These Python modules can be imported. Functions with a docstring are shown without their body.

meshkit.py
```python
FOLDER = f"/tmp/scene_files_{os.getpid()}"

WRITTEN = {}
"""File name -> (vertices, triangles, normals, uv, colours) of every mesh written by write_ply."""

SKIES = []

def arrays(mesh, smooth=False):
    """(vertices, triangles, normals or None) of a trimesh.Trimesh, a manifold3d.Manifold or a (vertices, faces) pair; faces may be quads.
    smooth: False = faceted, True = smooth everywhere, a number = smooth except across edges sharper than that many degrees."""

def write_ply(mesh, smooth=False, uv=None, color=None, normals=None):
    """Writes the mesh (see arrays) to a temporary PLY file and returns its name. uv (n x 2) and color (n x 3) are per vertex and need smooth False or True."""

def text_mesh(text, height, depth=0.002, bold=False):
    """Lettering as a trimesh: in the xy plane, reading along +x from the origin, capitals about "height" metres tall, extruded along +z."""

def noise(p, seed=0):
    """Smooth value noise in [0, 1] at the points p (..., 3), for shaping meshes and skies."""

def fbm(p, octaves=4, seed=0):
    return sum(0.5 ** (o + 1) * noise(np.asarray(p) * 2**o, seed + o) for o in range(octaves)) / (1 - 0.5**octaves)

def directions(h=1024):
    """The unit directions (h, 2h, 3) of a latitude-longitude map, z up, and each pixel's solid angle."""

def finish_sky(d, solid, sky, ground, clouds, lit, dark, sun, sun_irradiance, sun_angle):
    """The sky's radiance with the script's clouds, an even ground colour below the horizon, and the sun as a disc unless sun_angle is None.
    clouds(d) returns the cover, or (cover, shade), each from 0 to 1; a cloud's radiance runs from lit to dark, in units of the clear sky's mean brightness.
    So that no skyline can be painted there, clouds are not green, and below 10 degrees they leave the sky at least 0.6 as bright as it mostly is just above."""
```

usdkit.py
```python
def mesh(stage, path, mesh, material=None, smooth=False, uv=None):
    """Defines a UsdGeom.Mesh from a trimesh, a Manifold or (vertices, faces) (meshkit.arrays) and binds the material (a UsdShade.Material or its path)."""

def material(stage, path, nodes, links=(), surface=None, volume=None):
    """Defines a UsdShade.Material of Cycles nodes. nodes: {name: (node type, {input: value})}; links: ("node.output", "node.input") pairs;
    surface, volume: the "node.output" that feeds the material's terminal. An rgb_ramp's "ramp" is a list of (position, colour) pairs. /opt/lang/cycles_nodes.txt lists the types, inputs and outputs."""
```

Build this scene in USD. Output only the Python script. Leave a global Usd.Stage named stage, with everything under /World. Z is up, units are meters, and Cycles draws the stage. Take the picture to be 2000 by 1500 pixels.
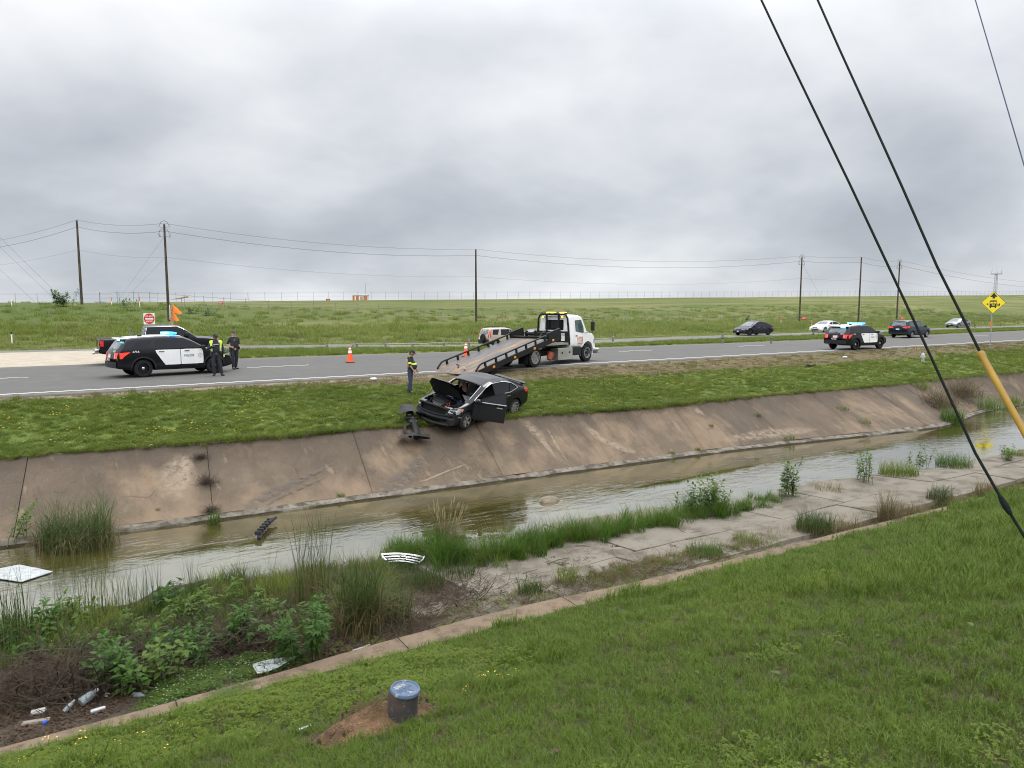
import math, random
import numpy as np, trimesh, shapely, manifold3d as m3
import shapely.geometry as sg
from shapely import affinity
from scipy.spatial import cKDTree
import meshkit, usdkit
from meshkit import noise, fbm, text_mesh
from pxr import Usd, UsdGeom, UsdLux, UsdShade, Gf, Sdf, Vt

stage = Usd.Stage.CreateInMemory()
UsdGeom.SetStageUpAxis(stage, 'Z'); UsdGeom.SetStageMetersPerUnit(stage, 1.0)
UsdGeom.Xform.Define(stage, '/World'); UsdGeom.Scope.Define(stage, '/World/Looks')
# ------------------------------------------------------------------ camera
# world: X runs along the road and the drainage channel, Y across it (away from the viewer), road surface z = 0
EYE = np.array([0, 0, 3.0]); THETA = math.radians(57.0); PITCH = math.radians(6.03); FPX = 1420.0
FWD0 = np.array([math.cos(THETA), math.sin(THETA), 0]); RIGHT = np.array([math.sin(THETA), -math.cos(THETA), 0])
FWD = FWD0 * math.cos(PITCH) - np.array([0, 0, math.sin(PITCH)]); UP = np.cross(RIGHT, FWD)
cam = UsdGeom.Camera.Define(stage, '/World/camera')
cam.CreateHorizontalApertureAttr(36.0); cam.CreateVerticalApertureAttr(27.0); cam.CreateFocalLengthAttr(36.0 * FPX / 2000)
cam.CreateClippingRangeAttr(Gf.Vec2f(0.05, 5000)); cam.CreateExposureAttr(0.0)
_m = Gf.Matrix4d(*[float(x) for r in (list(RIGHT) + [0], list(UP) + [0], list(-FWD) + [0], list(EYE) + [1]) for x in r])
cam.AddTransformOp().Set(_m)
# ------------------------------------------------------------------ sky (overcast) and a very soft sun behind the cloud
SUN_AZ, SUN_EL = math.radians(57 - 35), math.radians(58)      # towards the brighter cloud, ahead on the right
sunv = np.array([math.cos(SUN_AZ) * math.cos(SUN_EL), math.sin(SUN_AZ) * math.cos(SUN_EL), math.sin(SUN_EL)])
SKY_STRENGTH = 0.1; CLOUD_Z = 7.7
dome = UsdLux.DomeLight.Define(stage, '/World/sky')
dome.GetPrim().SetCustomDataByKey('kind', 'structure'); dome.GetPrim().SetCustomDataByKey('label', 'grey overcast sky with layered cloud')
skym = usdkit.material(stage, '/World/Looks/overcast', {
    'tc': ('texture_coordinate', {}), 'sep': ('separate_xyz', {}),
    'zc': ('math', {'math_type': 'maximum', 'value2': 0.0}), 'zo': ('math', {'math_type': 'add', 'value2': 0.36}),
    'ix': ('math', {'math_type': 'divide'}), 'iy': ('math', {'math_type': 'divide'}), 'cv': ('combine_xyz', {'z': CLOUD_Z}),
    'n1': ('noise_texture', {'scale': 0.50, 'detail': 5.0, 'roughness': 0.5, 'distortion': 0.2}),
    'n2': ('noise_texture', {'scale': 2.0, 'detail': 5.0, 'roughness': 0.52, 'distortion': 0.15}),
    'mx': ('mix_float', {'fac': 0.30}),
    'r': ('rgb_ramp', {'ramp': [(0.0, (4.3, 4.6, 5.05)), (0.40, (4.8, 5.1, 5.55)), (0.47, (6.1, 6.35, 6.75)), (0.53, (7.6, 7.8, 8.1)), (0.60, (9.2, 9.3, 9.4)), (1.0, (10, 10, 10))]}),
    'el': ('rgb_ramp', {'ramp': [(0.0, (1.15, 1.16, 1.17)), (0.04, (1.0, 1.02, 1.04)), (0.1, (.91, .925, .95)), (0.2, (.96, .965, .98)), (0.33, (1.12, 1.12, 1.12)), (0.45, (1.75, 1.75, 1.74)), (0.65, (3.1, 3.08, 3.05)), (1.0, (3.9, 3.87, 3.82))]}),
    'mul': ('mix_color', {'blend_type': 'multiply', 'fac': 1.0, 'use_clamp_result': False}),
    'sky': ('sky_texture', {'sky_type': 'single_scattering', 'sun_disc': False, 'sun_elevation': SUN_EL, 'sun_rotation': math.atan2(sunv[0], sunv[1])}),
    'mix': ('mix_color', {'blend_type': 'mix', 'fac': 0.93}),
    'bg': ('background_shader', {'strength': SKY_STRENGTH})},
    [('tc.generated', 'sep.vector'), ('sep.z', 'zc.value1'), ('zc.value', 'zo.value1'), ('sep.x', 'ix.value1'), ('sep.y', 'iy.value1'),
     ('zo.value', 'ix.value2'), ('zo.value', 'iy.value2'), ('ix.value', 'cv.x'), ('iy.value', 'cv.y'), ('cv.vector', 'n1.vector'), ('cv.vector', 'n2.vector'),
     ('n1.fac', 'mx.a'), ('n2.fac', 'mx.b'), ('mx.result', 'r.fac'), ('zc.value', 'el.fac'), ('r.color', 'mul.a'), ('el.color', 'mul.b'),
     ('sky.color', 'mix.a'), ('mul.result', 'mix.b'), ('mix.result', 'bg.color')], surface='bg.background')
UsdShade.MaterialBindingAPI.Apply(dome.GetPrim()).Bind(skym)
sun = UsdLux.DistantLight.Define(stage, '/World/sun')
sun.CreateNormalizeAttr(True); sun.CreateIntensityAttr(0.4); sun.CreateAngleAttr(25.0); sun.CreateColorAttr(Gf.Vec3f(1.0, 0.97, 0.92))
_z = sunv; _x = np.cross([0, 0, 1.0], _z); _x /= np.linalg.norm(_x); _y = np.cross(_z, _x)
sun.AddTransformOp().Set(Gf.Matrix4d(*[float(x) for r in (list(_x) + [0], list(_y) + [0], list(_z) + [0], [0, 0, 30, 1]) for x in r]))
# ------------------------------------------------------------------ helpers
def ray(x, y):
    d = FWD * FPX + RIGHT * (x - 1000) - UP * (y - 750)
    return d / np.linalg.norm(d)
def at_z(x, y, z):
    d = ray(x, y); return EYE + d * ((z - EYE[2]) / d[2])
def at_v(x, y, v):
    d = ray(x, y); return EYE + d * (v / d[1])
def px(p):
    q = np.asarray(p, float) - EYE; f = q @ FWD
    return np.stack([1000 + FPX * (q @ RIGHT) / f, 750 - FPX * (q @ UP) / f], -1)
USED = {}
def unique(parent, name):
    k = (parent, name); n = USED.get(k, 0); USED[k] = n + 1
    return f'{parent}/{name}' if n == 0 else f'{parent}/{name}_{n:03d}'
def mat4(loc=(0, 0, 0), rz=0.0, scale=1.0, R=None):
    M = np.eye(4); c, s = math.cos(rz), math.sin(rz)
    M[:3, :3] = np.array([[c, -s, 0], [s, c, 0], [0, 0, 1]]) if R is None else R
    M[:3, :3] = M[:3, :3] * scale; M[:3, 3] = loc
    return M
def gf(M): return Gf.Matrix4d(*[float(x) for x in np.asarray(M).T.ravel()])
def tag(p, label=None, cat=None, group=None, kind=None):
    p = p.GetPrim() if hasattr(p, 'GetPrim') else p
    for k, v in (('label', label), ('category', cat), ('group', group), ('kind', kind)):
        if v: p.SetCustomDataByKey(k, v)
    return p
def thing(name, label, cat, M=None, group=None, kind=None):
    x = UsdGeom.Xform.Define(stage, unique('/World', name))
    if M is not None: x.AddTransformOp().Set(gf(M))
    tag(x, label, cat, group, kind)
    return str(x.GetPath())
def obj(name, mesh, mat, parent='/World', smooth=False, label=None):
    p = usdkit.mesh(stage, unique(str(parent), name), mesh, MAT[mat] if isinstance(mat, str) else mat, smooth)
    if label: tag(p, label)
    return str(p.GetPath())
def single(name, mesh, mat, label, cat, group=None, kind=None, smooth=False, M=None):
    p = obj(name, mesh, mat, '/World', smooth)
    if M is not None: UsdGeom.Xformable(stage.GetPrimAtPath(p)).AddTransformOp().Set(gf(M))
    tag(stage.GetPrimAtPath(p), label, cat, group, kind); return p
def copy_of(src, name, M, label, cat, group=None):
    x = UsdGeom.Xform.Define(stage, unique('/World', name)); x.AddTransformOp().Set(gf(M))
    x.GetPrim().GetReferences().AddInternalReference(src); x.GetPrim().SetInstanceable(True)
    tag(x, label, cat, group); return str(x.GetPath())
def primvar(path, name, arr):
    UsdGeom.PrimvarsAPI(stage.GetPrimAtPath(path)).CreatePrimvar(name, Sdf.ValueTypeNames.FloatArray, 'vertex').Set(Vt.FloatArray.FromNumpy(np.asarray(arr, np.float32)))
cat_ = trimesh.util.concatenate
def box(x0, x1, y0, y1, z0, z1):
    b = trimesh.creation.box([x1 - x0, y1 - y0, z1 - z0]); b.apply_translation([(x0 + x1) / 2, (y0 + y1) / 2, (z0 + z1) / 2]); return b
def rbox(x0, x1, y0, y1, z0, z1, r=0.03):
    r = min(r, .49 * (x1 - x0), .49 * (y1 - y0), .49 * (z1 - z0)); p = []
    for x in (x0 + r, x1 - r):
        for y in (y0 + r, y1 - r):
            for z in (z0 + r, z1 - r):
                s = trimesh.creation.icosphere(1, r).vertices + [x, y, z]; p.append(s)
    return trimesh.convex.convex_hull(np.vstack(p))
def tube(pts, r, n=8, caps=True):
    P = np.asarray(pts, float); R = np.broadcast_to(np.asarray(r, float), (len(P),))
    T = np.gradient(P, axis=0); T /= np.maximum(np.linalg.norm(T, axis=1, keepdims=True), 1e-9)
    a = np.array([0, 0, 1.0]) if abs(T[0][2]) < .9 else np.array([1.0, 0, 0])
    V = []; a = a - T[0] * (a @ T[0]); a /= np.linalg.norm(a)
    ang = np.arange(n) / n * 2 * np.pi
    for i in range(len(P)):
        a = a - T[i] * (a @ T[i]); a /= np.linalg.norm(a); b = np.cross(T[i], a)
        V.append(P[i] + R[i] * (np.cos(ang)[:, None] * a + np.sin(ang)[:, None] * b))
    V = np.vstack(V); F = []
    for i in range(len(P) - 1):
        for k in range(n):
            p, q = i * n + k, i * n + (k + 1) % n
            F += [[p, q, q + n], [p, q + n, p + n]]
    if caps:
        F += [[0, k + 1, k] for k in range(1, n - 1)]; o = (len(P) - 1) * n
        F += [[o, o + k, o + k + 1] for k in range(1, n - 1)]
    return trimesh.Trimesh(V, F, process=False)
def rod(a, b, r, r2=None, n=8): return tube([a, b], [r, r if r2 is None else r2], n)
def lathe(prof, n=20, axis='z'):
    m = trimesh.creation.revolve(np.asarray(prof, float), sections=n)
    if axis == 'y': m.apply_transform(trimesh.transformations.rotation_matrix(-np.pi / 2, [1, 0, 0]))
    if axis == 'x': m.apply_transform(trimesh.transformations.rotation_matrix(np.pi / 2, [0, 1, 0]))
    return m
def xf(mesh, M):
    m = mesh.copy(); m.apply_transform(M); return m
def mv(mesh, *t): return xf(mesh, mat4(t))
def tri2d(poly, step=0.12):
    """2D polygon -> (pts, faces) cut by a grid so that it bends with a surface."""
    V, F, n = [], [], 0
    x0, y0, x1, y1 = poly.bounds
    nx, ny = max(1, int((x1 - x0) / step)), max(1, int((y1 - y0) / step))
    xs, ys = np.linspace(x0, x1, nx + 1), np.linspace(y0, y1, ny + 1)
    for i in range(nx):
        for j in range(ny):
            c = poly.intersection(sg.box(xs[i], ys[j], xs[i + 1], ys[j + 1]))
            for g in getattr(c, 'geoms', [c]):
                if g.geom_type != 'Polygon' or g.area < 1e-9: continue
                v, f = trimesh.creation.triangulate_polygon(g, engine='earcut')
                V.append(v); F.append(f + n); n += len(v)
    V, F = np.vstack(V), np.vstack(F)
    k, inv = np.unique(np.round(V, 5), axis=0, return_inverse=True)
    F = inv.ravel()[F]; F = F[(F[:, 0] != F[:, 1]) & (F[:, 1] != F[:, 2]) & (F[:, 0] != F[:, 2])]
    return k, F
def man(m): return m3.Manifold(m3.Mesh(np.asarray(m.vertices, np.float32), np.asarray(m.faces, np.uint32)))
def unman(M):
    a = M.to_mesh(); return trimesh.Trimesh(np.array(a.vert_properties[:, :3]), np.array(a.tri_verts), process=False)
def extr(poly, h0, h1, plane='xz'):
    """polygon extruded: 'xz' = side view along y, 'xy' along z, 'yz' along x."""
    m = trimesh.creation.extrude_polygon(poly, h1 - h0, engine='earcut'); v = m.vertices.copy(); v[:, 2] += h0
    if plane == 'xz': m = trimesh.Trimesh(v[:, [0, 2, 1]], m.faces[:, ::-1], process=False)
    elif plane == 'yz': m = trimesh.Trimesh(v[:, [2, 0, 1]], m.faces, process=False)
    else: m = trimesh.Trimesh(v, m.faces, process=False)
    return m
# ------------------------------------------------------------------ materials
MAT = {}
def M_(name, nodes, links, surface): MAT[name] = usdkit.material(stage, '/World/Looks/' + name, nodes, links, surface=surface); return MAT[name]
def plain(name, col, rough=0.5, metal=0.0, coat=0.0, spec=0.5, emit=None, es=0.0, var=0.12, scale=6.0, bump=0.0, bscale=60.0):
    """principled paint, plastic, metal: base colour broken up by fine noise so nothing is flat."""
    c = np.array(col, float)
    n = {'g': ('texture_coordinate', {}), 'n': ('noise_texture', {'scale': scale, 'detail': 4.0, 'roughness': 0.6}),
         'r': ('rgb_ramp', {'ramp': [(0.3, tuple(c * (1 - var))), (0.7, tuple(np.minimum(c * (1 + var), .95)))]}),
         'p': ('principled_bsdf', {'roughness': rough, 'metallic': metal, 'coat_weight': coat, 'coat_roughness': 0.06, 'specular_ior_level': spec})}
    l = [('g.object', 'n.vector'), ('n.fac', 'r.fac'), ('r.color', 'p.base_color')]
    if emit is not None: n['p'][1].update({'emission_color': emit, 'emission_strength': es})
    if bump:
        n['b'] = ('noise_texture', {'scale': bscale, 'detail': 3.0}); n['bp'] = ('bump', {'strength': bump, 'distance': 0.01})
        l += [('g.object', 'b.vector'), ('b.fac', 'bp.height'), ('bp.normal', 'p.normal')]
    return M_(name, n, l, 'p.BSDF')
def leafm(name, stops, scale=0.6, trans=0.35, rough=0.55, island=0.45):
    """leaf or blade: colour by place (noise in the world) and by blade (random per island), light passes."""
    n = {'g': ('geometry', {}), 'n': ('noise_texture', {'scale': scale, 'detail': 4.0, 'roughness': 0.6}),
         'mf': ('mix_float', {'fac': island}), 'r': ('rgb_ramp', {'ramp': stops}),
         'p': ('principled_bsdf', {'roughness': rough, 'specular_ior_level': 0.2}), 't': ('translucent_bsdf', {}), 'm': ('mix_closure', {'fac': trans})}
    l = [('g.position', 'n.vector'), ('n.fac', 'mf.a'), ('g.random_per_island', 'mf.b'), ('mf.result', 'r.fac'), ('r.color', 'p.base_color'), ('r.color', 't.color'),
         ('p.BSDF', 'm.closure1'), ('t.BSDF', 'm.closure2')]
    return M_(name, n, l, 'm.closure')
def glassm(name, tint, rough=0.03, keep=0.15):
    """tinted pane: lets some light through, reflects by angle."""
    n = {'f': ('fresnel', {'IOR': 1.5}), 't': ('transparent_bsdf', {'color': tuple(keep * np.ones(3))}), 'gl': ('glossy_bsdf', {'color': (.9, .93, .95), 'roughness': rough}),
         'd': ('diffuse_bsdf', {'color': tint}), 'a': ('mix_closure', {'fac': 0.45}), 'm': ('mix_closure', {})}
    return M_(name, n, [('t.BSDF', 'a.closure1'), ('d.BSDF', 'a.closure2'), ('f.fac', 'm.fac'), ('a.closure', 'm.closure1'), ('gl.BSDF', 'm.closure2')], 'm.closure')
# ------------------------------------------------------------------ surface materials
def layered(name, base, patches, rough=0.9, bump=0.3, bscale=30.0, bdist=0.02, spec=0.2, attr=None, sx=(1, 1, 1), cracks=0.0):
    """ground: base ramp by noise; patches = [(scale, detail, lo, hi, colour, strength, stretch)] mixed over it by thresholded noise in world space;
    attr = (primvar, colour): mixed in by a vertex weight."""
    n = {'g': ('geometry', {}), 'map': ('mapping', {'scale': sx}), 'n0': ('noise_texture', {'scale': base[0], 'detail': 6.0, 'roughness': 0.65}), 'r0': ('rgb_ramp', {'ramp': base[1]}),
         'p': ('principled_bsdf', {'roughness': rough, 'specular_ior_level': spec}), 'bn': ('noise_texture', {'scale': bscale, 'detail': 5.0, 'roughness': 0.65}), 'bp': ('bump', {'strength': bump, 'distance': bdist})}
    l = [('g.position', 'map.vector'), ('map.vector', 'n0.vector'), ('n0.fac', 'r0.fac'), ('g.position', 'bn.vector'), ('bn.fac', 'bp.height'), ('bp.normal', 'p.normal')]
    out = 'r0.color'
    for i, (sc, det, lo, hi, col, st, stretch) in enumerate(patches):
        n[f'm{i}'] = ('mapping', {'scale': stretch, 'location': (3.1 * i, 1.7 * i, 0)}); n[f'n{i+1}'] = ('noise_texture', {'scale': sc, 'detail': det, 'roughness': 0.6})
        n[f'a{i}'] = ('rgb_ramp', {'ramp': [(lo, (0, 0, 0)), (hi, (st, st, st))]}); n[f'x{i}'] = ('mix_color', {'b': col})
        l += [('g.position', f'm{i}.vector'), (f'm{i}.vector', f'n{i+1}.vector'), (f'n{i+1}.fac', f'a{i}.fac'), (f'a{i}.color', f'x{i}.fac'), (out, f'x{i}.a')]; out = f'x{i}.result'
    for j, (pv, col) in enumerate(attr or []):
        n[f'at{j}'] = ('attribute', {'attribute': pv}); n[f'xa{j}'] = ('mix_color', {'b': col}); n[f'mu{j}'] = ('math', {'math_type': 'multiply_add', 'value2': 1.5, 'value3': -0.75, 'use_clamp': False})
        n[f'ad{j}'] = ('math', {'math_type': 'add', 'use_clamp': True}); n[f'nn{j}'] = ('noise_texture', {'scale': 3.0, 'detail': 6.0, 'roughness': 0.7}); n[f'gt{j}'] = ('math', {'math_type': 'multiply', 'use_clamp': True})
        n[f'nm{j}'] = ('math', {'math_type': 'multiply_add', 'value2': 1.6, 'value3': 0.2, 'use_clamp': True})
        l += [('g.position', f'nn{j}.vector'), (f'nn{j}.fac', f'mu{j}.value1'), (f'mu{j}.value', f'ad{j}.value1'), (f'at{j}.fac', f'ad{j}.value2'), (f'ad{j}.value', f'gt{j}.value1'),
              (f'at{j}.fac', f'nm{j}.value1'), (f'nm{j}.value', f'gt{j}.value2'), (f'gt{j}.value', f'xa{j}.fac'), (out, f'xa{j}.a')]; out = f'xa{j}.result'
    if cracks:
        n.update({'cn': ('noise_texture', {'scale': 1.7, 'detail': 5.0, 'roughness': .65}), 'cm': ('mix_vector', {'fac': .22}), 'cv': ('voronoi_texture', {'feature': 'distance_to_edge', 'scale': cracks}), 'cr': ('rgb_ramp', {'ramp': [(0.0, (.42, .42, .42)), (.005, (.25, .25, .25)), (.009, (0, 0, 0))]}), 'cx': ('mix_color', {'b': (.035, .027, .02)}),
                  'sv': ('voronoi_texture', {'feature': 'f1', 'scale': 26.0}), 'sr': ('rgb_ramp', {'ramp': [(0.0, (.6, .6, .6)), (.16, (.5, .5, .5)), (.22, (0, 0, 0))]}), 'sx': ('mix_color', {'b': (.30, .245, .185)}), 'wn': ('noise_texture', {'scale': 2.3, 'detail': 3.0}), 'wr': ('rgb_ramp', {'ramp': [(.42, (0, 0, 0)), (.6, (1, 1, 1))]}), 'wm': ('math', {'math_type': 'multiply'}), 'cmk': ('math', {'math_type': 'multiply'})})
        l += [('g.position', 'cn.vector'), ('g.position', 'cm.a'), ('cn.color', 'cm.b'), ('cm.result', 'cv.vector'), ('cv.distance', 'cr.fac'), ('cr.color', 'cmk.value1'), ('wr.color', 'cmk.value2'), ('cmk.value', 'cx.fac'), ('g.position', 'sv.vector'), ('sv.distance', 'sr.fac'), ('g.position', 'wn.vector'), ('wn.fac', 'wr.fac'), ('sr.color', 'wm.value1'), ('wr.color', 'wm.value2'), ('wm.value', 'sx.fac'), (out, 'sx.a'), ('sx.result', 'cx.a')]; out = 'cx.result'
    l.append((out, 'p.base_color'))
    return M_(name, n, l, 'p.BSDF')
O = (1, 1, 1)
layered('lawn_soil', (2.0, [(0.3, (.020, .022, .009)), (0.6, (.038, .036, .016)), (0.8, (.065, .052, .026))]), [(9.0, 4, .5, .7, (.055, .040, .022), .6, O)], bump=.8)
layered('verge_ground', (1.1, [(0.25, (.055, .085, .014)), (0.5, (.085, .125, .02)), (0.75, (.13, .165, .032))]), [(7.0, 4, .55, .75, (.045, .06, .014), .7, O)], bump=.9, bscale=14, bdist=.06, attr=[('dry', (.115, .086, .048)), ('gravel', (.27, .225, .17))])
layered('field_ground', (.05, [(0.3, (.066, .092, .018)), (0.5, (.100, .118, .030)), (0.68, (.145, .145, .050))]),
        [(.06, 5, .50, .60, (.185, .172, .070), .75, (.35, 1.6, 1)), (.09, 5, .54, .64, (.075, .115, .02), .8, (.4, 1.5, 1)), (.6, 5, .55, .7, (.065, .095, .02), .5, (.7, 1.5, 1))], bump=1.0, bscale=2.0, bdist=.4, attr=[('lush', (.072, .105, .022)), ('straw', (.22, .20, .10))])
layered('asphalt', (1.2, [(0.3, (.083, .081, .078)), (0.7, (.112, .109, .105))]), [(.5, 5, .5, .75, (.07, .069, .067), .6, (.03, 1.1, 1)), (.9, 4, .5, .75, (.13, .126, .12), .6, (.02, 1.6, 1)), (60, 2, .45, .8, (.14, .137, .132), .5, O)], rough=.85, bump=.25, bscale=90, bdist=.008, attr=[('wear', (.14, .127, .108))])
layered('asphalt_far', (.8, [(0.3, (.12, .117, .112)), (0.7, (.16, .155, .148))]), [(.5, 4, .5, .7, (.2, .187, .165), .5, (.2, 1, 1))], rough=.85, bump=.1)
layered('gravel', (.9, [(0.3, (.30, .255, .20)), (0.7, (.42, .37, .30))]), [(9, 5, .5, .7, (.22, .185, .14), .6, O), (50, 3, .5, .7, (.5, .45, .38), .5, O)], bump=.7, bscale=40)
layered('road_paint', (6, [(0.3, (.62, .62, .6)), (0.75, (.78, .78, .76))]), [(14, 5, .52, .62, (.25, .245, .235), .75, O)], rough=.7, bump=.2)
layered('dirt_bed', (1.6, [(0.3, (.045, .034, .024)), (0.5, (.07, .053, .038)), (0.75, (.11, .086, .062))]), [(8, 6, .5, .62, (.034, .026, .018), .8, O), (3, 5, .55, .68, (.15, .122, .09), .6, O)], bump=1.0, bscale=9, bdist=.08, attr=[('wet', (.035, .028, .02)), ('pale', (.15, .129, .10))])
CONC = [(.45, 7, .50, .60, (0.213, 0.154, 0.103), .75, (1, .6, .6)), (1.5, 5, .64, .70, (0.213, 0.16, 0.113), .5, (2.2, .22, .22)), (1.1, 5, .58, .72, (0.0471, 0.0365, 0.0277), .5, (1.6, .2, .2)), (.8, 6, .52, .68, (0.0598, 0.0469, 0.0355), .75, (1.0, .6, .6)), (2.6, 6, .62, .68, (0.224, 0.166, 0.116), .6, (1.5, .35, .35)), (55, 3, .52, .66, (0.174, 0.137, 0.105), .45, O), (22, 4, .62, .7, (0.0415, 0.0324, 0.0242), .5, O)]
layered('bank_concrete', (.55, [(0.3, (0.0789, 0.0622, 0.0452)), (0.5, (0.104, 0.0808, 0.0589)), (0.7, (0.137, 0.106, 0.0767))]), CONC, rough=.9, bump=.7, bscale=26, bdist=.012, cracks=.42, attr=[('stain', (0.0598, 0.0453, 0.0339)), ('silt', (0.208, 0.15, 0.101))])
layered('bank_concrete_dark', (.55, [(0.3, (0.0682, 0.0541, 0.0404)), (0.5, (0.0897, 0.0703, 0.0525)), (0.7, (0.117, 0.0905, 0.0671))]), CONC, rough=.9, bump=.7, bscale=26, bdist=.012, cracks=.42, attr=[('stain', (0.0598, 0.0453, 0.0339)), ('silt', (0.208, 0.15, 0.101))])
layered('apron_concrete', (.8, [(0.3, (.14, .124, .10)), (0.7, (.195, .175, .144))]), [(1.3, 6, .50, .64, (.07, .059, .044), .75, O), (30, 4, .55, .7, (.19, .172, .143), .5, O), (.9, 5, .58, .66, (.10, .082, .06), .6, (1, .6, 1))], bump=.5, bscale=26, bdist=.015, cracks=.55)
layered('ledge_concrete', (2.2, [(0.3, (.10, .088, .07)), (0.5, (.16, .142, .116)), (0.75, (.25, .226, .19))]), [(3, 6, .46, .6, (.055, .047, .035), .85, O)], bump=.8, bscale=16, bdist=.04)
layered('curb_concrete', (1.3, [(0.3, (.125, .092, .063)), (0.7, (.185, .138, .097))]), [(5, 6, .48, .64, (.075, .053, .035), .8, O), (40, 3, .5, .7, (.22, .17, .125), .5, O)], bump=.5, bscale=30, bdist=.012)
layered('dark_earth', (3, [(0.3, (.03, .024, .017)), (0.7, (.06, .047, .034))]), [], bump=.6)
layered('red_dirt', (5, [(0.3, (.13, .072, .040)), (0.7, (.22, .13, .075))]), [(40, 5, .55, .7, (.32, .22, .13), .7, O), (25, 4, .6, .7, (.07, .04, .022), .6, O)], bump=1.0, bscale=45, bdist=.03)
M_('creek_water', {'g': ('geometry', {}), 'ma': ('mapping', {'scale': (.55, 1.5, 1), 'rotation': (0, 0, .12)}), 'n1': ('noise_texture', {'scale': 3.0, 'detail': 4.0, 'roughness': .55, 'distortion': .8}), 'n2': ('noise_texture', {'scale': .9, 'detail': 3.0}),
     'b1': ('bump', {'strength': .10, 'distance': .05}), 'mb': ('mapping', {'scale': (.16, .42, 1)}), 'n3': ('noise_texture', {'scale': 1.0, 'detail': 5.0, 'roughness': .55, 'distortion': .5}),
     'rm': ('rgb_ramp', {'ramp': [(.38, (.05, .05, .05)), (.50, (.5, .5, .5)), (.60, (1, 1, 1))]}), 'sm': ('math', {'math_type': 'multiply', 'value2': .34}),
     'rc': ('rgb_ramp', {'ramp': [(.3, (.012, .012, .002)), (.5, (.020, .018, .004)), (.7, (.034, .029, .009))]}),
     'd': ('principled_bsdf', {'roughness': .04, 'ior': 1.45, 'specular_ior_level': 0.0}),
     'f': ('layer_weight', {'blend': .5}), 'fp': ('math', {'math_type': 'power', 'value2': 2.0}), 'gl': ('glossy_bsdf', {'color': (.96, .96, .94), 'roughness': .03}), 'mx': ('mix_closure', {})},
    [('g.position', 'ma.vector'), ('ma.vector', 'n1.vector'), ('g.position', 'mb.vector'), ('mb.vector', 'n3.vector'), ('n3.fac', 'rm.fac'), ('rm.color', 'sm.value1'), ('sm.value', 'b1.strength'), ('n1.fac', 'b1.height'),
     ('g.position', 'n2.vector'), ('n2.fac', 'rc.fac'), ('rc.color', 'd.base_color'), ('b1.normal', 'd.normal'), ('b1.normal', 'gl.normal'), ('b1.normal', 'f.normal'), ('f.facing', 'fp.value1'), ('fp.value', 'mx.fac'), ('d.BSDF', 'mx.closure1'), ('gl.BSDF', 'mx.closure2')], 'mx.closure')
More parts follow.
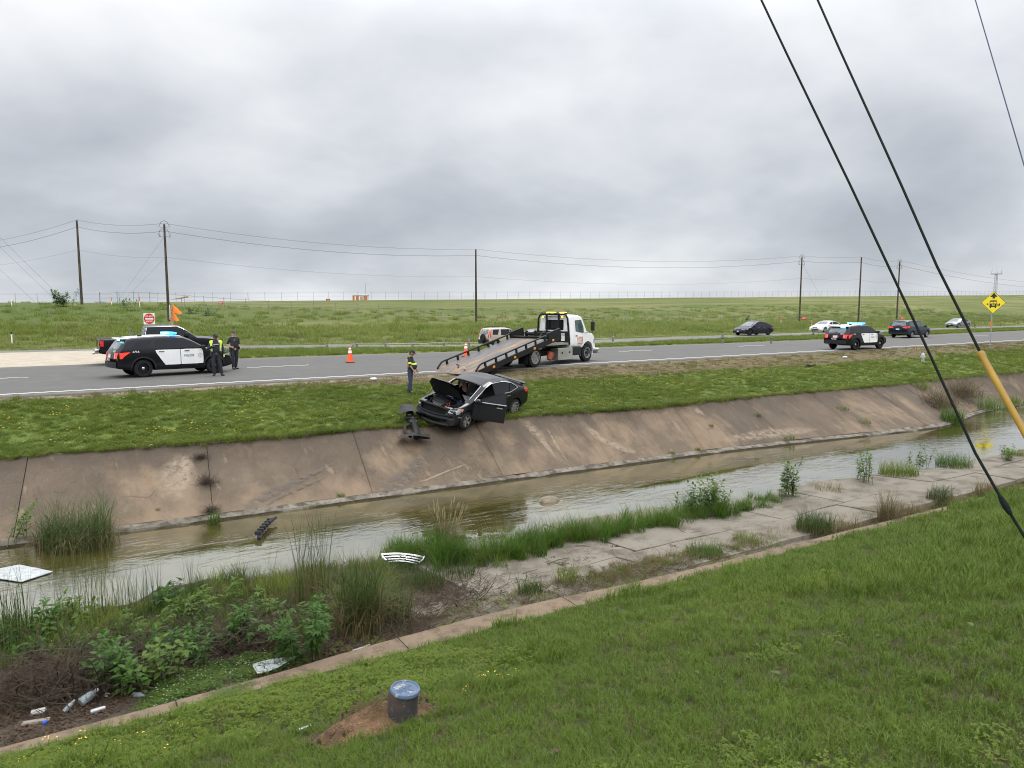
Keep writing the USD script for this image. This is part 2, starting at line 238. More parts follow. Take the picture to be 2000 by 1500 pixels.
# ------------------------------------------------------------------ lines of the place (functions of u = X)
def L(pts): a = np.array(pts, float); return lambda u: np.interp(u, a[:, 0], a[:, 1])
def sL(pts):
    a = np.array(pts, float); g = np.linspace(a[0, 0], a[-1, 0], 400); y = np.interp(g, a[:, 0], a[:, 1]); k = np.hanning(25); k /= k.sum()
    y = np.convolve(np.pad(y, 12, mode='edge'), k, 'valid'); return lambda u: np.interp(u, g, y)
v_curb = lambda u: 9.2 + 0 * np.asarray(u, float)
z_curb = lambda u: np.clip(-1.82 - .019 * np.asarray(u, float), -2.36, -1.3)
w_curb = sL([(-30, .3), (-2, .13), (.3, .16), (2, .22), (2.7, .30), (4.2, .43), (6, .52), (7, .45), (8.7, .29), (12, .25), (18, .22), (24, .2), (80, .2)])
v_shore = sL([(-30, 15), (-1, 14.7), (2.5, 15.2), (5.2, 14.9), (9.6, 14.7), (15, 13.9), (20, 13.8), (22.7, 13.3), (31, 12.3), (90, 11.8)])
v_toe = sL([(-30, 21), (-1, 20.15), (1.4, 19.8), (3.3, 19.7), (6, 19.58), (9, 19.35), (12.5, 19.2), (16.5, 18.9), (20.2, 18.75), (25.4, 18.15), (33.7, 17.05), (36.0, 17.1), (38.5, 18.0), (41.7, 18.4), (47, 18.6), (90, 19.5)])
v_top = sL([(-30, 24.5), (-1, 22.95), (.7, 22.55), (2.5, 22.3), (5.8, 21.95), (8.4, 22.0), (11, 21.6), (14.2, 21.6), (17, 21.0), (20.5, 20.6), (24, 20.85), (28.7, 20.6), (33.9, 20.1), (40.5, 20.3), (49, 19.9), (90, 20.8)])
z_top = lambda u: -.9 + 0 * np.asarray(u, float)
WATER = -2.45
v_road0 = lambda u: 29.75 + 0 * np.asarray(u, float)
v_road1 = sL([(-60, 44.6), (-5, 44.6), (10, 44.8), (20, 44.0), (36, 42.0), (58, 41.2), (108, 43.0), (500, 43)])
v_f0 = sL([(-200, 58.6), (-5, 58.2), (15, 57.8), (32, 50.5), (65, 49.6), (80, 50.5), (114, 51.5), (500, 52)])
v_f1 = lambda u: v_f0(u) + 5.2
z_ridge = lambda u: np.clip(3.95 + .0128 * np.asarray(u, float), 2.4, 12)
def zfr(u): return -.15 - .24 * np.exp(-((np.asarray(u, float) - 34) / 13) ** 2)
def z_field(u, v):
    u, v = np.asarray(u, float), np.asarray(v, float); s = v - v_f1(u); zr = z_ridge(u)
    k = [0, 5, 14, 30, 50, 135, 4000]
    za = [zfr(u), zfr(u) - .1, .3 + 0 * u, .85 + 0 * u, .95 + .42 * (zr - .95), zr, zr - .3]
    out = np.zeros(np.broadcast(u, v).shape)
    for i in range(len(k) - 1):
        t = np.clip((s - k[i]) / (k[i + 1] - k[i]), 0, 1); m = s >= k[i]
        out = np.where(m, za[i] * (1 - t) + za[i + 1] * t, out)
    out = np.where(s < 0, zfr(u), out)
    mound = np.exp(-np.clip((u + 2) / 34, -9, 9) ** 2 - ((v - 108) / 19) ** 2)
    out = out + 1.35 * mound
    f = np.clip(s / 12, 0, 1)
    return out + f * .7 * (fbm(np.stack([u * .03, v * .05, 0 * u], -1), 3, 5) - .5) * np.clip((135 - s) / 90, .25, 1)
def ground(u, v):
    """height of the ground at (u, v), the one function everything is stood on."""
    u, v = np.atleast_1d(np.asarray(u, float)), np.atleast_1d(np.asarray(v, float))
    c = 0 * u
    zc, w, sh, to, tp, r0, r1 = z_curb(u), w_curb(u), v_shore(u), v_toe(u), v_top(u), v_road0(u), v_road1(u)
    V = [c - 60, c - 12, c - 2.5, c, c + 9.2, 9.2 + w, 9.25 + w, c + 12.0, sh, sh + 1.6, to - .32, to - .31, to, tp, r0 - 4.2, r0, r1, r1 + .8, v_f0(u)]
    Z = [c + 3.2, c + 2.6, c + 1.75, c + 1.4, zc, zc - .02, zc - .10, np.minimum(zc - .2, -2.24), c + WATER, c - 2.75, c - 2.75, c - 2.40, c - 2.34, z_top(u), c - .5, c - .06, c, c - .02, zfr(u)]
    z = Z[0].copy()
    for i in range(len(V) - 1):
        t = np.clip((v - V[i]) / np.maximum(V[i + 1] - V[i], 1e-6), 0, 1); z = np.where(v >= V[i], Z[i] * (1 - t) + Z[i + 1] * t, z)
    z = np.where(v > v_f0(u), z_field(u, v), z)
    P = np.stack([u, v, 0 * u], -1)
    a = np.clip((9.2 - v) / 1.0, 0, 1) * .10 * (fbm(P * .7, 4, 1) - .5) * 2
    b = np.where((v > 9.3 + w) & (v < to - .35), np.clip((v - 9.3 - w) / .6, 0, 1) * (.16 * (fbm(P * .8, 4, 2) - .5) + .09 * (fbm(P * 3.1, 3, 3) - .5)), 0)
    ap = np.clip((u - 3.6) / 1.0, 0, 1); b = b * (1 - .75 * ap) - np.where((v > 9.4 + w) & (v < sh + .2), .10 * ap, 0)
    e = np.clip((v - tp) / .8, 0, 1) * np.clip((r0 - v) / 1.5, 0, 1) * .22 * (fbm(P * .55, 4, 4) - .5)
    return z + a + b + e
def gz(u, v): return float(ground(u, v)[0])
def hit(x, y, far=700.0):
    """where the ray through the pixel of a 2000 x 1500 view meets the ground (used to read positions off the survey photo)."""
    d = ray(x, y); t = np.concatenate([np.arange(1, 60, .04), np.arange(60, far, .5)]); P = EYE + t[:, None] * d
    gp = P[:, 2] - ground(P[:, 0], P[:, 1]); below = gp < 0; i = int(np.argmax(below)) if below.any() else int(np.argmin(np.where(t > 40, gp / t, 9))); return np.array([P[i, 0], P[i, 1], gz(P[i, 0], P[i, 1])])
# ------------------------------------------------------------------ terrain meshes
def grid(us, fv, nv, lo=0.0, hi=1.0, zf=None, dz=0.0):
    U = np.repeat(us[:, None], nv, 1); t = np.linspace(lo, hi, nv)[None, :]; V = fv(us)[0][:, None] * (1 - t) + fv(us)[1][:, None] * t
    Zz = (ground(U.ravel(), V.ravel()) if zf is None else zf(U.ravel(), V.ravel())) + dz
    P = np.stack([U.ravel(), V.ravel(), Zz], -1); n = len(us); i, j = np.meshgrid(np.arange(n - 1), np.arange(nv - 1), indexing='ij'); a = (i * nv + j).ravel()
    return trimesh.Trimesh(P, np.vstack([np.stack([a, a + nv, a + nv + 1], 1), np.stack([a, a + nv + 1, a + 1], 1)]), process=False)
def setting(name, mesh, mat, label=None, parent='/World', smooth=True):
    p = obj(name, mesh, mat, parent, smooth)
    if parent == '/World': tag(stage.GetPrimAtPath(p), label, None, None, 'structure')
    return p
u_near = np.concatenate([np.arange(-26, -6, 1.0), np.arange(-6, 30, .22), np.arange(30, 76, .9)])
setting('lawn', grid(u_near, lambda u: (0 * u - 14, 0 * u + 9.2), 90), 'lawn_soil', 'mown grass bank sloping down from the viewer to the channel kerb')
setting('lawn_top', grid(np.arange(-80, 140, 6.0), lambda u: (0 * u - 60, 0 * u - 14.0), 8), 'lawn_soil', 'flat grass behind the viewer')
lv = stage.GetPrimAtPath
bed = grid(u_near, lambda u: (9.25 + w_curb(u), v_toe(u) - .31), 74)
pb = setting('channel_bed', bed, 'dirt_bed', 'muddy sediment floor of the drainage channel')
bv = bed.vertices; wl = np.clip((WATER + .16 - bv[:, 2]) / .14, 0, 1); primvar(pb, 'wet', wl)
primvar(pb, 'pale', np.clip((bv[:, 0] - 3.5) / 3, 0, 1) * np.clip((bv[:, 2] - WATER - .05) / .08, 0, 1) * .75)
wm = grid(np.concatenate([np.arange(-26, 76, 1.0)]), lambda u: (0 * u + 10.2, v_toe(u) - .1), 12, zf=lambda u, v: 0 * u + WATER)
setting('water', wm, 'creek_water', 'shallow murky green-brown water flowing in the channel')
# kerb of the near bank, cast in lengths
kerb = UsdGeom.Xform.Define(stage, '/World/channel_kerb'); tag(kerb, 'tan concrete kerb along the foot of the lawn', None, None, 'structure')
ks = np.concatenate([[-26, -14], np.arange(-8, 40, 3.05), [46, 60, 76]])
for a, b in zip(ks[:-1], ks[1:]):
    us = np.linspace(a + .008, b - .008, max(3, int((b - a) / .2)))
    def sec(us, k):
        w = w_curb(us); z = z_curb(us); wob = .012 * (fbm(np.stack([us * 1.7, 0 * us + k, 0 * us], -1), 3, 9) - .5) * 2
        return {0: (8.95 + 0 * us, z - .10), 1: (8.99 + 0 * us, z + .012 + wob), 2: (9.2 + w - .03, z + .022 + wob), 3: (9.2 + w + wob * 2, z - .005), 4: (9.21 + w, z - .35)}[k]
    P = np.stack([np.stack([us, *sec(us, k)], -1) for k in range(5)], 1).reshape(-1, 3); n = len(us)
    i, j = np.meshgrid(np.arange(n - 1), np.arange(4), indexing='ij'); q = (i * 5 + j).ravel()
    obj('kerb_length', trimesh.Trimesh(P, np.vstack([np.stack([q, q + 5, q + 6], 1), np.stack([q, q + 6, q + 1], 1)]), process=False), 'curb_concrete', '/World/channel_kerb', 35)
# concrete apron slabs on the near side of the water
apron = UsdGeom.Xform.Define(stage, '/World/concrete_apron'); tag(apron, 'cracked grey concrete apron between water and kerb', None, None, 'structure')
rs = np.random.RandomState(4)
def slab(poly, thick, lift):
    v, f = tri2d(poly, .35); z = np.maximum(np.interp(v[:, 0], [4, 9, 40], [0, 0, 0]) + sm_apron(v[:, 0], v[:, 1]) + lift, -9)
    d = shapely.distance(shapely.points(v), poly.exterior); z -= np.where(d < 1e-4, .018, 0)
    n = len(v); ring = np.array(poly.exterior.coords)[:-1]; rr = cKDTree(v).query(ring)[1]
    b = np.array([x for x in trimesh.grouping.group_rows(np.sort(np.vstack([f[:, [0, 1]], f[:, [1, 2]], f[:, [2, 0]]]), 1), require_count=1)])
    e = np.vstack([f[:, [0, 1]], f[:, [1, 2]], f[:, [2, 0]]])[b]
    V = np.vstack([np.c_[v, z], np.c_[v, z - thick]]); F = np.vstack([f, np.stack([e[:, 0], e[:, 0] + n, e[:, 1] + n], 1), np.stack([e[:, 0], e[:, 1] + n, e[:, 1]], 1)])
    return trimesh.Trimesh(V, F, process=False)
def sm_apron(u, v):
    t = np.clip((v - 10.0) / (v_shore(u) - 10.0), 0, 1.3); return (-2.17 - .004 * np.clip(u, 0, 40)) * (1 - t) + (WATER + .03) * t + .05 * (fbm(np.stack([u * .5, v * .5, 0 * u], -1), 2, 21) - .5)
cuts = np.array([3.8, 6.1, 8.4, 10.3, 13.2, 15.1, 17.9, 19.6, 22.4, 25.0, 27.4, 30.6, 34, 38, 43, 50, 60, 75])
def wobble(p0, p1, amp, seed):
    n = max(3, int(np.hypot(p1[0] - p0[0], p1[1] - p0[1]) / .25)); t = np.linspace(0, 1, n); P = np.outer(1 - t, p0) + np.outer(t, p1)
    o = (fbm(np.stack([t * n * .14, 0 * t + seed * 1.7, 0 * t], -1), 3, 31) - .5) * 2 * amp * np.minimum(1, np.minimum(t, 1 - t) * 6)
    nn = np.array([-(p1[1] - p0[1]), p1[0] - p0[0]]); nn = nn / np.linalg.norm(nn); return P + o[:, None] * nn
rows = [lambda u: 9.75 + w_curb(u), lambda u: 11.35 + .10 * np.sin(u * .7), lambda u: v_shore(u) - .25 + .22 * np.sin(u * 1.9) + .2 * np.sin(u * .63)]
for i in range(len(cuts) - 1):
    for r in range(2):
        if i == 0 and r == 1: continue
        a, b = cuts[i] + (.35 if r else 0), cuts[i + 1] + (.35 if r else 0)
        lo, hi = rows[r], rows[r + 1]; s0, s1 = .28 * math.sin(i * 3.7), .28 * math.sin((i + 1) * 3.7)
        A, B, C, D = (a, lo(a)), (b, lo(b)), (b + s1, hi(b + s1)), (a + s0, hi(a + s0))
        ring = np.vstack([wobble(A, B, .07, i + 9 * r)[:-1], wobble(B, C, .12, i + 1 + 40 * r)[:-1], wobble(D, C, .18 if r else .07, i + 9 * (r + 1))[::-1][:-1], wobble(A, D, .12, i + 40 * r)[::-1][:-1]])
        pg = sg.Polygon(ring).buffer(-.014).buffer(0)
        pg = max(getattr(pg, 'geoms', [pg]), key=lambda g: g.area)
        obj('apron_slab', slab(pg, .12, .012 * math.sin(i * 2.3 + r)), 'apron_concrete', '/World/concrete_apron')
# far bank: ledge, panels
setting('bank_earth', grid(u_near, lambda u: (v_toe(u) - .05, v_top(u) + .25), 12, dz=-.07), 'dark_earth', 'earth in the joints of the concrete bank')
lu = np.arange(-26, 76, .25); P = []
for k in range(4):
    o = .05 * (fbm(np.stack([lu * .9, 0 * lu + k, 0 * lu], -1), 3, 12) - .5) * 2
    P.append(np.stack([lu, v_toe(lu) + [-.34, -.31, -.06, .03][k] + o, [-2.8, -2.40, -2.33, -2.36][k] + o * .6], -1))
P = np.stack(P, 1).reshape(-1, 3); i, j = np.meshgrid(np.arange(len(lu) - 1), np.arange(3), indexing='ij'); q = (i * 4 + j).ravel()
setting('bank_ledge', trimesh.Trimesh(P, np.vstack([np.stack([q, q + 4, q + 5], 1), np.stack([q, q + 5, q + 1], 1)]), process=False), 'ledge_concrete', 'pale broken concrete ledge at the water line of the far bank', smooth=40)
bank = UsdGeom.Xform.Define(stage, '/World/concrete_bank'); tag(bank, 'sloping brown concrete lining of the far bank with joints', None, None, 'structure')
js = np.concatenate([[-26, -18, -11], np.arange(-4.9, 36, 4.3), [36.6, 38.6, 43, 50, 60, 76]])
for n_, (a, b) in enumerate(zip(js[:-1], js[1:])):
    us = np.linspace(a + .009, b - .009, max(4, int((b - a) / .22))); sk = np.linspace(0, 1, 17)
    U = np.repeat(us[:, None], 17, 1) + .35 * (sk - .5)[None, :]; T = np.repeat(sk[None, :], len(us), 0)
    V = v_toe(U) * (1 - T) + v_top(U) * T + (T - .5) * 0; Zz = -2.34 * (1 - T) + z_top(U) * T
    Pn = np.stack([U, V, Zz], -1); nrm = np.array([0, -.54, .84])
    off = .012 * (fbm(Pn.reshape(-1, 3) * .9, 3, 14) - .5).reshape(U.shape) + .008 * (fbm(Pn.reshape(-1, 3) * 5, 3, 15) - .5).reshape(U.shape) + .006 * math.sin(n_ * 2.1)
    top_edge = .09 * (fbm(np.stack([us * .8, 0 * us, 0 * us + 3], -1), 3, 16) - .5) * 2
    Pn = Pn + off[..., None] * nrm; Pn[:, -1, 1] += top_edge + .05
    Pn = np.concatenate([Pn, (Pn[:, -1:] + [0, .02, -.14])], 1); m_ = 18
    Pf = Pn.reshape(-1, 3); i, j = np.meshgrid(np.arange(len(us) - 1), np.arange(m_ - 1), indexing='ij'); q = (i * m_ + j).ravel()
    F = np.vstack([np.stack([q, q + m_, q + m_ + 1], 1), np.stack([q, q + m_ + 1, q + 1], 1)])
    Vx = [Pf]; k0 = len(Pf)
    for e in (0, len(us) - 1):
        ed = Pn[e]; lo_ = ed - nrm * .09; Vx.append(lo_); r_ = e * m_ + np.arange(m_ - 1); s_ = k0 + np.arange(m_ - 1)
        F = np.vstack([F, np.stack([r_, r_ + 1, s_ + 1], 1), np.stack([r_, s_ + 1, s_], 1)]); k0 += m_
    pp = obj('bank_panel', trimesh.Trimesh(np.vstack(Vx), F, process=False), 'bank_concrete' if n_ % 3 else 'bank_concrete_dark', '/World/concrete_bank', True); tt = np.r_[np.c_[T, T[:, -1]].ravel(), np.ones(2 * m_)]; xx = np.vstack(Vx)
    primvar(pp, 'stain', np.clip(tt * 1.5 - .75, 0, .8)); primvar(pp, 'silt', np.clip(.55 - tt * 1.1, 0, .6) * np.interp(xx[:, 0], [0, 9, 16], [1, .8, .3]))
# verge between bank and road
vg = grid(u_near, lambda u: (v_top(u) + .03, v_road0(u) + .25), 46); pv = setting('verge', vg, 'verge_ground', 'rough grass verge between the channel and the road')
def dryness(u, v):
    e = v_road0(u) - v; w = np.interp(u, [-5, 3, 8, 12, 18, 26, 36, 50, 75], [.8, 1.1, 1.6, 2.2, 3.0, 3.8, 4.2, 3.8, 3.4]); return np.clip((w - e) / 1.1, 0, 1) * np.interp(u, [-5, 10, 20, 75], [.9, .9, .95, .8])
primvar(pv, 'dry', dryness(vg.vertices[:, 0], vg.vertices[:, 1])); primvar(pv, 'gravel', np.clip((.75 - (v_road0(vg.vertices[:, 0]) - vg.vertices[:, 1])) / .5, 0, 1) * np.interp(vg.vertices[:, 0], [-5, 8, 14, 40], [.95, .8, .5, .3]))
ug = np.concatenate([np.arange(-150, -20, 8.0), np.arange(-20, 130, 1.5), np.arange(130, 520, 10.0)])
setting('verge_far', grid(np.arange(76, 420, 8.0), lambda u: (0 * u - 14, v_road0(u) + .2), 16, zf=lambda u, v: np.interp(v, [0, 8, 22, 30], [-1, -1, -.9, -.1])), 'verge_ground', 'grass beyond the right end of the channel')
setting('verge_near_left', grid(np.arange(-150, -25, 8.0), lambda u: (0 * u - 14, v_road0(u) + .2), 16, zf=lambda u, v: np.interp(v, [-14, 0, 9, 12, 20, 22, 30], [2.6, 1.4, -1.8, -2.4, -2.4, -.9, -.1])), 'verge_ground', 'grass beyond the left end of the channel')
# road: a sheet with a broken edge and a skirt
ur = np.concatenate([np.arange(-150, -12, 6.0), np.arange(-12, 40, .3), np.arange(40, 130, 2.0), np.arange(130, 520, 10.0)])
edge = v_road0(ur) + np.interp(ur, [-12, 5, 9, 60], [.12, .12, .05, .03]) * (fbm(np.stack([ur * 1.1, 0 * ur, 0 * ur], -1), 4, 17) - .5) * 4
rows_ = [(edge - .06, -.26 + 0 * ur), (edge, -.012 + 0 * ur)] + [(edge * (1 - t) + v_road1(ur) * t, 0 * ur) for t in np.linspace(0.01, 1, 14)] + [(v_road1(ur) + .05, -.2 + 0 * ur)]
P = np.stack([np.stack([ur, a, b], -1) for a, b in rows_], 1); nr = len(rows_); P = P.reshape(-1, 3); i, j = np.meshgrid(np.arange(len(ur) - 1), np.arange(nr - 1), indexing='ij'); q = (i * nr + j).ravel()
rd = trimesh.Trimesh(P, np.vstack([np.stack([q, q + nr, q + nr + 1], 1), np.stack([q, q + nr + 1, q + 1], 1)]), process=False)
pr = setting('road', rd, 'asphalt', 'worn grey asphalt road with white edge and lane lines', smooth=True)
primvar(pr, 'wear', np.clip(1 - (rd.vertices[:, 1] - v_road0(rd.vertices[:, 0])) / .5, 0, 1) * .8 + np.clip(1 - (v_road1(rd.vertices[:, 0]) - rd.vertices[:, 1]) / 2.0, 0, 1) * .8)
def zroad(u, v):
    return 0.0 * np.asarray(u + v, float)
def paint(a, b, v0, w, name='lane_line', label=None):
    us = np.linspace(a, b, max(3, int((b - a) / .75))); P = np.concatenate([np.stack([us, 0 * us + v0 + s * w / 2, zroad(us, v0 + s * w / 2) + .006], -1) for s in (-1, 1)]); n = len(us); k = np.arange(n - 1)
    return obj(name, trimesh.Trimesh(P, np.vstack([np.stack([k, k + 1, k + n + 1], 1), np.stack([k, k + n + 1, k + n], 1)]), process=False), 'road_paint', str(lines.GetPath()))
lines = UsdGeom.Xform.Define(stage, '/World/road_markings'); tag(lines, 'white painted lines on the asphalt road', None, None, 'structure')
paint(-140, 500, 30.5, .16, 'edge_line')
for k in range(-10, 34): paint(8.6 + k * 12.2, 8.6 + k * 12.2 + 3.1, 37.5, .13, 'lane_dash')
# beyond the road
md = grid(ug, lambda u: (v_road1(u) - .1, v_f0(u) + .3), 14, zf=lambda u, v: np.interp((v - v_road1(u)) / (v_f0(u) - v_road1(u)), [0, .15, .5, .9, 1], [-.03, .0, -.10, -.02, -.01]) + (zfr(u)) * np.clip((v - v_road1(u)) / (v_f0(u) - v_road1(u)), 0, 1) ** 1.3 + .05 * (fbm(np.stack([u * .6, v * .6, 0 * u], -1), 3, 19) - .5))
pm = setting('median', md, 'verge_ground', 'grass median between the road and the frontage road'); mvx = md.vertices
primvar(pm, 'dry', np.clip(1 - (mvx[:, 1] - v_road1(mvx[:, 0])) / 1.6, 0, 1) * .8 + np.clip(1 - (v_f0(mvx[:, 0]) - mvx[:, 1]) / 1.2, 0, 1) * .9)
primvar(pm, 'gravel', np.clip((9 - mvx[:, 0]) / 3, 0, 1))
setting('gravel_crossing', grid(np.arange(-60, 8.6, 1.5), lambda u: (v_road1(u) - .3, v_f0(u) + .2), 10, zf=lambda u, v: .012 + np.interp((v - v_road1(u)) / (v_f0(u) - v_road1(u)), [0, .15, 1], [-.01, .06, .0])), 'gravel', 'pale gravel crossing between the two roads')
setting('frontage_road', grid(ug, lambda u: (v_f0(u), v_f1(u)), 6, zf=lambda u, v: zfr(u) + .035), 'asphalt_far', 'grey frontage road behind the median')
uf = np.concatenate([np.arange(-420, -30, 15.0), np.arange(-30, 140, 2.0), np.arange(140, 340, 6.0), np.arange(340, 1500, 30.0)])
sv = np.concatenate([np.arange(0, 60, 1.6), np.arange(60, 160, 5), np.arange(160, 420, 20), [600, 1000, 1800, 3000]])
U, S = np.meshgrid(uf, sv, indexing='ij'); V = v_f1(U) - .2 + S; Z = z_field(U.ravel(), V.ravel()).reshape(U.shape); nv = len(sv); i, j = np.meshgrid(np.arange(len(uf) - 1), np.arange(nv - 1), indexing='ij'); q = (i * nv + j).ravel()
fm = trimesh.Trimesh(np.stack([U, V, Z], -1).reshape(-1, 3), np.vstack([np.stack([q, q + nv, q + nv + 1], 1), np.stack([q, q + nv + 1, q + 1], 1)]), process=False)
pf = setting('field', fm, 'field_ground', 'rising grass field behind the roads'); fv_ = fm.vertices
primvar(pf, 'lush', np.clip(1.1 - np.hypot((fv_[:, 0] - 2) / 36, (fv_[:, 1] - 98) / 24), 0, 1)); primvar(pf, 'straw', np.clip(1 - (fv_[:, 1] - v_f1(fv_[:, 0])) / 2.0, 0, 1) * .8)
# ------------------------------------------------------------------ vegetation
leafm('grass_lawn', [(0.18, (.080, .125, .016)), (0.34, (.185, .235, .034)), (0.52, (.32, .35, .068)), (0.68, (.47, .45, .15)), (0.84, (.66, .58, .32))], .55, .14, island=.66)
leafm('clover_leaf', [(0.3, (.095, .135, .010)), (0.6, (.145, .19, .016)), (0.8, (.20, .235, .03))], 1.0, .3)
leafm('grass_verge', [(0.2, (.080, .118, .014)), (0.45, (.145, .180, .028)), (0.66, (.215, .23, .052)), (0.88, (.32, .28, .12))], .5, .35, island=.4)
leafm('grass_dry', [(0.2, (.11, .085, .038)), (0.5, (.23, .18, .088)), (0.8, (.36, .29, .16))], 1.0, .25)
leafm('grass_field', [(0.22, (.12, .165, .03)), (0.42, (.18, .21, .05)), (0.6, (.26, .255, .09)), (0.85, (.36, .32, .15))], .09, .3, island=.35)
leafm('grass_lush', [(0.2, (.042, .090, .010)), (0.5, (.08, .145, .016)), (0.8, (.14, .20, .03))], .9, .35)
leafm('reed_green', [(0.2, (.034, .060, .013)), (0.5, (.062, .10, .023)), (0.8, (.12, .155, .045))], .9, .25)
leafm('reed_straw', [(0.2, (.11, .085, .04)), (0.5, (.19, .15, .075)), (0.8, (.30, .25, .14))], .9, .2)
leafm('seed_head', [(0.2, (.30, .24, .14)), (0.8, (.45, .37, .24))], 2.0, .3)
leafm('broad_leaf', [(0.2, (.040, .092, .015)), (0.5, (.070, .14, .024)), (0.8, (.11, .19, .04))], 1.2, .3, rough=.45)
leafm('pale_leaf', [(0.2, (.075, .13, .022)), (0.5, (.125, .19, .04)), (0.8, (.18, .24, .07))], 1.2, .35)
leafm('dead_twig', [(0.2, (.045, .033, .024)), (0.5, (.09, .068, .05)), (0.85, (.17, .135, .105))], 1.5, .05)
leafm('dead_leaf', [(0.2, (.05, .03, .018)), (0.5, (.10, .06, .033)), (0.85, (.17, .11, .065))], 3, .1)
plain('petal_yellow', (.75, .55, .03), .6, var=.1); plain('petal_white', (.75, .75, .7), .6); plain('petal_pink', (.55, .18, .42), .6)
plain('green_stem', (.07, .11, .03), .6)
rng = np.random.RandomState(11)
def blades(n, h, spread, w, lean, seed, seg=3, hvar=.35, base=None, curl=1.0, az=None, azs=6.3):
    """n tapered grass blades as one triangle soup."""
    r = np.random.RandomState(seed); a = r.rand(n) * 2 * np.pi if az is None else az + (r.rand(n) - .5) * azs
    b = np.stack([np.cos(r.rand(n) * 6.3), np.sin(r.rand(n) * 6.3)], -1); q = r.rand(n) * 6.283
    b = np.stack([np.cos(q), np.sin(q)], -1) * (np.sqrt(r.rand(n)) * spread)[:, None] if base is None else base
    H = h * (1 - hvar + 2 * hvar * r.rand(n)); ln = lean * (.3 + 1.1 * r.rand(n)); d = np.stack([np.cos(a), np.sin(a)], -1); sd = np.stack([-d[:, 1], d[:, 0]], -1)
    tw = (r.rand(n) - .5) * 2.2; sd = sd * np.cos(tw)[:, None] + d * np.sin(tw)[:, None]
    V, F = [], []; k = 2 * seg + 1
    for s in range(seg + 1):
        t = s / seg; ang = ln * t ** (1 + .6 * curl); x = H * (t * np.sin(ang * .75)); z = H * t * np.cos(ang * .75); c = np.stack([b[:, 0] + d[:, 0] * x, b[:, 1] + d[:, 1] * x, z], -1)
        ww = w * (1 - t ** 1.6) * .5 * (.75 + .5 * ((seed * 7 + s) % 3 == 0))
        if s == seg: V.append(c[:, None])
        else: V.append(np.stack([c - np.c_[sd * ww, 0 * H], c + np.c_[sd * ww, 0 * H]], 1))
    V = np.concatenate(V, 1); o = (np.arange(n) * k)[:, None]
    for s in range(seg - 1): F += [o + [2 * s, 2 * s + 1, 2 * s + 3], o + [2 * s, 2 * s + 3, 2 * s + 2]]
    F.append(o + [2 * seg - 2, 2 * seg - 1, 2 * seg])
    return trimesh.Trimesh(V.reshape(-1, 3), np.vstack(F), process=False)
def at(mesh, p, rz=0.0, s=1.0): return xf(mesh, mat4(p, rz, s))
def instancer(name, label, cat, protos, pos, idx, rz, sc, tilt=None, group=None, kind='stuff'):
    pi = UsdGeom.PointInstancer.Define(stage, unique('/World', name)); tag(pi, label, cat, group, kind); tg = []
    for k, (mesh, mat) in enumerate(protos): tg.append(Sdf.Path(obj('tuft', mesh, mat, str(pi.GetPath()))))
    pi.CreatePrototypesRel().SetTargets(tg); pi.CreateProtoIndicesAttr(Vt.IntArray.FromNumpy(np.asarray(idx, np.int32)))
    pi.CreatePositionsAttr(Vt.Vec3fArray.FromNumpy(np.asarray(pos, np.float32))); sc = np.asarray(sc, np.float32); sc = np.repeat(sc[:, None], 3, 1) if sc.ndim == 1 else sc
    pi.CreateScalesAttr(Vt.Vec3fArray.FromNumpy(sc)); h = np.asarray(rz) / 2
    pi.CreateOrientationsAttr(Vt.QuathArray([Gf.Quath(float(math.cos(x)), 0.0, 0.0, float(math.sin(x))) for x in h])); return pi
def frustum(u, v, margin=160):
    q = np.stack([u, v, np.clip(1.4 - .36 * v, -1, 2.4)], -1); p = px(q); f = (q - EYE) @ FWD; return (f > .6) & (p[:, 0] > -margin) & (p[:, 0] < 2000 + margin) & (p[:, 1] < 1500 + 4 * margin)
# mown lawn
N = 520000; dd = np.exp(rng.rand(N) * math.log(60 / 1.3)) * 1.3; aa = THETA + (rng.rand(N) - .5) * math.radians(100)
u, v = dd * np.cos(aa), dd * np.sin(aa); rho = np.minimum(480, 480 * (4.2 / dd) ** 1.4); have = N / (math.log(60 / 1.3) * math.radians(100)) / dd ** 2
edge = 8.93 + .10 * (fbm(np.stack([u * 1.6, 0 * u, 0 * u], -1), 3, 41) - .3) + .06 * rng.rand(N)
mound_c = hit(728, 1418); md_r = np.hypot((u - mound_c[0]) / .52, (v - mound_c[1]) / .36)
bare = fbm(np.stack([u * 1.3, v * 1.3, 0 * u], -1), 4, 42)
k = (rng.rand(N) < rho / have) & (v < edge) & (v > -4) & frustum(u, v) & (md_r > .92 + .25 * rng.rand(N)) & (rng.rand(N) < np.clip(2.2 - 2 * bare, .6, 1))
u, v, dd = u[k], v[k], dd[k]; pos = np.stack([u, v, ground(u, v) - .006], -1); n = len(u)
LP = [(blades(30, .068, .075, .0052, 1.0, 100 + i), 'grass_lawn') for i in range(5)] + [(blades(26, .115, .06, .0058, .8, 110 + i), 'grass_lawn') for i in range(2)] + [(blades(22, .05, .08, .0032, 1.9, 115), 'grass_dry')]
def clover(seed):
    r = np.random.RandomState(seed); ms = []
    for q in range(26):
        c = np.array([r.randn() * .045, r.randn() * .045, .02 + .035 * r.rand()]); a0 = r.rand() * 6.3
        for t in range(3):
            a = a0 + t * 2.09; dr = np.array([math.cos(a), math.sin(a), .25 * r.randn()]); sd = np.array([-math.sin(a), math.cos(a), .2 * r.randn()]); s = .009 + .006 * r.rand()
            ms.append(trimesh.Trimesh([c, c + dr * s * .6 + sd * s * .5, c + dr * s * 1.25, c + dr * s * .6 - sd * s * .5], [[0, 1, 2], [0, 2, 3]], process=False))
    return cat_(ms)
LP += [(clover(120), 'clover_leaf'), (clover(121), 'clover_leaf')]
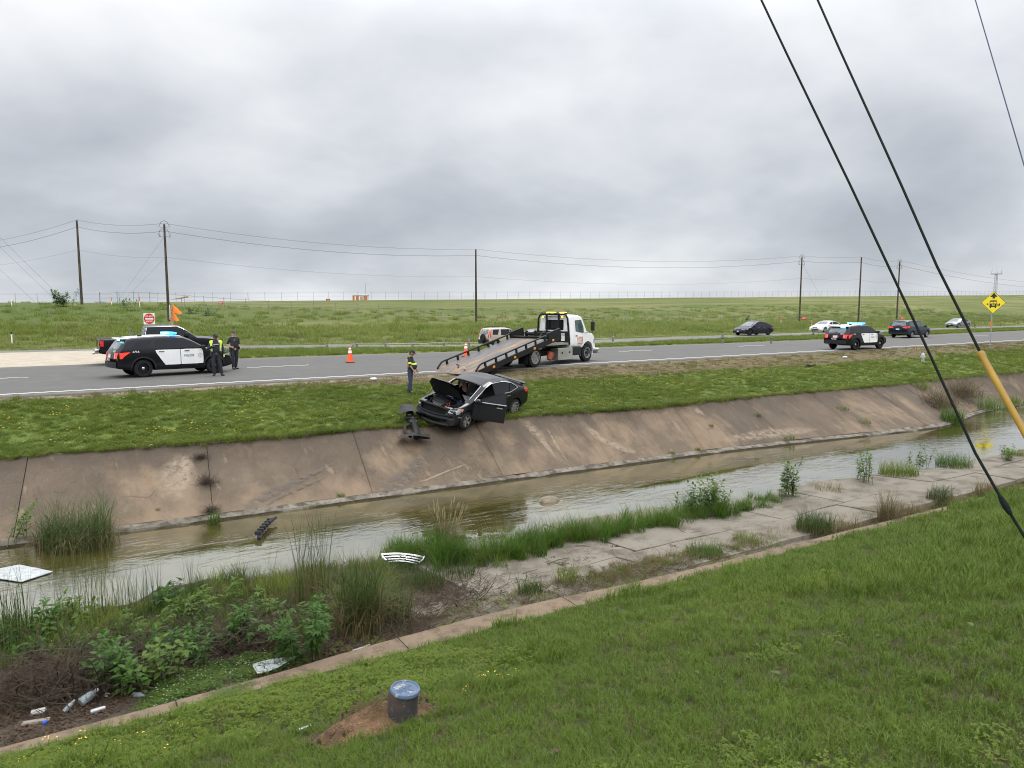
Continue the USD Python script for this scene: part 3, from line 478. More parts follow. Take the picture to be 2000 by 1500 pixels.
tall = fbm(np.stack([u * .45, v * .45, 0 * u], -1), 4, 43); clv = fbm(np.stack([u * .8, v * .8, 0 * u + 7], -1), 4, 44); x = rng.rand(n)
idx = rng.randint(0, 5, n); idx = np.where((tall > .56) & (x < .6), 5 + rng.randint(0, 2, n), idx); idx = np.where(x > .80, 7, idx); idx = np.where((clv > .74) & (rng.rand(n) < .25), 8 + rng.randint(0, 2, n), idx)
idx = np.where((v > 6.6 - .08 * u) & (u < 4.5) & (rng.rand(n) < .35), 8 + rng.randint(0, 2, n), idx)
instancer('lawn_grass', 'short mown green grass covering the near bank', 'grass', LP, pos, idx, rng.rand(n) * 6.28, (.55 + 1.0 * rng.rand(n) ** 1.4) * np.clip((dd / 6) ** .42, .9, np.where(idx > 7, 1.25, 2.0)) * np.where(tall > .56, 1.15, .9))
# rough verge on the far side of the channel
def scatter(u0, u1, fv0, fv1, rho, near=True):
    n = int((u1 - u0) * 12 * rho); u = u0 + (u1 - u0) * rng.rand(n); a, b = fv0(u), fv1(u); keep = rng.rand(n) < (b - a) / 12; u, a, b = u[keep], a[keep], b[keep]
    return u, a + (b - a) * rng.rand(len(u))
VP = [(blades(70, .115, .18, .008, 1.1, 130 + i, 2), 'grass_verge') for i in range(4)] + [(blades(40, .20, .14, .012, .9, 136, 3), 'grass_verge'), (blades(34, .10, .18, .010, 1.6, 137, 2), 'grass_dry'), (clover(140), 'clover_leaf')]
VP[6] = (xf(VP[6][0], mat4((0, 0, 0), 0, 2.6)), 'clover_leaf')
U_, V_ = [], []
for (a, b, r) in ((-4, 24, 56), (24, 45, 34), (45, 76, 16)):
    u, v = scatter(a, b, lambda u: v_top(u) - .10, lambda u: v_road0(u) - .1, r); U_.append(u); V_.append(v)
u, v = np.concatenate(U_), np.concatenate(V_)
edge = v_top(u) + .10 * (fbm(np.stack([u * .9, 0 * u, 0 * u], -1), 4, 45) - .5) * 3; dry = dryness(u, v) + .9 * (fbm(np.stack([u * .6, v * .9, 0 * u], -1), 4, 46) - .5)
k = (v > edge) & (rng.rand(len(u)) < np.clip(1.25 - .95 * dry, .16, 1)); u, v, dry = u[k], v[k], dry[k]; n = len(u); x = rng.rand(n)
idx = rng.randint(0, 4, n); idx = np.where(x > .88, 4, idx); idx = np.where((x < .10), 6, idx); idx = np.where(rng.rand(n) < np.clip(dry * 1.3 - .1, .03, .9), 5, idx)
tl = fbm(np.stack([u * .5, v * .5, 0 * u], -1), 4, 47)
instancer('verge_grass', 'lush green verge grass thinning to dry straw beside the road', 'grass', VP, np.stack([u, v, ground(u, v) - .01], -1), idx, rng.rand(n) * 6.28, (.55 + .5 * rng.rand(n)) * (.75 + .55 * tl) * np.where(v - v_top(u) < .5, 1.25, 1) * np.clip(u / 45, .95, 1.4))
ue = np.concatenate([np.arange(-4, 26, .055), np.arange(26, 60, .14)]); ue = ue + .05 * rng.randn(len(ue)); ve = v_top(ue) + .02 + .16 * (fbm(np.stack([ue * 1.3, 0 * ue, 0 * ue], -1), 4, 53) - .55) + .05 * rng.randn(len(ue)); n = len(ue)
instancer('bank_edge_grass', 'ragged grass hanging over the top edge of the concrete bank', 'grass', [(blades(40, .17, .11, .009, 1.6, 170 + i, 3), 'grass_verge') for i in range(3)] + [(blades(26, .16, .12, .008, 1.8, 174, 3), 'grass_dry')], np.stack([ue, ve, np.maximum(ground(ue, ve), -.96) - .01], -1), rng.choice(4, n, p=[.3, .3, .25, .15]), rng.rand(n) * 6.28, .6 + .8 * fbm(np.stack([ue * .7, 0 * ue, 0 * ue + 9], -1), 3, 54))
def blossom(seed, n, r, s, h):
    q = np.random.RandomState(seed); ms = []
    for i in range(n):
        c = np.array([q.randn() * r, q.randn() * r, h * (.7 + .6 * q.rand())]); o = trimesh.creation.cone(s, -s * .7, sections=6); o.apply_translation(c); ms.append(o)
    return cat_(ms)
u, v = scatter(-4, 60, lambda u: v_top(u) + .2, lambda u: v_road0(u) - 1.6, 2.0); f = fbm(np.stack([u * .35, v * .35, 0 * u + 4], -1), 3, 48); k = rng.rand(len(u)) < np.clip((f - .40) * 3.5, .03, 1); u, v = u[k], v[k]; n = len(u)
instancer('yellow_flowers', 'tiny yellow flowers dotted through the verge grass', 'flowers', [(blossom(1, 4, .14, .022, .15), 'petal_yellow'), (blossom(2, 2, .10, .020, .13), 'petal_yellow'), (blossom(3, 2, .1, .018, .13), 'petal_white')], np.stack([u, v, ground(u, v)], -1), rng.randint(0, 3, n) * (rng.rand(n) < .6), rng.rand(n) * 6.28, .7 + .6 * rng.rand(n))
lf = np.array([hit(*p) for p in ((150, 1460), (120, 1475), (205, 1478), (60, 1490), (275, 1440), (340, 1425), (935, 1335), (960, 1322), (985, 1330), (915, 1350), (1010, 1318), (150, 1440), (230, 1455), (180, 1490), (330, 1470), (105, 1452))])
instancer('lawn_flowers', 'small yellow weed flowers in the near lawn', 'flowers', [(blossom(5, 5, .05, .007, .06), 'petal_yellow')], lf, np.zeros(len(lf), int), rng.rand(len(lf)) * 6, 1 + .3 * rng.rand(len(lf)))
# median and field grass
u, v = scatter(9, 130, lambda u: v_road1(u) + .25, lambda u: v_f0(u) - .4, 4.5); k = frustum(u, v); u, v = u[k], v[k]; n = len(u)
g1 = [(blades(44, .24, .30, .022, 1.0, 150 + i, 2), 'grass_verge') for i in range(3)] + [(blades(40, .22, .3, .02, 1.2, 154, 2), 'grass_field')]
instancer('median_grass', 'green grass of the median between the roads', 'grass', g1, np.stack([u, v, ground(u, v) - .02], -1), rng.randint(0, 4, n), rng.rand(n) * 6.28, .7 + .6 * rng.rand(n))
def fieldtuft(seed, h): return blades(46, h, .55, .035, .8, seed, 2)
g2 = [(fieldtuft(160 + i, .58), 'grass_field') for i in range(4)] + [(fieldtuft(165, .6), 'grass_verge'), (fieldtuft(166, .55), 'grass_dry')]
U_, V_ = [], []
for (a, b, s0, s1, r) in ((-45, 130, 1.0, 22, 1.5), (-45, 200, 22, 85, .42), (130, 260, 2, 22, .3)):
    u, v = scatter(a, b, lambda u: v_f1(u) + s0, lambda u: v_f1(u) + s0 + 12, r * (s1 - s0) / 12); v = v_f1(u) + s0 + (s1 - s0) * rng.rand(len(u)); U_.append(u); V_.append(v)
u, v = np.concatenate(U_), np.concatenate(V_); k = frustum(u, v, 120) & (rng.rand(len(u)) < np.clip((62 - (v - v_f1(u))) / 45, .0, 1)); u, v = u[k], v[k]; n = len(u); s = v - v_f1(u); f = fbm(np.stack([u * .03, v * .09, 0 * u + 2], -1), 4, 49); idx = rng.randint(0, 4, n); idx = np.where((f < .46) | (np.hypot((u - 2) / 36, (v - 98) / 24) < .8), np.where(rng.rand(n) < .35, 4, idx), idx); idx = np.where(rng.rand(n) < .05, 5, idx)
hs = np.clip(s / 9, .28, 1) * np.clip((100 - s) / 75, .35, 1)
instancer('field_grass', 'tall green and straw-coloured meadow grass on the rising field', 'grass', g2, np.stack([u, v, ground(u, v) - .03], -1), idx, rng.rand(n) * 6.28, np.stack([.9 + .7 * rng.rand(n)] * 2 + [hs * (.55 + .6 * rng.rand(n))], -1))
# ---- plants in and along the channel, each stood on a point of the bed
def wind(n, seed): return np.random.RandomState(seed).rand(n)
def mass(p): tag(stage.GetPrimAtPath(p), None, None, None, 'stuff'); return p
def clump(name, label, cat, p, h, r, n, w, lean, mat, seed, straw=0, group=None, straw_h=.6, seg=4, dz=-.03):
    x = thing(name, label, cat, mat4((p[0], p[1], p[2] + dz)), group)
    mass(obj('blades', blades(n, h, r, w, lean, seed, seg, .4), mat, x))
    if straw: mass(obj('dead_blades', blades(straw, h * straw_h, r * 1.15, w * .9, lean * 1.7, seed + 1, seg, .4), 'reed_straw', x))
    return x
def leaf_mesh(n, size, seed, P, D, lobes=1, droop=.5):
    """n leaves at points P pointing along D: folded blades, or three-lobed like ragweed."""
    r = np.random.RandomState(seed); V, F, o = [], [], 0
    for i in range(n):
        d = D[i] / np.linalg.norm(D[i]); side = np.cross(d, [0, 0, 1.0]); side /= max(np.linalg.norm(side), 1e-6); up = np.cross(side, d)
        for k in range(lobes):
            a = (k - (lobes - 1) / 2) * .75 + r.randn() * .08; dd = d * math.cos(a) + side * math.sin(a); ss = -d * math.sin(a) + side * math.cos(a)
            s = size * (.65 + .6 * r.rand()) * (1 if k == (lobes - 1) / 2 else .72); wd = s * (.30 if lobes == 1 else .17); p0 = P[i]
            V += [p0, p0 + dd * s * .35 + ss * wd + up * s * .05, p0 + dd * s * .42 - up * s * .02, p0 + dd * s * .35 - ss * wd + up * s * .05, p0 + dd * s * .75 + ss * wd * .7 - up * s * droop * .18, p0 + dd * s * .75 - ss * wd * .7 - up * s * droop * .18, p0 + dd * s - up * s * droop * .4]
            F += [[o, o + 1, o + 2], [o, o + 2, o + 3], [o + 1, o + 4, o + 2], [o + 2, o + 4, o + 6], [o + 2, o + 6, o + 5], [o + 2, o + 5, o + 3]]; o += 7
    return trimesh.Trimesh(V, F, process=False)
def weed(name, label, cat, p, h, stems, size, lobes, mat, seed, spread=.25, lean=.35, per=16, group=None, droop=.5, dz=-.03):
    r = np.random.RandomState(seed); x = thing(name, label, cat, mat4((p[0], p[1], p[2] + dz)), group); st, P, D = [], [], []
    for s in range(stems):
        a = r.rand() * 6.3; ln = lean * (.4 + r.rand()); H = h * (.6 + .5 * r.rand()); b = np.array([r.randn() * spread * .35, r.randn() * spread * .35, 0]); t = np.linspace(0, 1, 6)
        q = b + np.stack([np.cos(a) * ln * H * t ** 1.6, np.sin(a) * ln * H * t ** 1.6, H * t * (1 - .12 * ln * t)], -1); st.append(tube(q, np.linspace(.010, .003, 6) * (h / .9) ** .5, 4, False))
        for k in range(per):
            f = .22 + .78 * (k + r.rand()) / per; c = np.array([np.interp(f, t, q[:, j]) for j in range(3)]); an = k * 2.4 + r.rand(); out = np.array([math.cos(an), math.sin(an), .35 * r.randn() + .25]); e = c + out * size * .55 * r.rand()
            P.append(e); D.append(out)
        P.append(q[-1]); D.append(np.array([.2 * r.randn(), .2 * r.randn(), 1.0]))
    mass(obj('stems', cat_(st), 'green_stem', x)); mass(obj('leaves', leaf_mesh(len(P), size, seed + 5, P, D, lobes, droop), mat, x)); return x
def twigs(n, L_, spread, seed, h=.5, rad=.004, flat=.5):
    r = np.random.RandomState(seed); ms = []
    for i in range(n):
        a = r.rand() * 6.3; b = np.array([r.randn() * spread, r.randn() * spread * .55, r.rand() * h * .55]); d = np.array([math.cos(a), math.sin(a), r.randn() * flat + .15]); d /= np.linalg.norm(d); l = L_ * (.4 + .9 * r.rand()); c = r.randn(3) * .35; t = np.linspace(0, 1, 5)[:, None]
        q = b + d * l * t + c * l * t * (t - 1); q[:, 2] = np.abs(q[:, 2]); ms.append(tube(q, rad * (.5 + r.rand()) * np.linspace(1.2, .5, 5), 3, False))
    return cat_(ms)
def dig(p): return np.array([p[0], p[1], min(p[2], 9)])
# far bank, at the water's edge
p = at_z(155, 1066, WATER + .02)
x = clump('sedge_clump', 'large dark green sedge clump at the left foot of the far bank', 'plant', (p[0], p[1] + .15, p[2]), 1.12, .74, 620, .014, 1.3, 'reed_green', 201, 420, straw_h=.65); 
p = at_z(105, 1062, WATER + .02); clump('sedge_clump', 'lower straw-based sedge tuft left of the large clump at the far bank foot', 'plant', p, .75, .35, 180, .014, 1.1, 'reed_green', 203, 140)
p = at_z(32, 1062, WATER + .05); weed('willow_sapling', 'light green feathery sapling leaning at the far left foot of the concrete bank', 'plant', p, .95, 6, .10, 1, 'pale_leaf', 205, .3, .6, 26, droop=.2)
p = at_z(418, 1018, -2.38); clump('grass_tuft', 'small green tuft at the water line below the dead weeds on the bank', 'plant', p, .30, .16, 120, .012, 1.2, 'grass_lush', 207, 30)
for (a, b, s, lb) in ((403, 945, 1.0, 'round dead brown weed clinging to the joint of the concrete bank'), (412, 1000, .7, 'smaller dead weed low on the same joint above the water tuft'), (392, 895, .55, 'dry weed fringe high on the bank joint just under the grass')):
    d = ray(a, b); tt = np.arange(8, 40, .02); P = EYE + tt[:, None] * d; i = int(np.argmax(P[:, 2] < ground(P[:, 0], P[:, 1]))); q = P[i]
    single('dead_weed', cat_([twigs(170, .30 * s, .13 * s, int(a), .3 * s, .003, .9), blades(60, .3 * s, .15 * s, .008, 1.4, int(b))]), 'dead_twig', lb, 'weed', M=mat4((q[0], q[1] - .04, q[2])))
def bankpt(a, b):
    d = ray(a, b); tt = np.arange(8, 80, .02); P = EYE + tt[:, None] * d; i = int(np.argmax(P[:, 2] < ground(P[:, 0], P[:, 1]))); return P[i]
for k, (a, b, h, lb) in enumerate(((1480, 812, .16, 'green weed sprouting high in a bank joint right of the wrecked car'), (1540, 858, .28, 'grassy weed at the water line below the long bank joint'), (1388, 832, .13, 'little brown-green weed halfway down a bank joint'), (1312, 886, .16, 'small weed on the ledge below the bank right of the wreck'), (1362, 878, .14, 'tiny weed where the bank joint meets the ledge'), (1645, 800, .3, 'scrubby weed in the joint near the right end of the bank'), (1690, 826, .32, 'weed at the foot of the last long joint'), (665, 968, .12, 'faint dry weed in the joint left of the spilled debris'), (308, 995, .07, 'single little weed on the bank left of the dead weeds'))):
    q = bankpt(a, b); clump('joint_weed', lb, 'weed', q, h, h * .9, 70, .010, 1.2, 'grass_lush' if k < 2 else 'grass_verge', 220 + k, 50, seg=3, dz=-.02)
for k, (a, b, h, r, n, mat, lb) in enumerate(((1835, 795, .9, .8, 300, 'reed_straw', 'brown dry brush at the notch where the concrete bank ends'), (1880, 775, 1.0, .9, 260, 'reed_straw', 'dark dry brush right of the notch below the verge'), (1858, 825, .8, .5, 260, 'grass_lush', 'bright green reeds at the water below the dry brush'), (1925, 798, .8, .9, 320, 'pale_leaf', 'pale green waterside grass on the far bank at right'), (1800, 760, .5, .5, 140, 'grass_verge', 'green grass spilling over the bank top by the notch'), (1975, 790, .6, .7, 200, 'grass_verge', 'waterside grass at the right edge below the sloping bank'))):
    q = bankpt(a, b); x = clump('waterside_brush', lb, 'plant', q, h, r, n, .018, .8, mat, 240 + k, 0, seg=3)
    if k < 2: mass(obj('twigs', twigs(200, .9, .5, 250 + k, .8, .006, .9), 'dead_twig', x))
# near side: lush strip along the water
pts = [(770, 1085), (800, 1092), (850, 1100), (905, 1105), (960, 1098), (1010, 1085), (1060, 1070), (1110, 1060), (1160, 1050), (1210, 1040), (1260, 1030), (1310, 1025), (1350, 1015), (1400, 1008), (1450, 1000), (1500, 985), (1540, 975)]
G = np.array([at_z(a, b, WATER + .03) for a, b in pts]); t = np.sort(rng.rand(300) ** 1.08) * (len(pts) - 1); c = np.stack([np.interp(t, np.arange(len(pts)), G[:, j]) for j in range(3)], -1); c[:, :2] += rng.randn(300, 2) * [.16, .26]; c[:, 2] = np.maximum(ground(c[:, 0], c[:, 1]), WATER) - .03
hs = np.interp(t, [0, 2, 6, 9, 11, 12.5, 14, 16], [.65, .95, .85, .75, .68, .8, .6, .45])
ST = [(blades(60, .62, .16, .014, .85, 260 + i, 3), 'grass_lush') for i in range(3)] + [(blades(50, .5, .16, .012, 1.1, 264, 3), 'grass_verge'), (blades(40, .45, .2, .01, 1.3, 265, 3), 'reed_green')]
instancer('waterside_grass', 'dense bright green grass strip growing along the near edge of the water', 'grass', ST, c, rng.choice(5, 300, p=[.2, .2, .15, .28, .17]), rng.rand(300) * 6.28, hs * 1.2 * (.7 + .5 * rng.rand(300)))
def bedpt(a, b, z=WATER + .04): q = at_z(a, b, z); return np.array([q[0], q[1], max(gz(q[0], q[1]), WATER - .02)])
p = bedpt(868, 1085); x = clump('plume_grass', 'tall grass with pale feathery seed plumes beside the water', 'plant', p, .85, .16, 120, .012, .55, 'reed_green', 270, 50)
r_ = np.random.RandomState(5); pl = []
for i in range(46):
    a = r_.rand() * 6.3; ln = .25 + .35 * r_.rand(); H = .75 + .45 * r_.rand(); top = np.array([math.cos(a) * ln * H * .6 + .10, math.sin(a) * ln * H * .6, H]); b0 = np.array([r_.randn() * .06, r_.randn() * .06, 0]); pl.append(tube([b0, (b0 + top) / 2 + [0, 0, .08], top], [.003, .003, .002], 3, False)); dv = top - b0; dv = dv / np.linalg.norm(dv) * .15; pl.append(tube([top - dv * .3, top, top + dv * .5, top + dv], [.003, .012, .010, .002], 5, False))
obj('seed_plumes', cat_(pl), 'seed_head', x)
for k, (a, b, h, st, sz, mat, lb) in enumerate(((1395, 1000, .85, 12, .085, 'pale_leaf', 'tall willow shoots rising from the middle of the waterside grass'), (1350, 1005, .75, 8, .08, 'broad_leaf', 'dark willow shoots left of the tallest ones in the grass strip'), (1545, 972, 1.05, 9, .09, 'pale_leaf', 'airy willow sapling at the right end of the waterside grass'), (1688, 942, .95, 7, .08, 'pale_leaf', 'thin pale sapling standing alone at the apron edge in the water'), (1795, 912, .7, 5, .08, 'pale_leaf', 'slim sapling behind the island tufts in the channel'), (1970, 900, .55, 5, .08, 'pale_leaf', 'small sapling at the right edge of the apron'))):
    weed('willow_shoots', lb, 'plant', bedpt(a, b), h * 1.15, int(st * 1.5), sz * 1.15, 1, mat, 280 + k, .45, .22, 34, droop=.1)
for k, (a, b, h, r, n, st, mat, lb) in enumerate(((1755, 928, .42, .75, 420, 60, 'grass_verge', 'wide green grass island in the water on the right'), (1862, 912, .38, .7, 380, 60, 'grass_lush', 'green grass island right of the wide one'), (1980, 890, .22, .45, 160, 30, 'grass_verge', 'low grass patch at the right edge of the water'),
        (1375, 1092, .26, .5, 220, 120, 'grass_lush', 'green tuft in the apron crack nearest the grass strip'), (1455, 1066, .16, .34, 140, 40, 'grass_verge', 'low green tuft right of the crack tuft on the apron'), (1590, 1045, .42, .55, 330, 220, 'reed_green', 'bushy dry-green tussock on the apron by the kerb'), (1735, 1022, .72, .28, 130, 260, 'grass_dry', 'tall straw-coloured tussock standing by the kerb'), (1835, 978, .34, .4, 200, 120, 'reed_green', 'green tussock on the far right of the apron'), (1925, 968, .45, .35, 90, 200, 'grass_dry', 'dry feathery tussock near the right edge of the apron'),
        (1275, 1105, .12, .3, 100, 90, 'grass_dry', 'low dark dead tuft at a slab crack'), (1110, 1150, .35, .3, 90, 60, 'grass_verge', 'thin upright green tuft beside the kerb in mid-picture'), (1035, 1172, .3, .3, 110, 90, 'reed_green', 'small ragged tuft at the left end of the apron'), (1210, 1116, .1, .3, 80, 70, 'grass_dry', 'flat dead tuft on the apron'), (1660, 1035, .22, .5, 120, 160, 'grass_dry', 'dry low growth between the two tussocks by the kerb'), (1780, 1005, .25, .5, 100, 160, 'grass_dry', 'dry fringe along the kerb right of the tall tussock'), (1880, 985, .22, .5, 100, 150, 'grass_dry', 'brown grass fringe along the kerb further right'), (1500, 1075, .10, .5, 90, 90, 'grass_verge', 'thin fringe along the kerb below the bushy tussock'), (1170, 1148, .14, .4, 110, 70, 'grass_verge', 'green fringe on the kerb edge in mid-picture'), (1620, 960, .3, .5, 60, 60, 'grass_dry', 'sparse dry stalks on the wet apron edge'))):
    if b > 960 and k > 2:
        q = at_z(a, b, -2.36 if a < 1600 else -2.3)
    else: q = bedpt(a, b)
    clump('apron_tussock', lb, 'plant', (q[0], q[1], max(gz(q[0], q[1]), sm_apron(np.array([q[0]]), np.array([q[1]]))[0] if q[0] > 6.5 else -9)), h * 1.25, r * .8, int(n * 1.4), .010, 1.0, mat, 300 + k, int(st * 1.3), seg=3)
# ---- the overgrown near-left corner of the channel
def H(a, b): return hit(a, b)
# giant ragweed and other leafy weeds
for k, (a, b, h, st, sz, lob, mat, sp, lb) in enumerate(((585, 1292, .52, 8, .13, 3, 'broad_leaf', .35, 'bright leafy ragweed in front of the brown reed clump'), (625, 1270, .60, 5, .12, 3, 'broad_leaf', .2, 'taller ragweed stem against the brown reed clump'), (455, 1262, .50, 9, .12, 3, 'broad_leaf', .45, 'ragweed patch left of the brown reed clump'), (405, 1215, .42, 10, .12, 3, 'pale_leaf', .5, 'pale ragweed patch at the water edge behind the broad-leaved shrub'), (330, 1195, .35, 8, .11, 3, 'broad_leaf', .5, 'low ragweed left of the pale ragweed patch'),
        (255, 1352, .62, 9, .115, 1, 'broad_leaf', .40, 'broad-leaved shrub in front of the dead brush at left'), (215, 1340, .48, 6, .105, 1, 'broad_leaf', .35, 'lower left shoots of the broad-leaved shrub'), (320, 1330, .5, 6, .11, 1, 'pale_leaf', .35, 'lighter shrub right of the broad-leaved one'), (95, 1255, .48, 8, .13, 1, 'broad_leaf', .45, 'drooping-leaved weed among the reeds at far left'), (180, 1285, .3, 10, .07, 1, 'pale_leaf', .7, 'low bright undergrowth between reeds and dead brush'), (20, 1270, .3, 8, .08, 1, 'broad_leaf', .5, 'low leafy weed at the left edge of the picture'), (640, 1215, .35, 6, .10, 3, 'broad_leaf', .3, 'ragweed hidden behind the brown reed clump'), (150, 1225, .42, 9, .11, 1, 'pale_leaf', .5, 'bright leafy growth left of the straight reeds'), (370, 1290, .40, 9, .11, 3, 'broad_leaf', .45, 'ragweed right behind the lighter shrub'), (300, 1260, .44, 8, .11, 3, 'pale_leaf', .45, 'pale ragweed above the broad-leaved shrub'), (520, 1225, .38, 8, .11, 3, 'pale_leaf', .4, 'pale ragweed left of the tall thin upright reeds'), (60, 1300, .32, 9, .09, 1, 'broad_leaf', .6, 'low weeds at the upper edge of the dead brush heap'))):
    weed('leafy_weed', lb, 'plant', H(a, b), h * 1.45, st, sz, lob, mat, 400 + k, sp * 1.1, .40, 22, droop=.7)
# reeds
for k, (a, b, h, r, n, w, ln, st, lb) in enumerate(((705, 1235, .78, .30, 260, .016, .75, 380, 'arching reed clump with brown dead base beside the kerb'), (770, 1215, .55, .28, 130, .013, 1.0, 180, 'right-hand edge of the brown reed growth'), (610, 1205, 1.05, .26, 60, .014, .22, 90, 'tall thin upright reeds behind the brown reed clump'), (545, 1165, .35, .4, 200, .012, .9, 40, 'yellow-green low sedge at the water edge'), (375, 1205, .62, .07, 40, .013, .14, 0, 'dark upright cattail bunch at the water in the left part'), (520, 1180, .60, .3, 30, .011, .3, 30, 'sparse reed stalks at the water edge left of the reed clump'), (30, 1275, .85, .25, 70, .011, .2, 20, 'tall thin reeds at the left edge'), (110, 1240, .6, .5, 70, .010, .3, 20, 'thin reeds around the drooping weed'), (190, 1228, .75, .25, 40, .011, .18, 10, 'straight reeds in front of the pale water'), (255, 1205, .6, .4, 50, .010, .3, 20, 'short reed fringe along the water edge'), (300, 1185, .55, .18, 26, .010, .2, 0, 'slim reed stalks standing in the shallow water'), (160, 1265, .42, .6, 260, .010, .7, 60, 'green grass below the straight reeds'), (830, 1150, .42, .35, 170, .011, 1.0, 120, 'ragged grass in front of the chrome grille'), (900, 1130, .32, .3, 120, .011, 1.2, 60, 'flopped over pale grass at the end of the waterside strip'))):
    clump('reed_clump', lb, 'reeds', H(a, b), h * 1.5, r * 1.1, int(n * 1.25), w, ln, 'reed_green' if k not in (3, 11) else 'grass_verge', 430 + k, st, straw_h=.7 if k != 0 else .8)
# dead brush
for k, (a, b, sp, n, l, h, lb) in enumerate(((60, 1365, .70, 560, .7, .42, 'large heap of dead brown brush in the lower left corner'), (170, 1355, .45, 260, .55, .28, 'right shoulder of dead brush behind the litter'), (500, 1262, .40, 320, .45, .40, 'dead brush heap between the ragweeds'), (560, 1215, .4, 260, .4, .3, 'dry grey brush at the foot of the upright reeds'), (780, 1240, .5, 220, .35, .15, 'flattened dead stems right of the reed clump'), (880, 1175, .7, 260, .35, .14, 'dark driftwood twigs on the mud'), (330, 1270, .6, 240, .5, .3, 'dead stems below the low ragweed'))):
    p = H(a, b); x = thing('dead_brush', lb, 'brush', mat4((p[0], p[1], p[2] - .03)))
    mass(obj('twigs', twigs(int(n * 1.6), l, sp, 470 + k, h * 1.7, .0055, .6), 'dead_twig', x))
    if k in (0, 1, 2): mass(obj('dry_stems', blades(220, l * .8, sp * .8, .007, 1.6, 480 + k, 3), 'reed_straw', x))
# fallen leaves and ground cover
def cover(name, label, cat, protos, cx, cy, rx, ry, n, s0, seed, poly=None):
    r = np.random.RandomState(seed); pts = []
    if poly is not None:
        W = np.array([H(*q)[:2] for q in poly]); pg = sg.Polygon(W); x0, y0, x1, y1 = pg.bounds
        while len(pts) < n:
            q = np.array([x0 + (x1 - x0) * r.rand(), y0 + (y1 - y0) * r.rand()])
            if pg.contains(sg.Point(q)): pts.append(q)
    P = np.array(pts); z = ground(P[:, 0], P[:, 1]); instancer(name, label, cat, protos, np.c_[P, z], r.randint(0, len(protos), n), r.rand(n) * 6.28, s0 * (.7 + .6 * r.rand(n)))
def litterleaf(seed):
    r = np.random.RandomState(seed); P = np.c_[r.randn(14, 2) * .05, .01 + .02 * r.rand(14)]; a = r.rand(14) * 6.3; return leaf_mesh(14, .042, seed, P, np.stack([np.cos(a), np.sin(a), .5 * r.randn(14)], -1), 1, .9)
cover('dead_leaves', 'brown dead leaves covering the dirt beside the kerb', 'leaves', [(litterleaf(1), 'dead_leaf'), (litterleaf(2), 'dead_leaf'), (twigs(8, .18, .05, 3, .04, .0025, .2), 'dead_twig')], 0, 0, 0, 0, 900, 1.0, 3, [(0, 1465), (0, 1340), (180, 1330), (420, 1250), (640, 1230), (760, 1262), (560, 1305), (380, 1362), (180, 1412)])
def chick(seed, fl):
    r = np.random.RandomState(seed); P = np.c_[r.randn(26, 2) * .055, .015 + .05 * r.rand(26)]; a = r.rand(26) * 6.3; return leaf_mesh(26, .026, seed, P, np.stack([np.cos(a), np.sin(a), .3 + .4 * r.randn(26)], -1), 1, .4)
fl = blossom(7, 3, .05, .0042, .075)
cover('ground_cover', 'low bright green chickweed with tiny white flowers beside the kerb', 'plant', [(chick(1, 0), 'grass_lush'), (chick(2, 0), 'broad_leaf'), (chick(3, 0), 'grass_lush'), (chick(4, 0), 'grass_verge'), (chick(5, 0), 'grass_lush'), (cat_([chick(6, 0), fl]), 'grass_lush'), (cat_([fl]), 'petal_white')], 0, 0, 0, 0, 620, 1.0, 4, [(270, 1395), (300, 1340), (420, 1300), (580, 1270), (600, 1295), (500, 1325), (380, 1362)])
cover('kerb_cover', 'thin green creeper on the litter along the kerb in mid-picture', 'plant', [(chick(4, 0), 'grass_verge'), (twigs(10, .2, .06, 5, .04, .0025, .2), 'dead_twig'), (blades(20, .12, .06, .006, 1.4, 6), 'grass_dry')], 0, 0, 0, 0, 620, 1.0, 5, [(600, 1295), (640, 1255), (800, 1215), (960, 1165), (1250, 1100), (1500, 1055), (1500, 1075), (1250, 1138), (960, 1200), (760, 1258)])
cover('wet_debris', 'dark twigs and dead stems on the mud behind the kerb', 'debris', [(twigs(14, .22, .08, 7, .05, .003, .2), 'dead_twig'), (twigs(9, .3, .08, 8, .08, .003, .3), 'dead_twig'), (blades(16, .16, .08, .006, 1.6, 9), 'reed_straw')], 0, 0, 0, 0, 420, 1.0, 6, [(0, 1330), (120, 1240), (400, 1160), (560, 1130), (700, 1110), (960, 1110), (960, 1165), (760, 1250), (420, 1290), (0, 1400)])
cover('left_undergrowth', 'mixed green undergrowth between the reeds and the brush on the left', 'plant', [(blades(40, .22, .12, .009, 1.0, 10), 'grass_verge'), (chick(11, 0), 'pale_leaf'), (blades(30, .3, .1, .009, .8, 12), 'reed_green')], 0, 0, 0, 0, 420, 1.1, 7, [(0, 1310), (0, 1225), (220, 1200), (420, 1150), (480, 1190), (380, 1260), (220, 1310)])
cover('kerb_fringe', 'brown dry growth and dirt along the right part of the kerb', 'plant', [(blades(30, .17, .12, .006, 1.3, 31), 'grass_dry'), (blades(24, .13, .12, .006, 1.5, 32), 'reed_straw'), (blades(24, .16, .1, .007, 1.1, 33), 'grass_verge'), (twigs(12, .2, .08, 34, .05, .003, .2), 'dead_twig')], 0, 0, 0, 0, 800, 1.1, 9, [(1180, 1145), (1500, 1066), (1800, 1002), (2000, 952), (2060, 935), (2060, 905), (1880, 968), (1780, 985), (1500, 1042), (1200, 1118)])
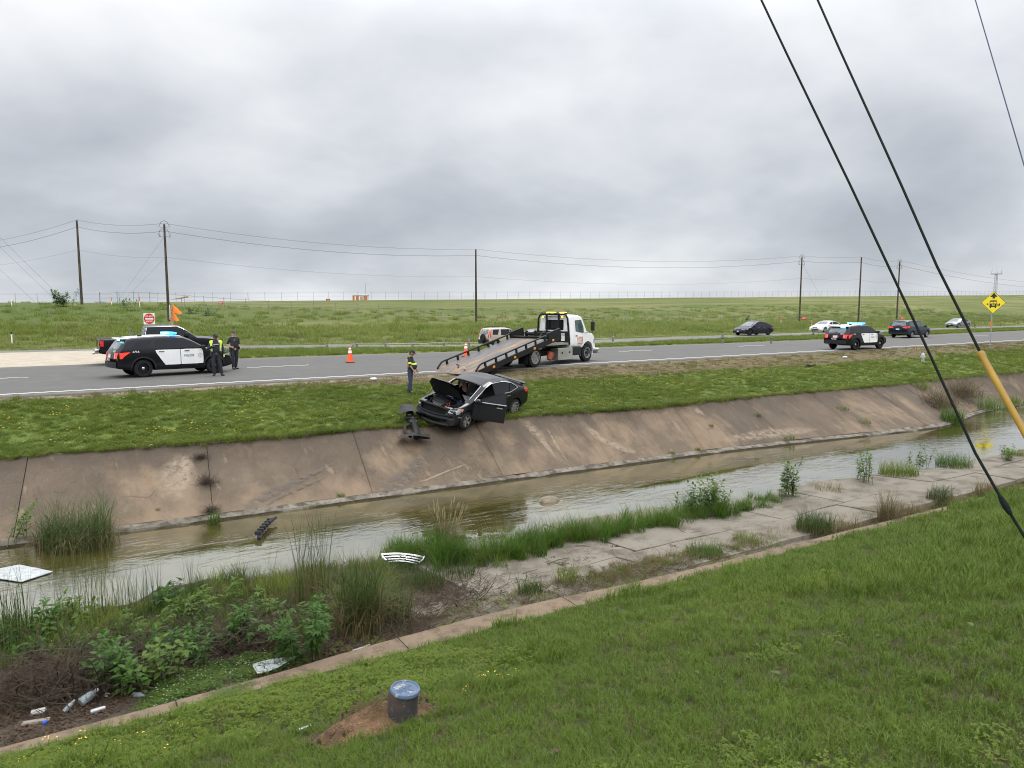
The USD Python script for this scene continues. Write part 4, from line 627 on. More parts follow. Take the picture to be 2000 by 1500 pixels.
cover('shore_growth', 'tangled low growth and dead stems at the water edge below the broken bumper piece', 'plant', [(blades(34, .30, .14, .008, 1.0, 41), 'grass_verge'), (blades(30, .26, .14, .008, 1.4, 42), 'reed_straw'), (twigs(16, .26, .1, 43, .12, .003, .4), 'dead_twig'), (chick(44, 0), 'pale_leaf'), (blades(26, .34, .1, .008, .7, 45), 'reed_green')], 0, 0, 0, 0, 700, 1.15, 10, [(330, 1180), (420, 1142), (560, 1128), (690, 1106), (770, 1112), (790, 1180), (700, 1240), (520, 1262), (400, 1245)])
cover('apron_dirt', 'brown silt, twigs and dry tufts lying on the left end of the apron', 'debris', [(twigs(12, .16, .09, 51, .03, .0025, .2), 'dead_twig'), (litterleaf(52), 'dead_leaf'), (blades(16, .08, .08, .005, 1.5, 53), 'grass_dry')], 0, 0, 0, 0, 200, 1.0, 11, [(800, 1200), (900, 1130), (1060, 1090), (1350, 1030), (1560, 985), (1500, 1030), (1300, 1085), (1000, 1180)])
cover('succulent_cover', 'grey-green creeping weed spilling over the kerb', 'plant', [(chick(13, 0), 'pale_leaf'), (chick(14, 0), 'pale_leaf')], 0, 0, 0, 0, 90, .8, 8, [(345, 1400), (420, 1355), (505, 1335), (480, 1352), (400, 1378)])
single('fallen_branch', tube(np.array([[0, 0, .02], [.10, .03, .10], [.22, .0, .2], [.36, .05, .25], [.5, .02, .22], [.6, .1, .08]]) * 1.1, [.012, .011, .010, .009, .007, .004], 6), 'reed_straw', 'pale bare curved branch arching above the dead brush', 'branch', M=mat4(H(125, 1300), 0.5))
b = H(1342, 1045); single('bare_branch', cat_([tube([[0, 0, 0], [-.12, .05, .03], [-.22, .1, .14], [-.16, .16, .30], [-.05, .18, .34]], [.008, .008, .007, .006, .004], 5), tube([[0, 0, 0], [.2, -.05, .02], [.35, -.02, .02]], [.008, .007, .004], 5)]), 'reed_straw', 'pale curling bare branch on the apron below the willow shoots', 'branch', M=mat4((b[0], b[1], b[2] + .05), -.3))
for k, (a, b, l, rz, lb) in enumerate(((1090, 1100, .6, .1, 'thin straight stick on the left part of the apron'), (1560, 985, .5, -.4, 'short stick by the right end of the waterside grass'), (1140, 1072, .4, -.7, 'small stick in front of the waterside grass'))):
    p = H(a, b); single('stick', tube([[-l / 2, 0, .05], [0, .02, .06], [l / 2, 0, .05]], [.012, .011, .007], 6), 'dead_twig', lb, 'stick', M=mat4((p[0], p[1], max(p[2], -2.42)), rz))
# ------------------------------------------------------------------ vehicles
plain('paint_black', (.005, .005, .0065), .12, spec=.38, coat=.0, var=.25, scale=3)
plain('paint_white', (.70, .70, .70), .35, coat=.7, var=.04, scale=3)
plain('paint_navy', (.007, .008, .014), .12, spec=.42, coat=.0, var=.2)
plain('paint_charcoal', (.0055, .0056, .0068), .13, spec=.36, coat=.0, var=.15)
plain('paint_tan', (.33, .285, .225), .38, coat=.8, var=.06)
plain('paint_grey', (.13, .135, .14), .35, metal=.4, coat=.8, var=.06)
plain('plastic_black', (.012, .012, .013), .6, spec=.25, var=.25); plain('rubber', (.014, .014, .015), .85, spec=.2, var=.3, bump=.4); plain('steel_black', (.010, .010, .011), .45, spec=.3, var=.2)
plain('chrome', (.78, .78, .78), .14, metal=1.0, var=.05); plain('alloy', (.42, .42, .43), .35, metal=.8, var=.08); plain('alloy_dark', (.16, .16, .165), .35, metal=.7, var=.1)
plain('dark_glass', (.007, .008, .010), .05, spec=.28, var=.1); plain('green_glass', (.035, .055, .050), .05, spec=.6, var=.3); plain('grey_glass', (.10, .115, .12), .06, spec=.7, var=.3)
plain('lamp_red', (.42, .015, .012), .15, coat=1, var=.15); plain('lamp_red_lit', (.6, .03, .02), .2, emit=(1, .05, .03), es=.8); plain('lamp_clear', (.22, .23, .24), .12, coat=1, var=.25, scale=25); plain('lamp_amber', (.65, .22, .02), .2, coat=1)
plain('led_blue', (.02, .08, .5), .2, emit=(.02, .22, 1.0), es=5.0); plain('led_blue_core', (.2, .6, .9), .2, emit=(.15, .75, 1.0), es=9.0); plain('led_yellow', (.6, .5, .02), .2, emit=(1, .85, .05), es=1.6); plain('led_amber', (.7, .35, .02), .2, emit=(1, .55, .08), es=4.0)
plain('plate_white', (.48, .48, .47), .5, var=.08); plain('letter_white', (.68, .68, .68), .5, var=.05); plain('letter_dark', (.05, .06, .10), .5); plain('letter_grey', (.25, .27, .30), .5); plain('letter_red', (.5, .05, .03), .5); plain('letter_orange', (.62, .30, .05), .5)
plain('seal_grey', (.30, .32, .36), .5)
plain('bed_steel', (.105, .10, .098), .48, metal=.55, var=.35, scale=1.3); plain('rust', (.36, .175, .06), .8, var=.4, scale=3); plain('aluminium', (.50, .50, .47), .28, metal=.9, var=.12, scale=2); plain('steel_frame', (.008, .008, .008), .5, spec=.22, var=.3)
plain('bucket_orange', (.26, .06, .03), .6, var=.2)
class Car:
    def __init__(s, top, bot, W, belt, tum, rr=.10, kf=.16, kr=.10, tf=.10, tr=.06, sm=.05, hump=None):
        top = np.array(top, float); s.xr, s.xf = top[0, 0], top[-1, 0]; g = np.arange(s.xr, s.xf + 1e-9, .01); z = np.interp(g, top[:, 0], top[:, 1])
        k = int(sm / .01) * 2 + 1; ker = np.hanning(k + 2)[1:-1]; ker /= ker.sum(); e0, e1 = z[0], z[-1]; zs = np.convolve(np.pad(z, k // 2, mode='edge'), ker, 'valid'); s.g, s.zt_ = g, zs; s.bot = np.array(bot, float)
        s.W, s.belt, s.tum, s.rr, s.kf, s.kr, s.tf, s.tr = W, belt, tum, rr, kf, kr, tf, tr
    def zt(s, x): return np.interp(x, s.g, s.zt_)
    def zb(s, x): return np.interp(x, s.bot[:, 0], s.bot[:, 1])
    def Y(s, x, z):
        x, z = np.broadcast_arrays(np.asarray(x, float), np.asarray(z, float)); zt, zb = s.zt(x), s.zb(x)
        w = s.W * (1 - s.tf * np.clip((x - s.xf + 1.0), 0, 1) ** 2 - s.tr * np.clip((s.xr + 1.0 - x), 0, 1) ** 2)
        zm = .62 * s.belt; bar = lambda q: 1 - .05 * ((q - zm) / (s.belt - .3)) ** 2
        y = w * bar(np.minimum(z, s.belt)) * (1 - .08 * np.clip((zb + .14 - z) / .14, 0, 1) ** 2) - s.tum * np.maximum(z - s.belt, 0)
        r = np.minimum(s.rr, .6 * (zt - zb)); f = (1 - (1 - np.clip((zt - z) / np.maximum(r, 1e-4), 0, 1)) ** 2.3) ** (1 / 2.3); return np.maximum(y * f, 0)
    def D(s, P):
        P = np.array(P, float); q = (P[:, 1] / s.W) ** 2; P[:, 0] += -s.kf * np.clip((P[:, 0] - s.xf + .9) / .9, 0, 1) * q + s.kr * np.clip((s.xr + .7 - P[:, 0]) / .7, 0, 1) * q; return P
    def mesh(s):
        xs = np.unique(np.round(np.concatenate([np.arange(s.xr, s.xr + .3, .02), np.arange(s.xr + .3, s.xf - .3, .06), np.arange(s.xf - .3, s.xf, .02), [s.xf]]), 4)); rows = []
        for x in xs:
            zt, zb = s.zt(x), s.zb(x); r = min(s.rr, .6 * (zt - zb)); z = np.concatenate([np.linspace(zb, zt - r, 17), zt - r + r * np.sin(np.linspace(0, np.pi / 2, 10))[1:]]); y = s.Y(x, z); y[-1] = 0
            L_ = np.stack([x + 0 * z, y, z], -1); rows.append(np.vstack([L_, (L_ * [1, -1, 1])[-2::-1]]))
        n = rows[0].shape[0]; P = s.D(np.vstack(rows)); i, j = np.meshgrid(np.arange(len(xs) - 1), np.arange(n), indexing='ij'); a, b = (i * n + j).ravel(), (i * n + (j + 1) % n).ravel()
        F = [np.stack([a, b + n, b], 1), np.stack([a, a + n, b + n], 1)]; h = n // 2
        for o, fl in ((0, 1), ((len(xs) - 1) * n, -1)):
            for j in range(h): q = np.array([[o + j, o + j + 1, o + n - 2 - j], [o + j, o + n - 2 - j, o + n - 1 - j]]); F.append(q[:, ::-1] if fl < 0 else q)
        m = trimesh.Trimesh(P, np.vstack(F), process=True); m.update_faces(m.nondegenerate_faces()); m.merge_vertices(); m.fix_normals(); return m
    def body(s, wheels, ra, depth=.36, cuts=()):
        M = man(s.mesh())
        for x in wheels:
            for sg_ in (1, -1):
                c = m3.Manifold.cylinder(depth + .4, ra, ra, 40).rotate((-90, 0, 0)).translate((x, s.W - depth if sg_ > 0 else -s.W - .4, wheels[x])); M = M - c
        for c in cuts: M = M - c
        return unman(M)
    def side(s, poly, eps=.004, sgn=-1, step=.1):
        v, f = tri2d(poly, step); P = np.stack([v[:, 0], sgn * (s.Y(v[:, 0], v[:, 1]) + eps), v[:, 1]], -1); return trimesh.Trimesh(s.D(P), f if sgn < 0 else f[:, ::-1], process=False)
    def side_text(s, t, x, z, h, eps=.006, sgn=-1, bold=True):
        m = text_mesh(t, h, .001, bold); v = m.vertices.copy(); xx = x + v[:, 0] * (1 if sgn < 0 else -1); zz = z + v[:, 1]; return trimesh.Trimesh(s.D(np.stack([xx, sgn * (s.Y(xx, zz) + eps + v[:, 2]), zz], -1)), m.faces, process=False)
    def xend(s, y, z, rear=True, reach=1.6):
        y = np.abs(y); lo = np.full_like(z, s.xr if rear else s.xf); hi = lo + (reach if rear else -reach)
        ins = lambda x: (s.zt(x) > z) & (s.Y(x, z) >= y)
        n = 160; best = hi.copy(); done = np.zeros(len(z), bool)
        for t in np.linspace(0, 1, n):
            x = lo + (hi - lo) * t; k = ins(x) & ~done; best[k] = x[k]; done |= k
        return best
    def end(s, poly, eps=.006, rear=True, step=.08):
        v, f = tri2d(poly, step); x = s.xend(v[:, 0], v[:, 1], rear); P = s.D(np.stack([x, v[:, 0], v[:, 1]], -1)); P[:, 0] += -eps if rear else eps; return trimesh.Trimesh(P, f, process=False)
    def end_text(s, t, y, z, h, eps=.010, rear=True, bold=True):
        m = text_mesh(t, h, .001, bold); v = m.vertices.copy(); yy = y - v[:, 0] if rear else y + v[:, 0]; zz = z + v[:, 1]; P = s.D(np.stack([s.xend(yy, zz, rear), yy, zz], -1)); P[:, 0] += -(eps + v[:, 2]) if rear else eps + v[:, 2]; return trimesh.Trimesh(P, m.faces, process=False)
    def top(s, poly, eps=.004, step=.08, lim=.5):
        v, f = tri2d(poly, step); zt = s.zt(v[:, 0]); z = zt - lim; ok = np.zeros(len(v), bool)
        for t in np.linspace(0, 1, 200):
            q = zt - lim * t ** 2; k = (s.Y(v[:, 0], q) >= np.abs(v[:, 1])) & ~ok; z[k] = q[k]; ok |= k
        P = s.D(np.stack([v[:, 0], v[:, 1], z], -1)); P[:, 2] += eps; P[:, 0] += 0; return trimesh.Trimesh(P, f, process=False)
def PG(*p): return sg.Polygon(p)
def soft(p, r=.03): return p.buffer(-r).buffer(2 * r).buffer(-r)
def add_wheel(parent, x, y, R, w, style, steer=0.0, z=None):
    """wheel > rim, hub cap; y < 0 is the right side. The wheel's outer face looks away from the car."""
    sgn = -1 if y < 0 else 1; rr = R * (.66 if style != 'truck' else .60)
    ty = lathe([(rr, -w / 2), (rr + .015, -w / 2 - .002), (R - .045, -w / 2 + .004), (R - .012, -w / 2 + .03), (R, -w / 2 + .06), (R, w / 2 - .06), (R - .012, w / 2 - .03), (R - .045, w / 2 - .004), (rr + .015, w / 2 + .002), (rr, w / 2), (rr - .01, w / 2 - .05), (rr - .01, -w / 2 + .05), (rr, -w / 2)], 36, 'y')
    M = mat4((x, y, R if z is None else z), steer); p = obj('wheel', xf(ty, M), 'rubber', parent, 40); o = sgn * w / 2
    def L2(mesh): return xf(mesh, M)
    dish = lathe([(0, 0), (rr * .3, 0), (rr * .92, -.02), (rr, .02)], 32, 'y')
    if sgn < 0: dish = xf(dish, np.diag([1, -1, 1, 1.0]))
    dark = style in ('steel',)
    obj('rim', L2(cat_([mv(dish, 0, o - sgn * .075, 0), mv(lathe([(rr * .9, 0), (rr + .006, -.012 * sgn), (rr + .006, .02 * sgn), (rr * .9, .02 * sgn), (rr * .9, 0)], 32, 'y'), 0, o - sgn * .02, 0)])), {'steel': 'steel_black', 'truck': 'alloy', 'alloy': 'alloy', 'alloy_dark': 'alloy_dark', 'black': 'steel_black'}[style], p, 35)
    if style == 'steel':
        h = [mv(lathe([(.0, -.03), (rr * .12, -.03), (rr * .12, .03), (0, .03)], 10, 'y'), rr * .62 * math.cos(a), o - sgn * .062, rr * .62 * math.sin(a)) for a in np.arange(8) * .785]
        obj('rim_hole', L2(cat_(h)), 'rubber', p); c = trimesh.creation.icosphere(2, rr * .27); c.vertices *= [1, .45, 1]; obj('hub_cap', L2(mv(c, 0, o - sgn * .06, 0)), 'chrome', p, True)
    elif style == 'truck':
        obj('hub', L2(cat_([mv(lathe([(0, -.05), (rr * .34, -.05), (rr * .30, .06), (0, .06)], 20, 'y'), 0, o - sgn * .04, 0)] + [mv(lathe([(.0, -.02), (.03, -.02), (.03, .02), (0, .02)], 8, 'y'), rr * .62 * math.cos(a), o - sgn * .055, rr * .62 * math.sin(a)) for a in np.arange(10) * .628])), 'steel_black', p)
    else:
        sp = []
        n = 5 if style != 'alloy' else 9
        for k in range(n):
            for d in ((-.12, .12) if n == 5 else (0,)):
                a = k * 2 * np.pi / n + d; q = box(.04, rr * .97, -.012, .014, -.022 if n == 5 else -.018, .022 if n == 5 else .018); q.apply_transform(trimesh.transformations.rotation_matrix(-a, [0, 1, 0])); sp.append(mv(q, 0, o - sgn * .03, 0))
        obj('spokes', L2(cat_(sp)), {'alloy': 'alloy', 'alloy_dark': 'alloy', 'black': 'steel_black'}[style], p); obj('hub_cap', L2(mv(lathe([(0, -.012), (.05, -.012), (.04, .02), (0, .02)], 14, 'y'), 0, o - sgn * .03, 0)), 'alloy_dark', p)
    return p
def mirror(parent, x, y, z, mat='plastic_black', s=1.0):
    sgn = 1 if y > 0 else -1; obj('mirror', cat_([rbox(x - .06 * s, x + .09 * s, min(y, y + sgn * .22 * s), max(y, y + sgn * .22 * s), z - .07 * s, z + .09 * s, .045 * s), rbox(x - .03, x + .05, min(y - sgn * .08, y + sgn * .04), max(y - sgn * .08, y + sgn * .04), z - .09 * s, z - .03 * s, .015)]), mat, parent, 40)
def arch(c, xc, zc, r0, r1, mat, parent, eps=.014):
    ring = sg.Point(xc, zc).buffer(r1, 24).difference(sg.Point(xc, zc).buffer(r0, 24)).intersection(sg.box(c.xr, c.zb(xc) + .0, c.xf, 3))
    for sgn in (-1, 1): obj('wheel_arch', c.side(ring, eps, sgn, .06), mat, parent)
# ---- police SUV
def police_suv(name, label, M, number, group):
    R = .385; ax = (-1.5125, 1.5125)
    c = Car([(-2.60, .72), (-2.59, .92), (-2.55, 1.10), (-2.47, 1.20), (-2.30, 1.44), (-2.16, 1.62), (-2.10, 1.70), (-1.8, 1.745), (-.9, 1.785), (-.1, 1.78), (.25, 1.73), (.55, 1.60), (.95, 1.36), (1.22, 1.19), (1.35, 1.155), (1.9, 1.10), (2.2, 1.03), (2.34, .93), (2.40, .78), (2.44, .60)],
            [(-2.6, .42), (-2.2, .36), (-1.9, .30), (1.9, .26), (2.2, .30), (2.44, .36)], .985, 1.17, .34, .11)
    t = thing(name, label, 'police car', M, group); obj('body', c.body({ax[0]: R, ax[1]: R}, .455), 'paint_black', t, 32)
    obj('roof_panel', c.top(soft(PG((-2.08, -.60), (-2.02, -.68), (-.2, -.66), (.26, -.60), (.40, -.5), (.40, .5), (.26, .60), (-.2, .66), (-2.02, .68), (-2.08, .60))), .005), 'paint_white', t, True)
    ws = c.top(PG((.48, -.56), (1.12, -.72), (1.16, 0), (1.12, .72), (.48, .56)), .006); obj('windshield', ws, 'dark_glass', t, True)
    obj('hood', c.top(soft(PG((1.32, -.72), (2.22, -.62), (2.30, 0), (2.22, .62), (1.32, .72))), .005), 'paint_white', t, True)
    za = lambda k: sg.Point(ax[k], R).buffer(.47, 24)
    for sgn in (-1, 1):
        rear = PG((-1.02, 1.16), (-.98, 1.04), (-.74, .66), (-.62, .50), (.01, .50), (.01, 1.16)).difference(za(0)); front = PG((.035, 1.16), (.035, .50), (.98, .50), (1.0, .62), (.99, 1.02), (.94, 1.16)).difference(za(1))
        for d, hx in ((rear, -.88), (front, .18)):
            p = obj('door', c.side(soft(d, .015), .007, sgn), 'paint_white', t, True); obj('door_handle', c.side(soft(sg.box(hx, 1.065, hx + .22, 1.10), .012), .03, sgn), 'plastic_black', p)
        obj('rocker', c.side(PG((-1.03, .30), (-1.0, .40), (-.62, .485), (.96, .485), (1.05, .30)).difference(za(0)).difference(za(1)), .012, sgn), 'plastic_black', t)
        for q in (PG((-1.02, 1.21), (-.97, 1.60), (-.02, 1.64), (.0, 1.21)), PG((.05, 1.21), (.03, 1.64), (.28, 1.62), (.62, 1.46), (.98, 1.22)), PG((-1.98, 1.24), (-1.70, 1.52), (-1.10, 1.59), (-1.18, 1.42), (-1.35, 1.22))):
            obj('window', c.side(soft(q, .02), .005, sgn), 'dark_glass', t, True)
        obj('quarter_bar', c.side(PG((-.85, 1.21), (-.81, 1.21), (-.60, 1.60), (-.64, 1.60)), .009, sgn), 'plastic_black', t)
        obj('lettering', c.side_text('POLICE', .16 if sgn < 0 else .72, .83, .085, .011, sgn), 'letter_dark', t); obj('unit_number', c.side_text(number, -1.93 if sgn < 0 else -1.40, 1.075, .075, .008, sgn), 'letter_white', t)
        rg = sg.Point(.86, .86).buffer(.105, 20); obj('seal', c.side(rg.difference(rg.buffer(-.018)).union(sg.Point(.86, .86).buffer(.06).difference(PG((.80, .85), (.86, .90), (.92, .85), (.92, .83), (.80, .83)))), .010, sgn, .04), 'seal_grey', t)
        tl = obj('taillight', c.side(PG((-2.50, 1.08), (-2.02, 1.10), (-2.30, .93), (-2.40, .83), (-2.50, .83)), .010, sgn, .05), 'lamp_red_lit', t); 
        obj('taillight', c.end(sg.box(.58, .84, .86, 1.08) if sgn > 0 else sg.box(-.86, .84, -.58, 1.08), .012), 'lamp_red_lit', t); obj('reverse_lamp', c.end(sg.box(.60, .86, .68, 1.02) if sgn > 0 else sg.box(-.68, .86, -.60, 1.02), .018), 'lamp_clear', t)
        obj('headlight', c.side(PG((1.98, .92), (2.30, .90), (2.33, .78), (2.05, .82)), .010, sgn, .05), 'lamp_clear', t); mirror(t, .98, sgn * .90, 1.22)
        obj('roof_pod', rbox(-1.55, -1.38, sgn * .40 - .07, sgn * .40 + .07, 1.74, 1.81, .03), 'plastic_black', t, 40)
    for k in (0, 1): arch(c, ax[k], R, .452, .525, 'plastic_black', t)
    obj('rear_window', c.end(soft(PG((-.66, 1.22), (-.56, 1.56), (.56, 1.56), (.66, 1.22)), .04), .008), 'grey_glass', t, True); obj('wiper', c.end(PG((-.05, 1.245), (-.05, 1.275), (.32, 1.262)), .03), 'plastic_black', t)
    sp = obj('spoiler', rbox(-2.30, -2.00, -.66, .66, 1.63, 1.69, .028), 'paint_white', t, 40); obj('rear_light_bar', rbox(-2.315, -2.28, -.56, -.22, 1.58, 1.635, .015), 'led_blue_core', sp)
    obj('bumper', c.end(soft(sg.box(-.86, .44, .86, .70), .03), .035), 'plastic_black', t); obj('license_plate', c.end(sg.box(-.16, .86, .16, 1.02), .016), 'plate_white', t)
    for s_ in (-1, 1): obj('plate_light', c.end(sg.box(min(s_ * .19, s_ * .25), .86, max(s_ * .19, s_ * .25), 1.02), .016), 'lamp_red', t)
    obj('lettering', c.end_text('POLICE', .30, .735, .082), 'letter_white', t); obj('unit_number', c.end_text(number, -.34, 1.105, .07), 'letter_white', t)
    obj('push_bar', cat_([tube([(2.42, -.45, .45), (2.52, -.45, .7), (2.42, -.43, .98)], .03), tube([(2.42, .45, .45), (2.52, .45, .7), (2.42, .43, .98)], .03), rod((2.5, -.45, .75), (2.5, .45, .75), .03)]), 'steel_black', t)
    lb = obj('light_bar', rbox(-.30, .02, -.62, .62, 1.80, 1.90, .035), 'led_blue', t, 40)
    for k in range(6): y = -.52 + k * .205; obj('led_module', rbox(-.315, .03, y - .065, y + .065, 1.825, 1.875, .02), 'led_blue_core', lb)
    obj('antenna', rod((-.62, -.15, 1.77), (-.66, -.15, 1.98), .008, .003, 5), 'plastic_black', t)
    for x in ax:
        for y in (-.83, .83): add_wheel(t, x, y, R, .25, 'steel')
    return t
p = at_z(281, 737, .0); police_suv('police_suv', 'black and white police SUV numbered 4718 with blue lights, officers at its front', mat4((p[0] + 1.5125 * math.cos(.17) - .9 * math.sin(.17), p[1] + .9 * math.cos(.17) + 1.5125 * math.sin(.17), 0), .17), '4718', 'police SUVs with blue lights on')
p, q = at_z(1669, 683.5, .0), at_z(1713, 681.2, .0); a = math.atan2(q[1] - p[1], q[0] - p[0]); print('suv2', p, q, math.degrees(a), np.hypot(*(q - p)[:2]))
police_suv('police_suv', 'black and white police SUV driving off on the right, wreck and tow truck behind it', mat4((p[0] + 1.5125, p[1] + .83, zroad(p[0], p[1])), a * .4), '5827', 'police SUVs with blue lights on')
# ---- pickup
def pickup(M):
    R = .42; ax = (-1.86, 1.86)
    c = Car([(-3.12, .90), (-3.11, 1.34), (-3.08, 1.40), (-.98, 1.42), (-.93, 1.62), (-.86, 1.95), (-.75, 2.02), (.2, 2.06), (.75, 2.02), (1.0, 1.92), (1.6, 1.47), (1.70, 1.42), (2.4, 1.37), (2.85, 1.30), (2.98, 1.2), (3.02, .8)], [(-3.12, .62), (-2.6, .55), (2.6, .50), (3.02, .55)], 1.0, 1.33, .26, .11, kf=.2, sm=.04)
    t = thing('pickup_truck', 'black crew cab pickup truck parked behind the police SUV numbered 4718', 'pickup truck', M); obj('body', c.body({ax[0]: R, ax[1]: R}, .50, .42), 'paint_charcoal', t, 32)
    for sgn in (-1, 1):
        for q in (PG((-.82, 1.44), (-.76, 1.92), (.12, 1.96), (.12, 1.42)), PG((.20, 1.42), (.20, 1.96), (.80, 1.92), (1.12, 1.74), (1.42, 1.50), (1.3, 1.43))): obj('window', c.side(soft(q, .02), .006, sgn), 'dark_glass', t, True)
        obj('door', c.side(soft(sg.box(-.92, .62, .14, 1.40), .02).difference(sg.Point(ax[0], R).buffer(.56)), .006, sgn), 'paint_charcoal', t, True); obj('door', c.side(soft(sg.box(.17, .62, 1.28, 1.40), .02).difference(sg.Point(ax[1], R).buffer(.56)), .006, sgn), 'paint_charcoal', t, True)
        obj('taillight', c.side(soft(sg.box(-3.09, .98, -2.90, 1.28), .04), .012, sgn), 'lamp_red', t); mirror(t, 1.12, sgn * .98, 1.52, s=1.4)
        obj('taillight', c.end(sg.box(.70, .98, .90, 1.26) if sgn > 0 else sg.box(-.90, .98, -.70, 1.26), .012), 'lamp_red', t)
        obj('cab_trim', c.side(PG((-.90, 1.96), (-.80, 2.0), (.70, 1.995), (1.08, 1.83), (1.60, 1.46), (1.55, 1.46), (1.05, 1.79), (.70, 1.955), (-.78, 1.96), (-.90, 1.45), (-.95, 1.45)), .010, sgn, .05), 'chrome', t)
    obj('bed_cover', c.top(sg.box(-3.06, -.84, -1.0, .84), .012), 'plastic_black', t); obj('rear_window', c.end(soft(PG((-.62, 1.50), (-.55, 1.92), (.55, 1.92), (.62, 1.50)), .03), .008, True), 'grey_glass', t)
    obj('windshield', c.top(PG((1.02, -.60), (1.56, -.74), (1.58, 0), (1.56, .74), (1.02, .60)), .006), 'dark_glass', t, True); obj('bumper', cat_([rbox(-3.26, -3.05, -.92, .92, .62, .84, .04), rbox(-3.35, -3.2, -.06, .06, .55, .63, .02)]), 'chrome', t, 40)
    obj('front_bumper', rbox(2.80, 3.06, -.9, .9, .55, .80, .06), 'chrome', t, 40); obj('tailgate_trim', c.end(sg.box(-.66, .96, .66, 1.30), .01), 'paint_charcoal', t)
    for k in (0, 1): arch(c, ax[k], R, .497, .55, 'plastic_black', t)
    for x in ax:
        for y in (-.85, .85): add_wheel(t, x, y, R, .27, 'alloy')
    return t
p = at_z(187, 713, .05); pickup(mat4((p[0] + 3.25, p[1] + 1.0, zroad(p[0], p[1])), .0))
# ---- smaller traffic
def glazing(c, t, wins, mat='dark_glass'):
    for sgn in (-1, 1):
        for q in wins: obj('window', c.side(soft(PG(*q), .02), .005, sgn), mat, t, True)
def wheels4(t, ax, y, R, w, style):
    for x in ax:
        for s in (-1, 1): add_wheel(t, x, s * y, R, w, style)
def crv(M):
    R = .34; ax = (-1.31, 1.31); c = Car([(-2.10, .55), (-2.09, .95), (-2.05, 1.08), (-1.95, 1.35), (-1.84, 1.58), (-1.76, 1.63), (-1.0, 1.67), (-.1, 1.66), (.2, 1.60), (.95, 1.10), (1.05, 1.04), (1.7, .96), (2.0, .86), (2.1, .6)], [(-2.1, .38), (-1.7, .28), (1.8, .24), (2.1, .32)], .89, 1.04, .27, .09)
    t = thing('crossover', 'tan crossover with roof rails and spare wheel, seen over the tilted tow bed', 'car', M); obj('body', c.body({ax[0]: R, ax[1]: R}, .40), 'paint_tan', t, 32)
    glazing(c, t, [[(-1.72, 1.10), (-1.60, 1.50), (-.98, 1.53), (-1.12, 1.18), (-1.2, 1.08)], [(-.86, 1.06), (-.80, 1.53), (.02, 1.53), (.04, 1.05)], [(.08, 1.05), (.06, 1.53), (.26, 1.50), (.82, 1.10), (.7, 1.05)]])
    for sgn in (-1, 1):
        obj('taillight', c.side(PG((-2.0, .88), (-1.90, .9), (-1.78, 1.52), (-1.86, 1.52), (-2.0, 1.2)), .012, sgn, .05), 'lamp_red', t); obj('taillight', c.end(PG((sgn * .66, .86), (sgn * .80, .86), (sgn * .74, 1.50), (sgn * .66, 1.50)).buffer(0), .012), 'lamp_red', t)
        obj('roof_rail', tube([(-1.55, sgn * .60, 1.64), (-1.5, sgn * .60, 1.72), (-.2, sgn * .60, 1.73), (-.1, sgn * .60, 1.66)], .02), 'plastic_black', t); mirror(t, .62, sgn * .84, 1.08)
        obj('cladding', c.side(sg.box(-2.0, .30, 2.0, .52).difference(sg.Point(ax[0], R).buffer(.41)).difference(sg.Point(ax[1], R).buffer(.41)), .012, sgn), 'plastic_black', t)
    obj('rear_window', c.end(soft(PG((-.58, 1.10), (-.52, 1.52), (.52, 1.52), (.58, 1.10)), .03), .008), 'grey_glass', t); obj('wiper', c.end(PG((0, 1.12), (.03, 1.12), (-.22, 1.38)), .02), 'plastic_black', t); obj('bumper', c.end(soft(sg.box(-.82, .38, .82, .66), .03), .04), 'plastic_black', t)
    obj('spare_wheel', mv(lathe([(0, -.09), (.30, -.09), (.335, -.05), (.335, .06), (0, .06)], 26, 'x'), -2.17, -.12, .82), 'rubber', t, 40); obj('license_plate', c.end(sg.box(.36, .70, .66, .86), .03), 'plate_white', t); wheels4(t, ax, .76, R, .21, 'alloy'); return t
